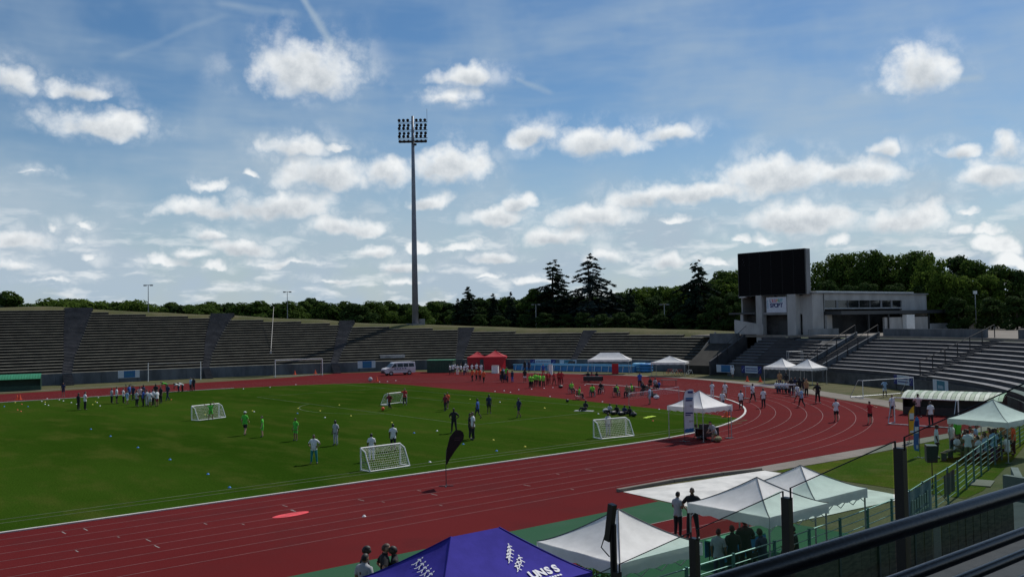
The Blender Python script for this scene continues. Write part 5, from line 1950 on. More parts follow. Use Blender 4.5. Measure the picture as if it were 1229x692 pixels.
# -- players on the field
pp(294, 522, 'walk', 40, 'green', 'black', 'person in green shirt and white cap walking on the field', 1.68, True, 'light', cap='white', hair='hair_brown')
pp(315, 524, 'stand', 150, 'green', 'green', 'child all in green standing between two others in green', 1.45, True, 'light', 'hair_brown')
pp(355, 528.5, 'stand', 200, 'green', 'green', 'child in green with dark socks standing nearest the child in grey', 1.52, True, 'mid')
pp(403, 534, 'stand', 200, 'grey', 'grey', 'child in grey shirt and red shoes standing on the field', 1.6, False, 'dark')
pp(377, 556, 'hips', 230, 'white', 'teal', 'girl in white shirt and teal trousers with hands on hips', 1.62, False, 'mid')
pp(446, 553, 'stand', 60, 'white', 'white', 'goalkeeper in white seen through the near mini goal net', 1.55, False, 'dark')
pp(472, 541, 'walk', 60, 'white', 'black', 'player in white shirt and black shorts beside the near mini goal', 1.65, True, 'dark')
pp(253, 503.5, 'up', 250, 'green', 'green', 'child goalkeeper in green raising both arms in the mini goal', 1.4, True, 'mid')
pp(468, 492, 'run', 200, 'maroon', 'black', 'player in dark red running at the orange ball', 1.55, False, 'mid')
pp(486, 486, 'point', 230, 'red', 'black', 'player in red shirt holding the far mini goal', 1.6, False, 'light', 'hair_brown')
pp(534.5, 493, 'walk', 200, 'maroon', 'black', 'player in dark red vest walking beside one in orange', 1.5, False, 'dark')
pp(537.2, 490.5, 'walk', 220, 'orange', 'black', 'player in orange bib walking beside one in dark red', 1.5, True, 'mid')
pp(545, 519, 'hips', 220, 'black', 'black', 'person all in black standing right above the black teardrop flag', 1.72, False, 'dark')
pp(564, 526.5, 'stand', 330, 'black', 'black', 'person in black standing close beside an adult in white', 1.70, False, 'mid')
pp(568, 527.5, 'stand', 160, 'white', 'black', 'adult in white shirt and black trousers standing in mid field', 1.82, False, 'mid')
pp(573.5, 502, 'walk', 120, 'blue', 'navy', 'player in blue walking behind the adult in white', 1.6, True, 'dark')
pp(587, 496, 'stand', 250, 'navy', 'black', 'player in navy shirt standing beyond the one in blue', 1.62, True, 'dark')
pp(623, 501, 'walk', 180, 'navy', 'navy', 'player in navy walking alone towards the bend', 1.6, True, 'mid')
pp(730, 523, 'stand', 250, 'grey', 'grey', 'person in grey behind the net of the mini goal by the kerb', 1.55, False, 'dark')
pp(76, 475.5, 'stand', 240, 'navy', 'navy', 'person in navy standing alone on the far straight', 1.6, True, 'mid')
pp(94, 491.5, 'stand', 20, 'black', 'black', 'person in black facing an adult with a bag on the field', 1.6, False, 'dark')
pp(102, 491.5, 'phone', 10, 'white', 'black', 'adult in white with black trousers holding up a ball', 1.72, False, 'mid')
# -- tight crowd at the far left
GC = 'crowd gathered on the left of the field'
for (px, py, pz, f, sh, lg, so, h) in ((134, 483.5, 'stand', 10, 'grey', 'black', False, 1.55), (140, 484, 'stand', 0, 'white', 'black', True, 1.7), (148, 483.5, 'phone', 0, 'white', 'black', False, 1.55), (152.5, 485.5, 'walk', 30, 'skyblue', 'white', True, 1.4), (155, 479, 'stand', 300, 'blue', 'navy', True, 1.6),
                                      (160, 480.5, 'walk', 210, 'navy', 'black', False, 1.65), (164, 487.5, 'stand', 20, 'grey', 'black', False, 1.6), (172, 487.2, 'stand', 180, 'blue', 'black', False, 1.62), (176.5, 487, 'phone', 120, 'grey', 'grey', False, 1.62), (180, 487.6, 'stand', 90, 'white', 'grey', True, 1.55),
                                      (184, 486.2, 'stand', 200, 'white', 'black', False, 1.62), (188.5, 487.6, 'stand', 120, 'white', 'maroon', True, 1.66), (193, 483.5, 'stand', 200, 'black', 'black', False, 1.75), (187, 479.5, 'stand', 240, 'black', 'black', False, 1.72), (172, 479, 'stand', 280, 'navy', 'black', False, 1.6), (168, 482, 'hips', 260, 'pink', 'black', True, 1.6)):
    lab = 'person in %s top and %s %s, %s in the tight crowd' % (sh, lg, 'shorts' if so else 'trousers', POSE_WORD[pz])
    pp(px, py, pz, f, sh, lg, lab, h, so, rng.choice(('dark', 'mid', 'mid')), group=GC)
pp(201.5, 480.5, 'walk', 200, 'navy', 'navy', 'person in navy walking away from the tight crowd', 1.75, False, 'mid')
pp(200, 469, 'bend', 180, 'green', 'khaki', 'person in green stooping on the far straight', 1.6, True, 'mid')
pp(215, 470, 'bend', 180, 'white', 'navy', 'left of two children in white bending down on the far track', 1.5, False, 'dark')
pp(219.5, 469.5, 'bend', 190, 'white', 'black', 'right of two children in white bending down on the far track', 1.55, False, 'dark')
pp(229, 468.7, 'stand', 200, 'skyblue', 'black', 'person in pale blue beside one in black on the far straight', 1.6, False, 'mid')
pp(232.5, 468.7, 'stand', 210, 'black', 'black', 'person in black beside one in pale blue on the far straight', 1.62, False, 'dark')
# -- round the red tents
GW = 'children in white queuing at the red tents'
for i, (px, py) in enumerate(((540, 449.5), (543.5, 449), (549, 449.8), (553, 449.2), (557, 450), (561, 449.3), (566.5, 449), (572, 448.5), (577.5, 449), (546, 447), (559, 447))):
    pp(px, py, ('stand', 'phone', 'cross', 'stand')[i % 4], rng.uniform(0, 360), 'white', ('black', 'navy', 'white')[i % 3], 'child in white shirt and %s %s in the queue at the red tents' % (('black', 'navy', 'white')[i % 3], 'shorts' if i % 2 else 'trousers'), rng.uniform(1.45, 1.65), bool(i % 2), rng.choice(('dark', 'mid', 'light')), group=GW)
GO = 'children in orange bibs before the red tents'
for (px, py, pz, f) in ((567, 457.5, 'walk', 200), (572, 456, 'stand', 180), (576, 457, 'stand', 260), (580.5, 459.5, 'walk', 30)):
    pp(px, py, pz, f, 'orange', 'black', 'child in orange bib %s on the track before the red tents' % POSE_WORD[pz], rng.uniform(1.5, 1.65), False, 'mid', group=GO)
GM = 'cluster of people at the near end of the pool'
for (px, py, pz, f, sh, lg) in ((600.5, 456, 'stand', 300, 'orange', 'navy'), (603, 458.5, 'stand', 20, 'black', 'black'), (606, 458.5, 'sit', 30, 'navy', 'black'), (609.5, 458.3, 'stand', 150, 'red', 'navy'), (615, 458.5, 'stand', 190, 'navy', 'blue'), (608, 455.5, 'stand', 250, 'green', 'black'), (604, 455, 'stand', 250, 'skyblue', 'black')):
    pp(px, py, pz, f, sh, lg, 'person in %s and %s in the cluster beside the blue pool' % (sh, lg), rng.uniform(1.5, 1.75), False, rng.choice(('dark', 'mid', 'light')), group=GM)
pp(630, 458.5, 'stand', 220, 'black', 'white', 'person in black top and white shorts before the pool', 1.7, True, 'dark')
pp(630, 446.2, 'stand', 250, 'black', 'black', 'person in black against the blue pool', 1.75, False, 'mid')
pp(635, 446.2, 'stand', 250, 'navy', 'navy', 'person in navy against the blue pool', 1.7, False, 'mid')
pp(652, 451.5, 'stand', 240, 'blue', 'red', 'person in blue top and red trousers before the pool', 1.75, False, 'light')
GG = 'children in lime bibs lined up on the track'
for (px, py, pz) in ((636, 465, 'stand'), (638.7, 465, 'phone'), (642.3, 463.6, 'stand'), (644.7, 463, 'cross'), (648, 464, 'stand'), (652.3, 464.3, 'stand')):
    pp(px, py, pz, 280 + rng.uniform(-40, 40), 'bib', ('black', 'navy')[int(px) % 2], 'child in lime green bib in the row on the track', rng.uniform(1.5, 1.7), False, rng.choice(('dark', 'mid')), group=GG)
GR = 'children in red beside the lime row'
for (px, py, pz) in ((657, 461.7, 'stand'), (659.2, 461, 'stand'), (665, 462, 'walk'), (671, 461.2, 'stand'), (674, 461.6, 'hips')):
    pp(px, py, pz, 240 + rng.uniform(-40, 40), 'red', 'maroon', 'child in red shirt beside the lime green row', rng.uniform(1.5, 1.7), pz == 'walk', rng.choice(('dark', 'mid')), group=GR)
# -- bend, officials and walkers
for (px, py, pz, f, sh, lg, so, h, lab) in (
        (768, 465, 'stand', 230, 'blue', 'black', False, 1.75, 'person in blue standing beside the dark table in the bend'),
        (780, 485, 'stand', 110, 'skyblue', 'grey', True, 1.6, 'child in pale blue standing at the badminton net'),
        (855, 478, 'phone', 60, 'white', 'white', False, 1.6, 'child in white behind the peak of the bend tent'),
        (870.5, 478.5, 'stand', 200, 'white', 'white', True, 1.62, 'child in white standing behind another in white near the cone'),
        (867.5, 491.5, 'walk', 200, 'white', 'navy', True, 1.6, 'child in white and navy shorts walking beside the orange cone'),
        (889.5, 490.7, 'stand', 240, 'white', 'black', False, 1.6, 'child in white shirt with black trousers on the kerb of the bend'),
        (903.5, 481.7, 'walk', 260, 'white', 'black', False, 1.65, 'person in white and black walking left of the high bar'),
        (916.5, 489, 'stand', 60, 'white', 'black', False, 1.65, 'person in white and black standing in lane two of the bend'),
        (962.3, 488, 'walk', 90, 'skyblue', 'black', False, 1.6, 'person in pale blue walking before the twin tents'),
        (957, 481.6, 'walk', 250, 'white', 'grey', True, 1.6, 'person in white stepping out of the twin tents'),
        (981.5, 483.5, 'hips', 240, 'black', 'black', False, 1.86, 'tall person all in black standing right of the twin tents'),
        (1004, 505.5, 'cross', 60, 'white', 'black', True, 1.66, 'woman with long dark hair in white on the outer lanes'),
        (1044.5, 508.5, 'point', 70, 'red', 'black', True, 1.62, 'person in red shirt and black shorts stretching out an arm on the bend'),
        (1071, 499, 'stand', 240, 'white', 'navy', True, 1.62, 'person in white and navy beside the end of the striped dugout'),
        (1102, 500.5, 'hips', 240, 'pink', 'black', False, 1.78, 'person in pale pink top before the striped dugout'),
        (1117.5, 511, 'stand', 60, 'white', 'black', False, 1.7, 'person in white shirt and black trousers beside the yellow flag'),
        (1062, 476, 'hips', 240, 'skyblue', 'white', True, 1.65, 'person in pale blue before the goal on the lawn'),
        (879.5, 454, 'walk', 200, 'white', 'white', True, 1.6, 'person in white walking past the hoarding below the stand')):
    pp(px, py, pz, f, sh, lg, lab, h, so, rng.choice(('dark', 'mid', 'light')))
# -- under the twin tents
GT = 'people under the twin white tents'
for i, (px, py, pz, sh) in enumerate(((932, 470.5, 'sit', 'white'), (935.5, 471, 'sit', 'skyblue'), (939, 471.3, 'sit', 'white'), (942.5, 471.6, 'sit', 'skyblue'), (946, 472, 'sit', 'white'), (950, 474, 'stand', 'black'), (968, 475.5, 'stand', 'tan'), (965, 473, 'stand', 'black'), (954.5, 472.5, 'stand', 'navy'), (936, 464.5, 'stand', 'tan'), (960, 474, 'hips', 'black'), (944, 465, 'stand', 'black'))):
    pp(px, py, pz, 230 + rng.uniform(-30, 30), sh, ('black', 'navy')[i % 2], 'person in %s %s in the shade of the twin tents' % (sh, POSE_WORD[pz]), rng.uniform(1.6, 1.75), False, rng.choice(('dark', 'mid', 'light')), group=GT)
# -- under the bend tent
pp(838, 525.5, 'floor', 330, 'grey', 'khaki', 'person in grey sitting on the ground under the bend tent', 1.7, False, 'mid')
pp(858, 528.8, 'kneel', 170, 'grey', 'khaki', 'person in grey kneeling at the table under the bend tent', 1.75, True, 'light')
# -- resting on the grass
pp(702, 492.5, 'floor', 190, 'black', 'black', 'person in black reclining on a mat on the grass by the bend', 1.7, False, 'dark')
GL = 'people lying about on the grass by the bend'
for (px, py, f, sh) in ((731, 495.5, 190, 'grey'), (741, 496.5, 20, 'black'), (749, 497.5, 200, 'navy'), (757, 498.5, 10, 'black')):
    pp(px, py, 'floor', f, sh, 'black', 'person in %s resting in the dark huddle on the grass' % sh, 1.5, False, 'dark', group=GL)
# -- by the dark table
GD = 'people seated round the dark tables in the bend'
for (px, py, pz, sh) in ((772, 467, 'floor', 'navy'), (781, 466, 'sit', 'black'), (786, 466.5, 'sit', 'grey'), (790, 465.5, 'floor', 'blue'), (706, 457, 'sit', 'black'), (711, 457.5, 'sit', 'maroon'), (716, 457, 'sit', 'black'), (783, 476, 'floor', 'black')):
    pp(px, py, pz, rng.uniform(150, 300), sh, 'black', 'person in %s %s by the tables in the bend' % (sh, POSE_WORD[pz]), 1.65, False, rng.choice(('dark', 'mid')), group=GD)
# -- near people beside the purple tent
for (px, py, zt, pz, f, sh, lg, lab, hair, sk, h) in (
        (438, 658, 1.80, 'hips', 330, 'black', 'black', 'man in black with arms akimbo left of the purple tent', 'hair_black', 'dark', 1.82),
        (437, 668.5, 1.66, 'stand', 20, 'grey', 'navy', 'man in grey shirt standing before the one with arms akimbo', 'hair_black', 'mid', 1.70),
        (461.5, 655.5, 1.78, 'hips', 340, 'black', 'navy', 'balding man in black beside the purple tent', 'hair_brown', 'light', 1.80),
        (473.5, 658, 1.72, 'stand', 150, 'black', 'black', 'person with thick dark hair in black touching the purple tent edge', 'hair_black', 'dark', 1.74)):
    q = at(px, py, zt)
    o = person((q.x, q.y, 0.01), pz, f, sh, lg, lab, h, False, sk, hair)
    o.scale = (o.scale[0] * 1.14, o.scale[1] * 1.14, o.scale[2])
pp(814, 644, 'phone', 0, 'grey', 'black', 'woman in pale grey shirt talking to a man by the pit cover', 1.60, False, 'mid')
pp(832, 646.5, 'hips', 215, 'black', 'black', 'man in black with one hand on his hip by the pit cover', 1.80, False, 'mid')
# -- picnic under the fence tent
GPIC = 'people seated at the picnic tables'
tabs = [(8.9, -53.9), (10.9, -53.4), (12.6, -52.9)]
k = 0
for (tx, ty) in tabs:
    for (dx, dy, f) in ((-0.55, -0.68, 90), (0.25, -0.68, 90), (-0.35, 0.68, 270), (0.45, 0.68, 270)):
        sh = ('white', 'skyblue', 'white', 'khaki', 'grey', 'white', 'orange', 'white', 'tan', 'black', 'orange', 'skyblue')[k % 12]
        person((tx + dx, ty + dy, 0.01), 'sit', f + rng.uniform(-15, 15), sh, ('navy', 'black', 'khaki')[k % 3], 'person in %s seated at a picnic table facing %s' % (sh, 'the stand' if f == 270 else 'the track'), rng.uniform(1.62, 1.78), False, rng.choice(('dark', 'mid', 'light')), group=GPIC)
        k += 1
for (x_, y_, pz, f, sh, lg) in ((7.6, -52.6, 'stand', 300, 'white', 'black'), (8.4, -55.3, 'stand', 60, 'skyblue', 'navy'), (9.8, -55.4, 'sit', 80, 'white', 'black'), (11.6, -55.0, 'stand', 120, 'orange', 'black'), (12.8, -54.3, 'stand', 160, 'tan', 'black'), (13.6, -53.6, 'hips', 180, 'tan', 'black'), (10.2, -52.2, 'stand', 260, 'white', 'navy'), (11.8, -51.8, 'stand', 250, 'green', 'black'), (7.4, -54.4, 'phone', 20, 'white', 'khaki')):
    person((x_, y_, 0.01), pz, f, sh, lg, 'person in %s and %s %s beside the picnic tables' % (sh, lg, POSE_WORD[pz]), rng.uniform(1.62, 1.8), False, rng.choice(('dark', 'mid', 'light')), group=GPIC)
# -- behind the glass, below the near tents
for (px, py, zt, pz, f, sh, lg, lab) in ((862, 641, 1.45, 'stand', 20, 'grey', 'navy', 'young person in grey at the fence behind the glass guard'), (879, 637, 1.55, 'stand', 60, 'black', 'black', 'broad person in black at the fence behind the glass guard'), (894, 628, 1.65, 'cross', 40, 'black', 'black', 'person in black under the edge of the tent beside the pit cover'), (915, 634, 1.35, 'sit', 90, 'navy', 'black', 'seated person in navy at the table under the tent'), (955, 628, 1.4, 'sit', 120, 'black', 'black', 'seated person in black in the shade of the second tent')):
    q = at(px, py, zt)
    person((q.x, q.y, 0.01), pz, f, sh, lg, lab, zt + 0.12 if pz != 'sit' else 1.72, False, rng.choice(('dark', 'mid')))

# ------------------------------------------------------------------ wheelchairs
def wheelchair_src():
    t = thing('wheelchair', 'x', 'wheelchair', (0, 0, 0))
    MB().box((0, 0.02, 0.50), (0.42, 0.42, 0.05)).build('seat', 'black_paint', t)
    MB().box((0, -0.20, 0.76), (0.42, 0.04, 0.46)).build('backrest', 'black_paint', t)
    for s in (-1, 1):
        ring = [(s * (0.27 + 0.07 * (0.31 - 0.31 * math.cos(a)) * 0 ), -0.06 + 0.31 * math.cos(a), 0.33 + 0.31 * math.sin(a)) for a in [k * math.pi / 9 for k in range(18)]]
        w = MB().tube(ring, 0.02, 5, closed=True).build('wheel', 'black_paint', t)
        mb = MB()
        for k in range(0, 18, 2):
            mb.tube([(s * 0.27, -0.06, 0.33), ring[k]], 0.004, 3)
        mb.tube([(s * 0.24, -0.06, 0.33), (s * 0.30, -0.06, 0.33)], 0.03, 6)
        mb.build('spokes', 'galvanised', w)
        MB().tube([(s * 0.17, 0.38 + 0.06 * math.cos(a), 0.075 + 0.06 * math.sin(a)) for a in [k * math.pi / 5 for k in range(10)]], 0.015, 4, closed=True).build('caster', 'black_paint', t)
        mb = MB()
        mb.tube([(s * 0.21, -0.22, 0.98), (s * 0.21, -0.20, 0.48), (s * 0.21, 0.24, 0.47), (s * 0.17, 0.42, 0.14)], 0.014, 6)
        mb.tube([(s * 0.21, -0.22, 0.98), (s * 0.21, -0.33, 0.99)], 0.016, 6)
        mb.tube([(s * 0.21, -0.18, 0.33), (s * 0.21, 0.20, 0.30), (s * 0.17, 0.38, 0.14)], 0.014, 6)
        mb.build('frame', 'galvanised', t)
    MB().box((0, 0.52, 0.12), (0.34, 0.16, 0.02)).build('footrest', 'dark_steel', t)
    return t


wsrc = wheelchair_src()
GWC = 'wheelchairs on the track'
first = True
for (px, py, f, sh, word) in ((686, 472, 250, 'bib', 'leftmost chair of the lime team behind the ball'), (695, 479.3, 330, 'bib', 'chair of the lime team at the grass edge'), (711, 476, 235, 'bib', 'chair of the lime team midway along the row'), (721.5, 472.5, 200, 'black', 'chair with a rider in black behind the lime team'), (740, 476, 10, 'bib', 'chair of the lime team facing the badminton net'), (753, 476.6, 200, 'khaki', 'chair carrying a white box beside the net'), (759, 475, 150, 'bib', 'chair of the lime team beside the net post'), (773, 473.8, 190, 'black', 'low black chair by the seated people')):
    t = wsrc if first else copy_tree(wsrc)
    first = False
    q = at(px, py, 0.0)
    t.location = (q.x, q.y, 0.002)
    t.rotation_euler = (0, 0, R(f - 90))
    tag(t, 'wheelchair, ' + word, 'wheelchair', GWC)
    person((q.x, q.y, 0.06), 'sit', f, sh, 'black', 'rider in %s, in the %s' % ('lime bib' if sh == 'bib' else sh, word), 1.62, False, rng.choice(('dark', 'mid', 'light')), group='wheelchair riders on the track')
# badminton style net across the bend
a, b = at(755, 489.5), at(815, 480)
t = thing('court_net', 'low net on two posts across the red inner bend', 'net', (a + b) / 2, math.atan2(b.y - a.y, b.x - a.x))
L = (b - a).length
for s in (-1, 1):
    MB().tube([(s * L / 2, 0, 0), (s * L / 2, 0, 1.35)], 0.025, 6).build('post', 'galvanised', t)
MB().box((0, 0, 1.30), (L, 0.02, 0.05)).build('tape', 'white_paint', t)
mb = MB()
for k in range(int(L / 0.15)):
    mb.tube([(-L / 2 + k * 0.15, 0, 0.75), (-L / 2 + k * 0.15, 0, 1.3)], 0.003, 3)
for k in range(4):
    mb.tube([(-L / 2, 0, 0.78 + k * 0.14), (L / 2, 0, 0.78 + k * 0.14)], 0.003, 3)
mb.build('mesh', 'white_paint', t)['kind'] = 'stuff'

# ------------------------------------------------------------------ tables, boxes, bags
def table(c, rz, L, W, h, label, m='dark_steel', cloth=None, group=None):
    t = thing('folding_table', label, 'table', c, rz, group)
    MB().box((0, 0, h), (L, W, 0.04)).build('tabletop', m, t)
    for sx in (-1, 1):
        for sy in (-1, 1):
            MB().tube([(sx * (L / 2 - 0.12), sy * (W / 2 - 0.08), 0), (sx * (L / 2 - 0.12), sy * (W / 2 - 0.08), h - 0.02)], 0.018, 5).build('leg', 'dark_steel', t)
    if cloth:
        for sy in (-1, 1):
            MB().box((0, sy * (W / 2 + 0.012), h * 0.62), (L, 0.015, h * 0.72)).build('cloth_drop', cloth, t)
    return t


q = at(803, 463)
table(q, R(-60), 1.9, 0.8, 0.74, 'grey table standing beside the seated people in the bend', 'stair_concrete')
q = at(712, 458.5)
table(q, R(-54), 2.4, 0.8, 0.74, 'dark covered table under the long white tent', 'black_paint', 'black_paint')
q = at(849, 526.5)
table(q, R(0), 1.5, 0.7, 0.72, 'dark table loaded with black cases under the bend tent', 'black_paint', 'black_paint')
for (dx, w, h2, lab) in ((-0.35, 0.5, 0.26, 'larger black case on the table under the bend tent'), (0.3, 0.4, 0.18, 'smaller black case on the table under the bend tent')):
    o = MB().box((0, 0, h2 / 2), (w, 0.4, h2))
    o.box((0, 0, h2 + 0.012), (w * 0.4, 0.05, 0.02))
    tag(o.build('equipment_case', 'black_paint', loc=(q.x + dx, q.y, 0.742)), lab, 'case')


def bag(px, py, m, label, s=0.5, group=None):
    mb = MB()
    mb.ball((0, 0, s * 0.26), s * 0.5, 8, 6, 0, (1.0, 0.6, 0.52))
    mb.tube([(-s * 0.25, 0, s * 0.4), (0, 0, s * 0.62), (s * 0.25, 0, s * 0.4)], 0.02, 4)
    q = at(px, py)
    tag(mb.build('sports_bag', m, loc=(q.x, q.y, 0.012), rz=px * 0.7), label, 'bag', group)


for (px, py, m, lab) in ((727, 495, 'cloth_grey', 'grey bag at the end of the dark huddle on the grass'), (745, 498.5, 'black_paint', 'black bag in front of the dark huddle on the grass'), (753, 496.5, 'cloth_navy', 'navy bag behind the dark huddle on the grass'), (736, 497.8, 'black_paint', 'black bag in front of the dark huddle on the grass'),
                        (760.5, 499.7, 'black_paint', 'black bag at the far end of the dark huddle'), (673, 465.5, 'black_paint', 'black bag lying behind the children in red'), (788, 478.5, 'cloth_white', 'white bag lying before the seated people in the bend'), (844, 527.5, 'black_paint', 'black bag on the ground beside the bend tent table'), (862, 530, 'cloth_khaki', 'olive bag behind the kneeling person')):
    bag(px, py, m, lab, 0.7, 'bags on the ground')
q = at(779, 501.3)
mb = MB()
for k in range(5):
    mb.box((k * 0.18 - 0.3, 0.05 * (k % 2), 0.03 + 0.015 * k), (0.45, 0.4, 0.03), 0.4 * k)
mat('hi_vis', (0.55, 0.75, 0.04), 0.7, 0.1, 4)
tag(mb.build('bib_pile', 'hi_vis', loc=(q.x, q.y, 0.012)), 'flat pile of bright yellow bibs on the grass', 'bibs')
q = at(701, 493)
tag(MB().box((0, 0, 0.015), (1.7, 0.6, 0.03)).build('mat', 'cloth_grey', loc=(q.x, q.y, 0.012), rz=R(-60)), 'grey sleeping mat under the person reclining in black', 'mat')

# ------------------------------------------------------------------ cones, markers, balls
mat('cone_orange', (0.75, 0.10, 0.03), 0.6, 0.05, 6)
mat('marker_yellow', (0.70, 0.62, 0.06), 0.6, 0.05, 6)
mat('marker_white', (0.80, 0.80, 0.80), 0.6, 0.03, 6)
mat('marker_blue', (0.03, 0.20, 0.62), 0.6, 0.05, 6)
mm = MB()
mm.tube([(0, 0, 0), (0, 0, 0.02), (0, 0, 0.13)], [0.17, 0.16, 0.06], 10, cap=True)
MARK = {c: mm.mesh('marker', 'marker_' + c if c != 'orange' else 'cone_orange') for c in ('yellow', 'white', 'blue', 'orange')}


def marker(px, py, c, where):
    q = at(px, py)
    z = 0.010 if 'grass' in where else 0.004
    o = tag(link('marker_disc', MARK[c], None, (q.x, q.y, z)), '%s training marker disc on the %s' % (c, where), 'marker', 'training marker discs')
    o.scale = (0.52, 0.52, 0.52)


for (px, py) in ((109, 515), (132.5, 523.5), (165.5, 537), (204, 551.5), (249.5, 569), (275.5, 585)):
    marker(px, py, 'blue', 'grass in a long slanting line')
for (px, py, c) in ((497, 519.5, 'blue'), (556, 533, 'blue'), (596, 541, 'blue'), (357, 496, 'blue'), (516, 554.5, 'white'), (592, 528, 'yellow'), (630, 536, 'yellow'), (470, 507, 'yellow'), (524.5, 517, 'white'), (421, 499, 'yellow'), (384, 493, 'yellow'), (407, 486, 'yellow'), (357.5, 490, 'yellow'), (305, 494, 'white'), (390, 501, 'white'), (355, 461.5, 'white'), (324, 464.5, 'white'), (292, 466.5, 'white'),
                    (564, 479, 'yellow'), (600, 482.5, 'white'), (653.5, 489.5, 'yellow'), (653.5, 489.8, 'yellow'), (718, 496.5, 'white'), (783.5, 505, 'orange'), (235, 495.8, 'white'), (246, 497.5, 'yellow'), (303, 493, 'yellow'), (437, 619.5, 'white')):
    marker(px, py, c, 'grass among the players' if py < 600 else 'near lanes')
for (px, py, c) in ((18, 483, 'yellow'), (26, 485, 'orange'), (50, 481.5, 'white'), (54, 482.5, 'yellow'), (54, 485, 'white'), (58, 486.3, 'white'), (71, 479.7, 'white'), (76, 481, 'white'), (85.5, 483, 'white'), (92, 485, 'white'), (111, 485.5, 'yellow'), (114.5, 482, 'yellow'), (116.5, 483, 'white'), (120, 487, 'white'), (118, 477, 'white'), (33.5, 487.8, 'blue'), (5, 487.8, 'blue'), (21, 491.8, 'orange'), (25, 493.5, 'orange'), (205.5, 479.5, 'orange'), (56.5, 478.3, 'white')):
    marker(px, py, c, 'grass near the green dugout')
for (px, py) in ((594, 469.5), (605, 468.7), (612.5, 470.7), (622.5, 467.5), (638, 466.8), (653, 465.8), (663.5, 465), (660, 475.6), (465, 457.6), (455.5, 458.2), (475, 456.5), (702, 462), (723, 482), (791, 491)):
    marker(px, py, 'white', 'red inner bend')


def cone(px, py, h, label):
    q = at(px, py)
    t = thing('traffic_cone', label, 'cone', (q.x, q.y, 0.008), 0.3, 'orange cones')
    MB().tube([(0, 0, 0.03), (0, 0, h)], [h * 0.26, 0.025], 10).build('body', 'cone_orange', t)
    MB().box((0, 0, 0.018), (h * 0.75, h * 0.75, 0.036)).build('base', 'cone_orange', t)
    MB().tube([(0, 0, h * 0.5), (0, 0, h * 0.68)], [h * 0.26 * 0.535, h * 0.26 * 0.37], 10, cap=False).build('band', 'marker_white', t)


for (px, py, h, lab) in ((871.5, 500, 0.85, 'orange cone on the grass beside the bend tent'), (897, 457.5, 0.7, 'orange cone left of another below the lettered hoarding'), (912.5, 458, 0.7, 'orange cone right of another below the lettered hoarding'), (452.3, 457, 0.7, 'orange cone beside the ball before the white van'), (20.5, 479.5, 0.6, 'left of two orange cones on the far straight'), (24, 479.3, 0.6, 'right of two orange cones on the far straight'),
                         (354, 449.5, 0.7, 'left of two orange cones in the parked goal'), (378.5, 448.5, 0.7, 'right of two orange cones in the parked goal'), (949.5, 462, 0.75, 'orange cone under the twin tents')):
    cone(px, py, h, lab)


def ball(px, py, r, m, label):
    q = at(px, py)
    mb = MB()
    mb.ball((0, 0, r), r, 12, 8, 0)
    tag(mb.build('ball', m, smooth=True, loc=(q.x, q.y, 0.008)), label, 'ball')


ball(459.5, 492.3, 0.16, 'cone_orange', 'orange ball at the foot of the running player in dark red')
ball(444.5, 457.5, 0.30, 'cloth_grey', 'large grey ball on the far straight before the van')
ball(681, 482.5, 0.16, 'black_paint', 'black ball at the edge of the grass below the wheelchairs')

# round sign on a stake by the bend tent
q = at(874.8, 525.5)
t = thing('stake_sign', 'small round blue and white sign on a thin stake beside the bend tent', 'sign', q)
MB().tube([(0, 0, 0), (0, 0, 2.15)], 0.022, 6).build('stake', 'dark_steel', t)
MB().box((0, 0, 0.02), (0.4, 0.4, 0.04)).build('base', 'dark_steel', t)
MB().box((0.15, 0, 1.98), (0.55, 0.03, 0.45)).build('panel', 'marker_white', t)
MB().tube([(0.10, -0.02, 1.98), (0.10, -0.035, 1.98)], 0.15, 14).build('roundel', 'board_navy', t)

# ------------------------------------------------------------------ flags
def sail(name, poly, c, rz, m, label, prints=(), pole=None, h0=0.0, cat='flag', sub=None):
    """upright printed sail: polygon in (x, z), slightly bowed, with its own pole and foot"""
    t = thing(name, label, cat, c, rz)
    bm = bmesh.new()
    vs = [bm.verts.new((x, 0, z)) for x, z in poly]
    f = bm.faces.new(vs)
    bmesh.ops.triangulate(bm, faces=[f])
    bmesh.ops.subdivide_edges(bm, edges=bm.edges[:], cuts=2, use_grid_fill=True)
    for v in bm.verts:
        v.co.y = 0.05 * math.sin(v.co.z * 1.8) + 0.06 * v.co.x
    me = bpy.data.meshes.new('sail')
    bm.to_mesh(me)
    bm.free()
    me.materials.append(MATS[m])
    link('sail', me, t)
    for (x0, x1, z0, z1, pm) in prints:
        mb = MB()
        for s in (-1, 1):
            vs2 = [(x, 0.05 * math.sin(z * 1.8) + 0.06 * x + s * 0.012, z) for (x, z) in ((x0, z0), (x1, z0), (x1, z1), (x0, z1))]
            mb.add(vs2, [(0, 1, 2, 3) if s < 0 else (3, 2, 1, 0)])
        mb.build('print', pm, t)
    if pole:
        MB().tube([(x, 0.02, z) for x, z in pole], 0.018, 6).build('pole', 'dark_steel', t)
    mb = MB()
    mb.box((0, 0, 0.015), (0.7, 0.06, 0.03))
    mb.box((0, 0, 0.0155), (0.06, 0.7, 0.029))
    mb.build('cross_foot', 'dark_steel', t)
    return t


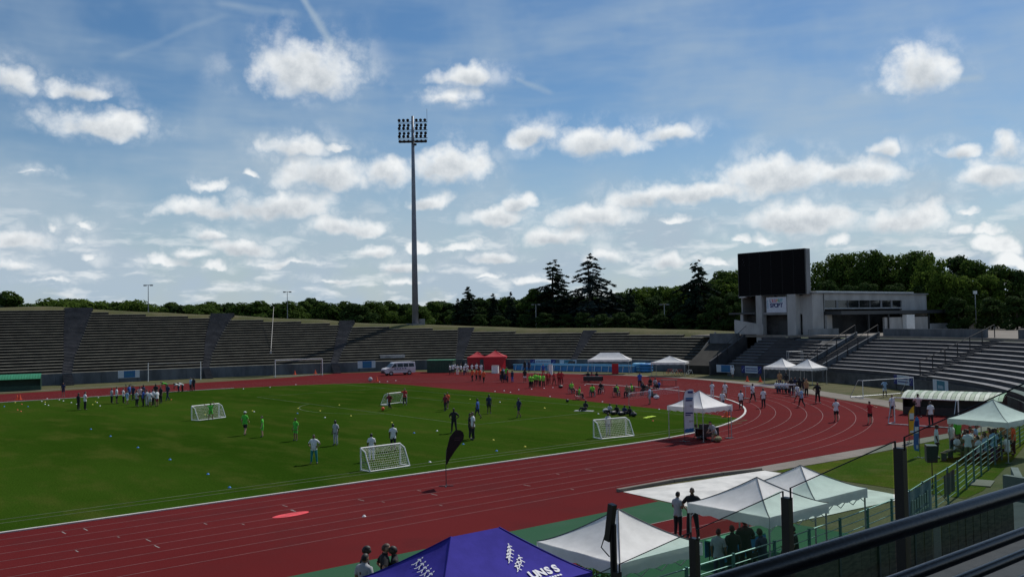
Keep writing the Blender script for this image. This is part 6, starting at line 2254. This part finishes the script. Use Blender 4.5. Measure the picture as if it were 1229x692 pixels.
# black teardrop on the near lanes
q = at(535.5, 583)
D = (q - CAM).length
pmx = D / FPX
tear = [(0.0, 1.02), (0.03, 1.4), (0.06, 1.75), (0.13, 2.1), (0.24, 2.40), (0.40, 2.62), (0.58, 2.72), (0.74, 2.70), (0.86, 2.60), (0.91, 2.45), (0.88, 2.27), (0.72, 2.02), (0.45, 1.68), (0.18, 1.28), (0.06, 1.04)]
mat('flag_black', (0.010, 0.008, 0.010), 0.75, 0.2, 3)
mat('print_dim', (0.05, 0.03, 0.04), 0.7, 0.1, 3)
sail('teardrop_flag', tear, q, -YAW, 'flag_black', 'black teardrop flag standing alone on the near lanes', prints=((0.42, 0.70, 2.20, 2.25, 'print_dim'), (0.45, 0.72, 2.31, 2.36, 'print_dim')), pole=((0, 0), (0, 1.0), (0.03, 1.7), (0.22, 2.38), (0.5, 2.70)))
# white feather flag at the bend tent
q = at(821.5, 529.5)
fea = [(0.0, 0.55), (0.0, 2.9), (0.05, 3.15), (0.18, 3.32), (0.36, 3.38), (0.55, 3.36), (0.62, 3.20), (0.62, 0.65)]
fea = [(0.02, 0.50), (0.02, 2.85), (0.08, 3.12), (0.22, 3.30), (0.42, 3.36), (0.66, 3.34), (0.66, 0.62)]
mat('flag_pale', (0.62, 0.64, 0.70), 0.7, 0.05, 3)
sail('feather_flag', fea, q, -YAW, 'flag_pale', 'white feather flag with blue print in front of the bend tent',
     prints=((0.28, 0.62, 3.10, 3.24, 'board_navy'), (0.14, 0.60, 2.72, 2.82, 'board_blue'), (0.14, 0.56, 2.60, 2.69, 'board_navy'), (0.40, 0.55, 2.22, 2.36, 'cloth_grey'), (0.10, 0.60, 1.78, 1.87, 'board_navy'), (0.10, 0.45, 1.66, 1.73, 'board_navy'), (0.20, 0.64, 0.95, 1.16, 'cloth_grey'), (0.34, 0.64, 1.16, 1.36, 'cloth_grey'), (0.06, 0.64, 0.58, 0.90, 'board_blue')), pole=((0.0, 0), (0.0, 2.9), (0.06, 3.16), (0.22, 3.34)))
mat('flag_yellow', (0.72, 0.36, 0.02), 0.7, 0.06, 3)
mat('flag_blue', (0.04, 0.18, 0.48), 0.7, 0.06, 3)
q = at(1091.5, 531)
sail('feather_flag', [(0.0, 0.45), (0.0, 1.75), (0.06, 1.98), (0.20, 2.18), (0.36, 2.30), (0.36, 0.45)], q, -YAW, 'flag_yellow', 'yellow feather flag with a white patch on the lawn by the track',
     prints=((0.05, 0.34, 1.45, 1.82, 'flag_pale'), (0.08, 0.32, 1.36, 1.43, 'board_navy'), (0.08, 0.34, 0.62, 0.74, 'flag_pale')), pole=((0.0, 0), (0.0, 1.75), (0.06, 2.0), (0.2, 2.2)))
q = at(1104.5, 549)
sail('feather_flag', [(-0.04, 0.35), (-0.30, 0.42), (-0.34, 0.6), (-0.30, 1.9), (-0.22, 2.2), (-0.10, 2.28), (-0.01, 2.1), (0.0, 1.9)], q, -YAW, 'flag_blue', 'blue feather flag with a white patch beside the picnic tables',
     prints=((-0.26, -0.04, 1.35, 1.72, 'flag_pale'), (-0.25, -0.05, 1.74, 2.05, 'board_navy'), (-0.2, -0.08, 0.5, 0.7, 'flag_pale')), pole=((0.0, 0), (0.0, 1.9), (-0.02, 2.12)))

# high bar across two stands near the twin tents
a, b = at(895, 478), at(953, 476)
t = thing('high_bar', 'white bar on two stands across the track left of the twin tents', 'bar', (a + b) / 2, math.atan2(b.y - a.y, b.x - a.x))
L = (b - a).length
for s in (-1, 1):
    MB().tube([(s * L / 2, 0, 0), (s * L / 2, 0, 1.35)], 0.025, 6).build('stand', 'galvanised', t)
    MB().box((s * L / 2, 0, 0.02), (0.5, 0.5, 0.04)).build('foot', 'dark_steel', t)
MB().box((0, 0, 1.22), (L + 0.4, 0.06, 0.12)).build('bar', 'marker_white', t)
# hurdles by the left crowd
for (px, py, lab) in ((151, 470.5, 'left of two dark hurdles behind the tight crowd'), (157, 470.3, 'right of two dark hurdles behind the tight crowd')):
    q = at(px, py)
    t = thing('hurdle', lab, 'hurdle', q, R(80), 'hurdles on the far straight')
    for s in (-1, 1):
        MB().tube([(s * 0.55, 0, 0), (s * 0.55, 0, 0.95)], 0.025, 6).build('upright', 'dark_steel', t)
        MB().tube([(s * 0.55, 0, 0.03), (s * 0.55, 0.6, 0.03)], 0.025, 6).build('foot', 'dark_steel', t)
    MB().box((0, 0, 0.95), (1.2, 0.02, 0.08)).build('bar', 'stair_concrete', t)

# ------------------------------------------------------------------ van, box trailer, container, pool
mat('van_white', (0.62, 0.60, 0.62), 0.35, 0.03, 2, coat=0.4)
mat('tyre', (0.012, 0.012, 0.012), 0.8, 0.1, 6)
mat('lamp_glass', (0.55, 0.56, 0.58), 0.2, 0.0)
a, b = at(453.5, 451.0), at(494, 449.2)
vc = (a + b) / 2
van = thing('minibus', 'white minibus with dark side windows parked on the far track', 'van', (vc.x + 1.0, vc.y + 0.6, 0.004), R(180 - 10))
# side profile (x forward, z up)
prof = [(2.45, 0.35), (2.5, 0.62), (2.42, 0.98), (2.15, 1.08), (1.62, 1.20), (1.05, 1.78), (0.85, 1.92), (0.0, 1.97), (-2.2, 1.95), (-2.42, 1.85), (-2.48, 1.0), (-2.45, 0.35)]
mb = MB()
vs = []
sec = [(-0.96, 0.0), (-0.96, 0.0), (0.96, 0.0), (0.96, 0.0)]
for (y, ins) in ((-0.96, 0), (-0.90, 0.0), (0.90, 0.0), (0.96, 0)):
    for (x, z) in prof:
        k = 0.0 if abs(y) > 0.92 else 0.03
        yy = y
        if z > 1.1:
            yy = y * (1 - 0.13 * (z - 1.1) / 0.85)
        vs.append((x * (1 + (0.008 if k else 0)), yy, z + (0.025 if k and z > 1.5 else 0)))
n = len(prof)
fs = [tuple(range(n))[::-1], tuple(range(3 * n, 4 * n))]
for r in range(3):
    for j in range(n):
        fs.append((r * n + j, r * n + (j + 1) % n, (r + 1) * n + (j + 1) % n, (r + 1) * n + j))
mb.add(vs, fs)
mb.build('body', 'van_white', van)


def vy(z, s):
    return s * (0.965 * (1 - 0.13 * max(0, z - 1.1) / 0.85) + 0.006)


for s in (-1, 1):
    for (x0, x1, x2, x3) in ((1.42, 0.62, 0.62, 1.02), (0.52, -0.42, -0.42, 0.52), (-0.5, -1.3, -1.3, -0.5), (-1.38, -2.25, -2.2, -1.38)):
        MB().add([(x0, vy(1.22, s), 1.22), (x1, vy(1.22, s), 1.22), (x2, vy(1.76, s), 1.76), (x3, vy(1.76, s), 1.76)], [(0, 1, 2, 3)]).build('side_window', 'glass_dark', van)
    MB().box((0.2, s * 0.968, 0.80), (3.6, 0.012, 0.05)).build('side_trim', 'dark_steel', van)
    MB().box((1.35, s * 1.06, 1.30), (0.14, 0.18, 0.22)).build('mirror', 'black_paint', van)
    MB().box((2.40, s * 0.72, 0.86), (0.16, 0.34, 0.2)).build('headlight', 'lamp_glass', van)
    MB().box((-2.47, s * 0.82, 1.0), (0.05, 0.14, 0.5)).build('tail_light', 'cone_orange', van)
    for x in (1.55, -1.45):
        w = MB().tube([(x, s * 0.80, 0.33), (x, s * 0.975, 0.33)], 0.34, 16).build('wheel', 'tyre', van)
        MB().tube([(x, s * 0.97, 0.33), (x, s * 0.985, 0.33)], 0.19, 12).build('rim', 'galvanised', w)
MB().add([(1.66, -0.80, 1.235), (1.66, 0.80, 1.235), (1.09, 0.74, 1.80), (1.09, -0.74, 1.80)], [(0, 1, 2, 3)]).build('windscreen', 'glass_dark', van)
MB().box((2.50, 0, 0.62), (0.06, 1.3, 0.2)).build('grille', 'black_paint', van)
MB().box((2.42, 0, 0.40), (0.2, 1.86, 0.2)).build('bumper', 'dark_steel', van)
# lettering patches along the side
for k in range(5):
    MB().box((0.9 - k * 0.42, 0.972, 1.02), (0.28, 0.006, 0.16)).build('side_print', 'board_navy', van)
    MB().box((0.9 - k * 0.42, -0.972, 1.02), (0.28, 0.006, 0.16)).build('side_print', 'board_navy', van)
q = at(467, 444.5)
box_t = thing('box_trailer', 'plain white box trailer standing behind the minibus', 'trailer', (q.x + 1.5, q.y + 1.6, 0), R(-20))
MB().box((0, 0, 1.45), (4.2, 2.0, 2.1)).build('box', 'white_wall', box_t)
MB().box((0, 0, 2.53), (4.3, 2.1, 0.06)).build('roof_edge', 'galvanised', box_t)
MB().box((-0.9, -1.01, 1.4), (1.0, 0.02, 1.8)).build('door', 'grey_wall', box_t)
for x in (-0.6, 0.5):
    for s in (-1, 1):
        MB().tube([(x, s * 0.78, 0.32), (x, s * 0.98, 0.32)], 0.32, 12).build('wheel', 'tyre', box_t)
a, b = at(515.5, 447.2), at(541, 446.5)
c = (a + b) / 2
cont = thing('green_container', 'dark green container with bright green lid left of the red tents', 'container', (c.x + 0.8, c.y + 0.8, 0), R(-48))
MB().box((0, 0, 0.95), (4.2, 2.1, 1.9)).build('body', 'dark_green', cont)
MB().box((0, 0, 1.95), (4.35, 2.25, 0.10)).build('lid', 'green_sheet', cont)
for k in range(9):
    MB().box((-1.9 + k * 0.475, -1.075, 0.95), (0.10, 0.05, 1.8)).build('rib', 'dark_green', cont)
# framed swimming pool
mat('pool_blue', (0.03, 0.20, 0.48), 0.5, 0.08, 2)
mat('pool_pale', (0.16, 0.42, 0.62), 0.5, 0.06, 2)
a, b = at(612, 446.5), at(756, 447.8)
a = Vector((51.6, 38.6, 0))
b = Vector((57.6, 17.4, 0))
c = (a + b) / 2
L = (b - a).length
pool = thing('frame_pool', 'long blue framed pool with white posts along the terrace foot', 'pool', c, math.atan2((b - a).y, (b - a).x))
W2 = 3.4
off = W2 / 2
for (x0, y0, sx, sy) in ((0, 0, L, 0.12), (0, W2, L, 0.12), (-L / 2 + 0.06, off, 0.12, W2 - 0.13), (L / 2 - 0.06, off, 0.12, W2 - 0.13)):
    MB().box((x0, y0, 0.42), (sx, sy, 0.84)).build('side', 'pool_blue', pool)
for (x0, y0, sx, sy) in ((0, -0.03, L + 0.1, 0.26), (0, W2 + 0.03, L + 0.1, 0.26)):
    MB().box((x0, y0, 0.90), (sx, sy, 0.12)).build('rim', 'pool_pale', pool)
for k in range(18):
    x = -L / 2 + 0.6 + k * (L - 1.2) / 17
    MB().tube([(x, -0.36, 0), (x, -0.12, 0.86)], 0.035, 5).build('post', 'white_paint', pool)
mat('water', (0.03, 0.16, 0.24), 0.05, 0.05, 1, 0.2, 3)
MB().box((0, off, 0.68), (L - 0.25, W2 - 0.14, 0.02)).build('water', 'water', pool)
for (px, py, m, lab, s) in ((764, 446.5, 'pool_pale', 'pale blue inflatable ring heap beside the long white tent', 0.9), (772, 447, 'pool_blue', 'dark blue inflatable heap left of the peaked tent', 0.8)):
    q = at(px, py)
    mb = MB()
    for k in range(3):
        mb.tube([(s * math.cos(a2), s * math.sin(a2), 0.25 + 0.42 * k) for a2 in [j * math.pi / 8 for j in range(16)]], 0.24, 6, closed=True)
    tag(mb.build('inflatable', m, loc=(q.x + 1.2, q.y + 0.5, 0), smooth=True), lab, 'inflatable')
# lifeguard chair / red cabinet under the long tent and white plinths
for (px, py, m, lab, sz) in ((738.5, 448.3, 'tent_red', 'red cabinet at the corner of the long white tent', (0.9, 0.8, 1.5)), (594.5, 447.5, 'white_paint', 'white plinth at the corner of the larger red tent', (1.0, 0.8, 1.15)), (661, 449.5, 'white_paint', 'narrow white stand in front of the blue pool', (0.55, 0.5, 1.5))):
    q = at(px, py)
    t = thing('cabinet', lab, 'cabinet', q, R(-50))
    MB().box((0, 0, sz[2] / 2), sz).build('body', m, t)
    MB().box((0, 0, sz[2] + 0.02), (sz[0] + 0.06, sz[1] + 0.06, 0.04)).build('top', 'grey_wall', t)
# bicycles behind the peaked tent
for k, (px, py) in enumerate(((800, 451), (806, 451.2), (812, 451.4), (818, 451.8), (824, 452))):
    q = at(px, py)
    t = thing('bicycle', 'bicycle with %s frame parked in the row behind the peaked tent' % ('red', 'white', 'red', 'dark', 'white')[k], 'bicycle', (q.x + 1.3, q.y + 0.6, 0), R(-55 + 8 * k), 'bicycles in a row')
    fm = ('cone_orange', 'white_paint', 'cone_orange', 'dark_steel', 'white_paint')[k]
    for x in (-0.52, 0.52):
        MB().tube([(x + 0.33 * math.cos(a2), 0, 0.34 + 0.33 * math.sin(a2)) for a2 in [j * math.pi / 7 for j in range(14)]], 0.022, 4, closed=True).build('wheel', 'tyre', t)
    mb = MB()
    for p3, q3 in (((-0.52, 0.34), (-0.15, 0.82)), ((-0.15, 0.82), (0.35, 0.84)), ((0.35, 0.84), (0.52, 0.34)), ((-0.08, 0.34), (0.35, 0.84)), ((-0.08, 0.34), (-0.18, 0.92)), ((-0.52, 0.34), (-0.08, 0.34))):
        mb.tube([(p3[0], 0, p3[1]), (q3[0], 0, q3[1])], 0.02, 5)
    mb.build('frame', fm, t)
    MB().box((-0.19, 0, 0.95), (0.26, 0.14, 0.05)).build('saddle', 'black_paint', t)
    MB().tube([(0.34, -0.28, 1.0), (0.36, 0, 0.96), (0.34, 0.28, 1.0)], 0.018, 5).build('handlebar', 'dark_steel', t)
# small ladder scaffold behind the twin tents
q = at(952, 456)
t = thing('scaffold', 'thin pale scaffold frame rising behind the twin tents', 'scaffold', (q.x + 2, q.y + 1, 0), R(-40))
for sx in (-0.9, 0.9):
    for sy in (-0.4, 0.4):
        MB().tube([(sx, sy, 0), (sx, sy, 3.6)], 0.03, 5).build('upright', 'galvanised', t)
for z in (1.2, 2.4, 3.5):
    for sy in (-0.4, 0.4):
        MB().tube([(-0.9, sy, z), (0.9, sy, z)], 0.025, 5).build('ledger', 'galvanised', t)
for sy in (-0.4, 0.4):
    MB().tube([(-0.9, sy, 0.1), (0.9, sy, 2.4)], 0.022, 5).build('brace', 'galvanised', t)

# ------------------------------------------------------------------ fence round the near side
FP, FS = crom([(-60, -62.0), (-35, -61.75), (-23.1, -61.5), (-19.5, -61.35), (-12, -60.6), (-8.2, -59.75), (-2.9, -58.5), (4.5, -56.5), (12, -54.6), (17.4, -53.3), (24, -51.5)], 0.5)
mat('fence_green', (0.05, 0.16, 0.15), 0.45, 0.08, 4, metal=0.2)
mat('fence_bar', (0.20, 0.31, 0.30), 0.4, 0.08, 4, metal=0.4)
fence = thing('bar_fence', 'blue green post and bar fence curving between lawn and walkway', 'fence', (0, 0, 0))
i0 = next(i for i, p in enumerate(FP) if p.x > -32)
FT_, FB_ = 1.55, 0.12
step = 4
ids = list(range(i0, len(FP), step))
for k, i in enumerate(ids):
    p = FP[i]
    MB().box((p.x, p.y, FT_ / 2), (0.07, 0.07, FT_), math.atan2((FP[min(i + 1, len(FP) - 1)] - p).y, (FP[min(i + 1, len(FP) - 1)] - p).x)).build('post', 'fence_green', fence)
for (i, j) in zip(ids, ids[1:]):
    a, b = FP[i], FP[j]
    if -1.9 < a.x < 0.2:
        pass
    for z in (0.28, 0.52, 0.76, 1.00, 1.24, 1.50):
        MB().tube([(a.x, a.y, z), (b.x, b.y, z)], 0.022 if z > 1.4 else 0.014, 5).build('bar', 'fence_bar', fence)
# lettered screen and dark panel tied to the fence
def fence_banner(x0, x1, z0, z1, m, label, marks=0, mk='board_navy'):
    a = min(FP, key=lambda p: abs(p.x - x0))
    b = min(FP, key=lambda p: abs(p.x - x1))
    c = (a + b) / 2
    L = (b - a).length
    t = thing('fence_banner', label, 'banner', (c.x, c.y - 0.05, 0), math.atan2((b - a).y, (b - a).x))
    mb = MB()
    vs = []
    for k in range(13):
        x = -L / 2 + L * k / 12
        o = -0.03 - 0.02 * math.sin(k * 1.3)
        vs += [(x, o, z0), (x, o, z1 + 0.01 * math.sin(k * 2))]
    mb.add(vs, [(2 * k, 2 * k + 2, 2 * k + 3, 2 * k + 1) for k in range(12)])
    mb.build('cloth', m, t)
    for k in range(marks):
        w = L * 0.75 / marks
        MB().box((-L * 0.36 + k * L * 0.75 / marks, -0.065, (z0 + z1) / 2 + 0.08), (w * 0.62, 0.008, (z1 - z0) * (0.28 if k % 3 else 0.36))).build('letter', mk, t)
        MB().box((-L * 0.36 + k * L * 0.75 / marks, -0.065, (z0 + z1) / 2 - 0.28), (w * 0.7, 0.008, 0.1)).build('letter', mk, t)
    for s in (-1, 1):
        MB().tube([(s * (L / 2 - 0.03), -0.03, z1 - 0.04), (s * (L / 2 - 0.03), 0.07, z1 - 0.04)], 0.012, 4).build('tie', 'dark_steel', t)


mat('screen_cloth', (0.10, 0.15, 0.17), 0.8, 0.1, 3)
fence_banner(-10.6, -7.0, 0.25, 1.52, 'screen_cloth', 'grey green lettered banner on the fence right of the near tents', 7, 'fence_bar')
fence_banner(-4.9, -3.1, 0.45, 1.35, 'dark_steel', 'small dark panel tied to the fence beside the loudspeaker tripod', 0)
fence_banner(-24.6, -21.2, 0.3, 1.2, 'cloth_navy', 'navy sheet on the fence behind the loudspeaker post', 3, 'pool_pale')

# loudspeaker on tripod
q = at(1120, 603)
t = thing('tripod_loudspeaker', 'black loudspeaker on a tripod on the lawn inside the fence', 'loudspeaker', (q.x, q.y, 0.006), 0.6)
MB().tube([(0, 0, 0.25), (0, 0, 1.75)], 0.022, 6).build('pole', 'black_paint', t)
for k in range(3):
    a = k * 2.094 + 0.4
    MB().tube([(0, 0, 0.75), (0.62 * math.cos(a), 0.62 * math.sin(a), 0.0)], 0.016, 5).build('leg', 'black_paint', t)
sp = MB()
sp.prism([(-0.24, -0.2), (0.24, -0.2), (0.34, 0.22), (-0.34, 0.22)], 1.72, 2.42)
sp.build('cabinet', 'black_paint', t)
MB().box((0, 0.228, 2.07), (0.56, 0.012, 0.6)).build('grille', 'dark_steel', t)
# picnic tables
mat('board_dark', (0.085, 0.066, 0.045), 0.9, 0.25, 3, vscale=(1, 1, 4))
mat('wood', (0.16, 0.10, 0.05), 0.8, 0.2, 3, vscale=(1, 8, 8))
for k, (tx, ty) in enumerate(tabs):
    t = thing('picnic_table', ('wooden picnic table set with cups at the blue flag', 'wooden picnic table under the middle of the fence tent', 'wooden picnic table at the fence corner of the tent')[k], 'table', (tx, ty, 0.006))
    for j in range(4):
        MB().box((0, -0.28 + j * 0.187, 0.74), (1.9, 0.175, 0.04)).build('top_plank', 'wood', t)
    for s in (-1, 1):
        MB().box((0, s * 0.68, 0.44), (1.9, 0.24, 0.04)).build('bench', 'wood', t)
        MB().box((s * 0.7, 0, 0.36), (0.07, 0.1, 0.72)).build('leg', 'wood', t)
        MB().box((s * 0.7, 0, 0.40), (0.06, 1.5, 0.06)).build('crossbeam', 'wood', t)
    for j in range(5):
        mb = MB().tube([(0, 0, 0), (0, 0, 0.11)], [0.03, 0.042], 8)
        tag(mb.build('cup', 'marker_white' if j % 2 else 'cone_orange', loc=(tx - 0.7 + j * 0.34, ty + 0.1 * (-1) ** j, 0.767)), ('white' if j % 2 else 'orange') + ' cup standing on a picnic table', 'cup', 'cups on the picnic tables')
q = at(1137, 551)
t = thing('bench', 'low wooden bench on the lawn before the picnic tables', 'bench', (q.x, q.y, 0.006), R(10))
MB().box((0, 0, 0.43), (1.5, 0.3, 0.05)).build('seat', 'wood', t)
for s in (-1, 1):
    MB().box((s * 0.6, 0, 0.2), (0.06, 0.26, 0.40)).build('leg', 'dark_steel', t)
# table with green cloth under the near tent
q = at(885, 648, 0.75)
table((q.x + 0.3, q.y + 0.3, 0.006), R(0), 2.2, 0.75, 0.75, 'table with bright green edge below the tent beside the pit cover', 'green_sheet', 'pool_blue')
# concrete blocks at the fence corner and slab on the lawn
o = MB()
o.box((0, 0, 0.45), (2.6, 0.3, 0.9), 0.45)
o.box((-1.35, -1.1, 0.45), (0.3, 2.3, 0.895), -0.2)
tag(o.build('corner_wall', 'grey_wall', loc=(0.6, -59.6, 0.007)), 'low concrete corner wall with pale top at the end of the walkway', 'wall')
tag(MB().box((0, 0, 0.02), (1.7, 0.9, 0.04)).build('lawn_slab', 'paving', loc=(1.7, -57.6, 0.006), rz=0.3), 'pale concrete slab lying in the lawn inside the fence', 'slab')
# close board fence along the walkway
bf = thing('board_fence', 'brown close board fence along the lower walkway', 'fence', (-14, -62.6, 0))
for k in range(26):
    x = -6.6 + k * 0.52
    MB().box((x, 0.12 * math.sin(k * 0.2), 0.62), (0.50, 0.03, 1.2 + 0.02 * math.sin(k * 2.1))).build('board', 'paving' if k == 15 else 'board_dark', bf)
for k in range(7):
    MB().box((-6.6 + k * 2.16, 0.08, 0.66), (0.09, 0.09, 1.32)).build('post', 'dark_steel', bf)

# ------------------------------------------------------------------ main stand on which the camera stands
ST0 = thing('main_stand', 'dark stepped stand in the foreground under its roof', 'grandstand', (CAM.x, CAM.y, 0))
SX0, SX1 = -40.0, 8.0              # relative to the camera
zf = 6.30
for n in range(-8, 11):
    y = 1.5 + n * 0.86
    z = zf - (n + 1) * 0.40 if n >= 0 else zf - (n + 1) * 0.40
    if n == -1:
        z = zf
    MB().box(((SX0 + SX1) / 2, y + 0.43, z / 2), (SX1 - SX0, 0.858, z)).build('step', 'dark_wall', ST0)  # dark colour carries most of the shade on these steps
MB().box(((SX0 + SX1) / 2, 0.86, zf / 2 - 0.002), (SX1 - SX0, 1.25, zf - 0.004)).build('step', 'dark_wall', ST0)
# roof that keeps the foreground in shade
MB().box((-9.0, -8.0, 17.5), (62.0, 37.6, 0.4)).build('roof', 'grey_wall', ST0)
for x in (-36, -24, -12, 0, 7.6):
    MB().box((x, -14, 8.65), (0.5, 0.5, 17.28)).build('roof_column', 'dark_steel', ST0)
MB().box((-9, -26.6, 8.65), (62, 0.38, 17.28)).build('back_wall', 'grey_wall', ST0)
# guard rail just in front of the camera: level bars parallel to the straight
gr_ = thing('guard_rail', 'black bar railing crossing the lower right foreground', 'railing', (CAM.x, CAM.y, zf))
DY = 1.30
for (h, r) in ((0.588, 0.025), (0.722, 0.018), (0.790, 0.016), (0.875, 0.018), (1.0, 0.018), (1.15, 0.018), (1.3, 0.018), (1.45, 0.018)):
    z = CAM.z - h - zf
    MB().tube([(-3.0 + 7.0 * k / 24, DY, z) for k in range(25)], r, 16).build('rail_bar', 'blue_black_paint', gr_, smooth=True)
for x in (-2.6, -0.5, 3.85):
    MB().box((x, DY + 0.012, (CAM.z - 0.63 - zf) / 2), (0.05, 0.022, CAM.z - 0.63 - zf)).build('baluster', 'blue_black_paint', gr_)
# glass side guard stepping down with the rows
gg = thing('glass_guard', 'stepped green tinted glass guard with black posts beside the stand', 'railing', (CAM.x, CAM.y, 0))
m = bpy.data.materials.new('guard_glass')
m.use_nodes = True
t_ = m.node_tree
t_.nodes.clear()
K = NT(t_)
out = K.n('ShaderNodeOutputMaterial')
tr = K.n('ShaderNodeBsdfTransparent')
tr.inputs['Color'].default_value = (0.66, 0.83, 0.76, 1)
gl = K.n('ShaderNodeBsdfGlossy')
gl.inputs['Roughness'].default_value = 0.03
fr = K.n('ShaderNodeFresnel')
fr.inputs['IOR'].default_value = 1.5
mx = K.n('ShaderNodeMixShader')
t_.links.new(fr.outputs[0], mx.inputs[0])
t_.links.new(tr.outputs[0], mx.inputs[1])
t_.links.new(gl.outputs[0], mx.inputs[2])
t_.links.new(mx.outputs[0], out.inputs['Surface'])
MATS['guard_glass'] = m
GX = 8.0
def gtop(px, py):
    return atx(px, py, CAM.x + GX)
POSTS = [(1080, 537), (945, 591), (833, 645), (735, 700)]
pts = [gtop(*p) for p in POSTS]
dyp = (pts[2].y - pts[0].y) / 2
dzp = (pts[2].z - pts[0].z) / 2
allp = [(pts[0].y + dyp * k, pts[0].z + dzp * k) for k in range(-3, 6)]
for (y, z) in allp:
    MB().box((GX, y - CAM.y, (z + 3.0) / 2 - 0.4), (0.075, 0.09, z - 2.2)).build('post', 'black_paint', gg)
for (a, b) in zip(allp, allp[1:]):
    ya, yb = a[0] - CAM.y + 0.075, b[0] - CAM.y - 0.075
    za, zb_ = a[1] + 0.055, b[1] + 0.10
    mb = MB()
    mb.add([(GX, ya, za), (GX, yb, zb_), (GX, yb, zb_ - 1.25), (GX, ya, za - 1.25)], [(0, 1, 2, 3)])
    pane = mb.build('pane', 'guard_glass', gg)
    MB().tube([(GX, ya - 0.03, za), (GX, yb + 0.03, zb_)], 0.006, 5).build('edge_bead', 'black_paint', pane)
    MB().tube([(GX, ya - 0.03, za + 0.003), (GX, ya - 0.03, za - 0.12)], 0.010, 5).build('clamp', 'black_paint', pane)
    MB().tube([(GX, yb + 0.03, zb_ + 0.003), (GX, yb + 0.03, zb_ - 0.12)], 0.010, 5).build('clamp', 'black_paint', pane)
# black horn column on top of the lowest visible post
hp = gtop(735, 602)
t = thing('loudspeaker_column', 'tilted black loudspeaker column on the post left of the glass guard', 'loudspeaker', (CAM.x + GX, hp.y, 4.2))
hz_ = gtop(735, 648).z - 4.2
MB().tube([(0, 0, 0), (0, 0, hz_ + 0.2)], 0.045, 8).build('post', 'black_paint', t)
tilt = Matrix.Rotation(R(10), 3, 'X')
MB().box((-0.02, 0.02, hz_ + 0.22), (0.075, 0.085, 0.46), M=tilt).build('cabinet', 'black_paint', t)
MB().tube([(-0.05, 0.09, hz_ + 0.06), (-0.05, 0.16, hz_ - 0.1), (-0.02, 0.05, hz_ - 0.2)], 0.008, 5).build('cable', 'black_paint', t)
# potted shrub beside the white near tent
q = at(716, 690, 0.6)
t = thing('leafy_shrub', 'leafy green shrub between the white tent and the loudspeaker post', 'shrub', (q.x - 0.2, q.y - 0.2, 0))
rs = np.random.RandomState(3)
d = rs.normal(0, 1, (900, 3))
d /= np.linalg.norm(d, axis=1)[:, None]
pts_ = d * (rs.uniform(0.3, 1, 900) ** 0.5)[:, None] * np.array([0.6, 0.6, 0.7]) + np.array([0, 0, 0.85])
link('foliage', leaf_mesh('foliage', pts_, d, 0.055, 'leaf_mid', rs), t)
MB().tube([(0, 0, 0), (0.02, 0, 0.5), (0, 0.03, 0.95)], [0.03, 0.022, 0.01], 6).build('stem', 'bark', t)
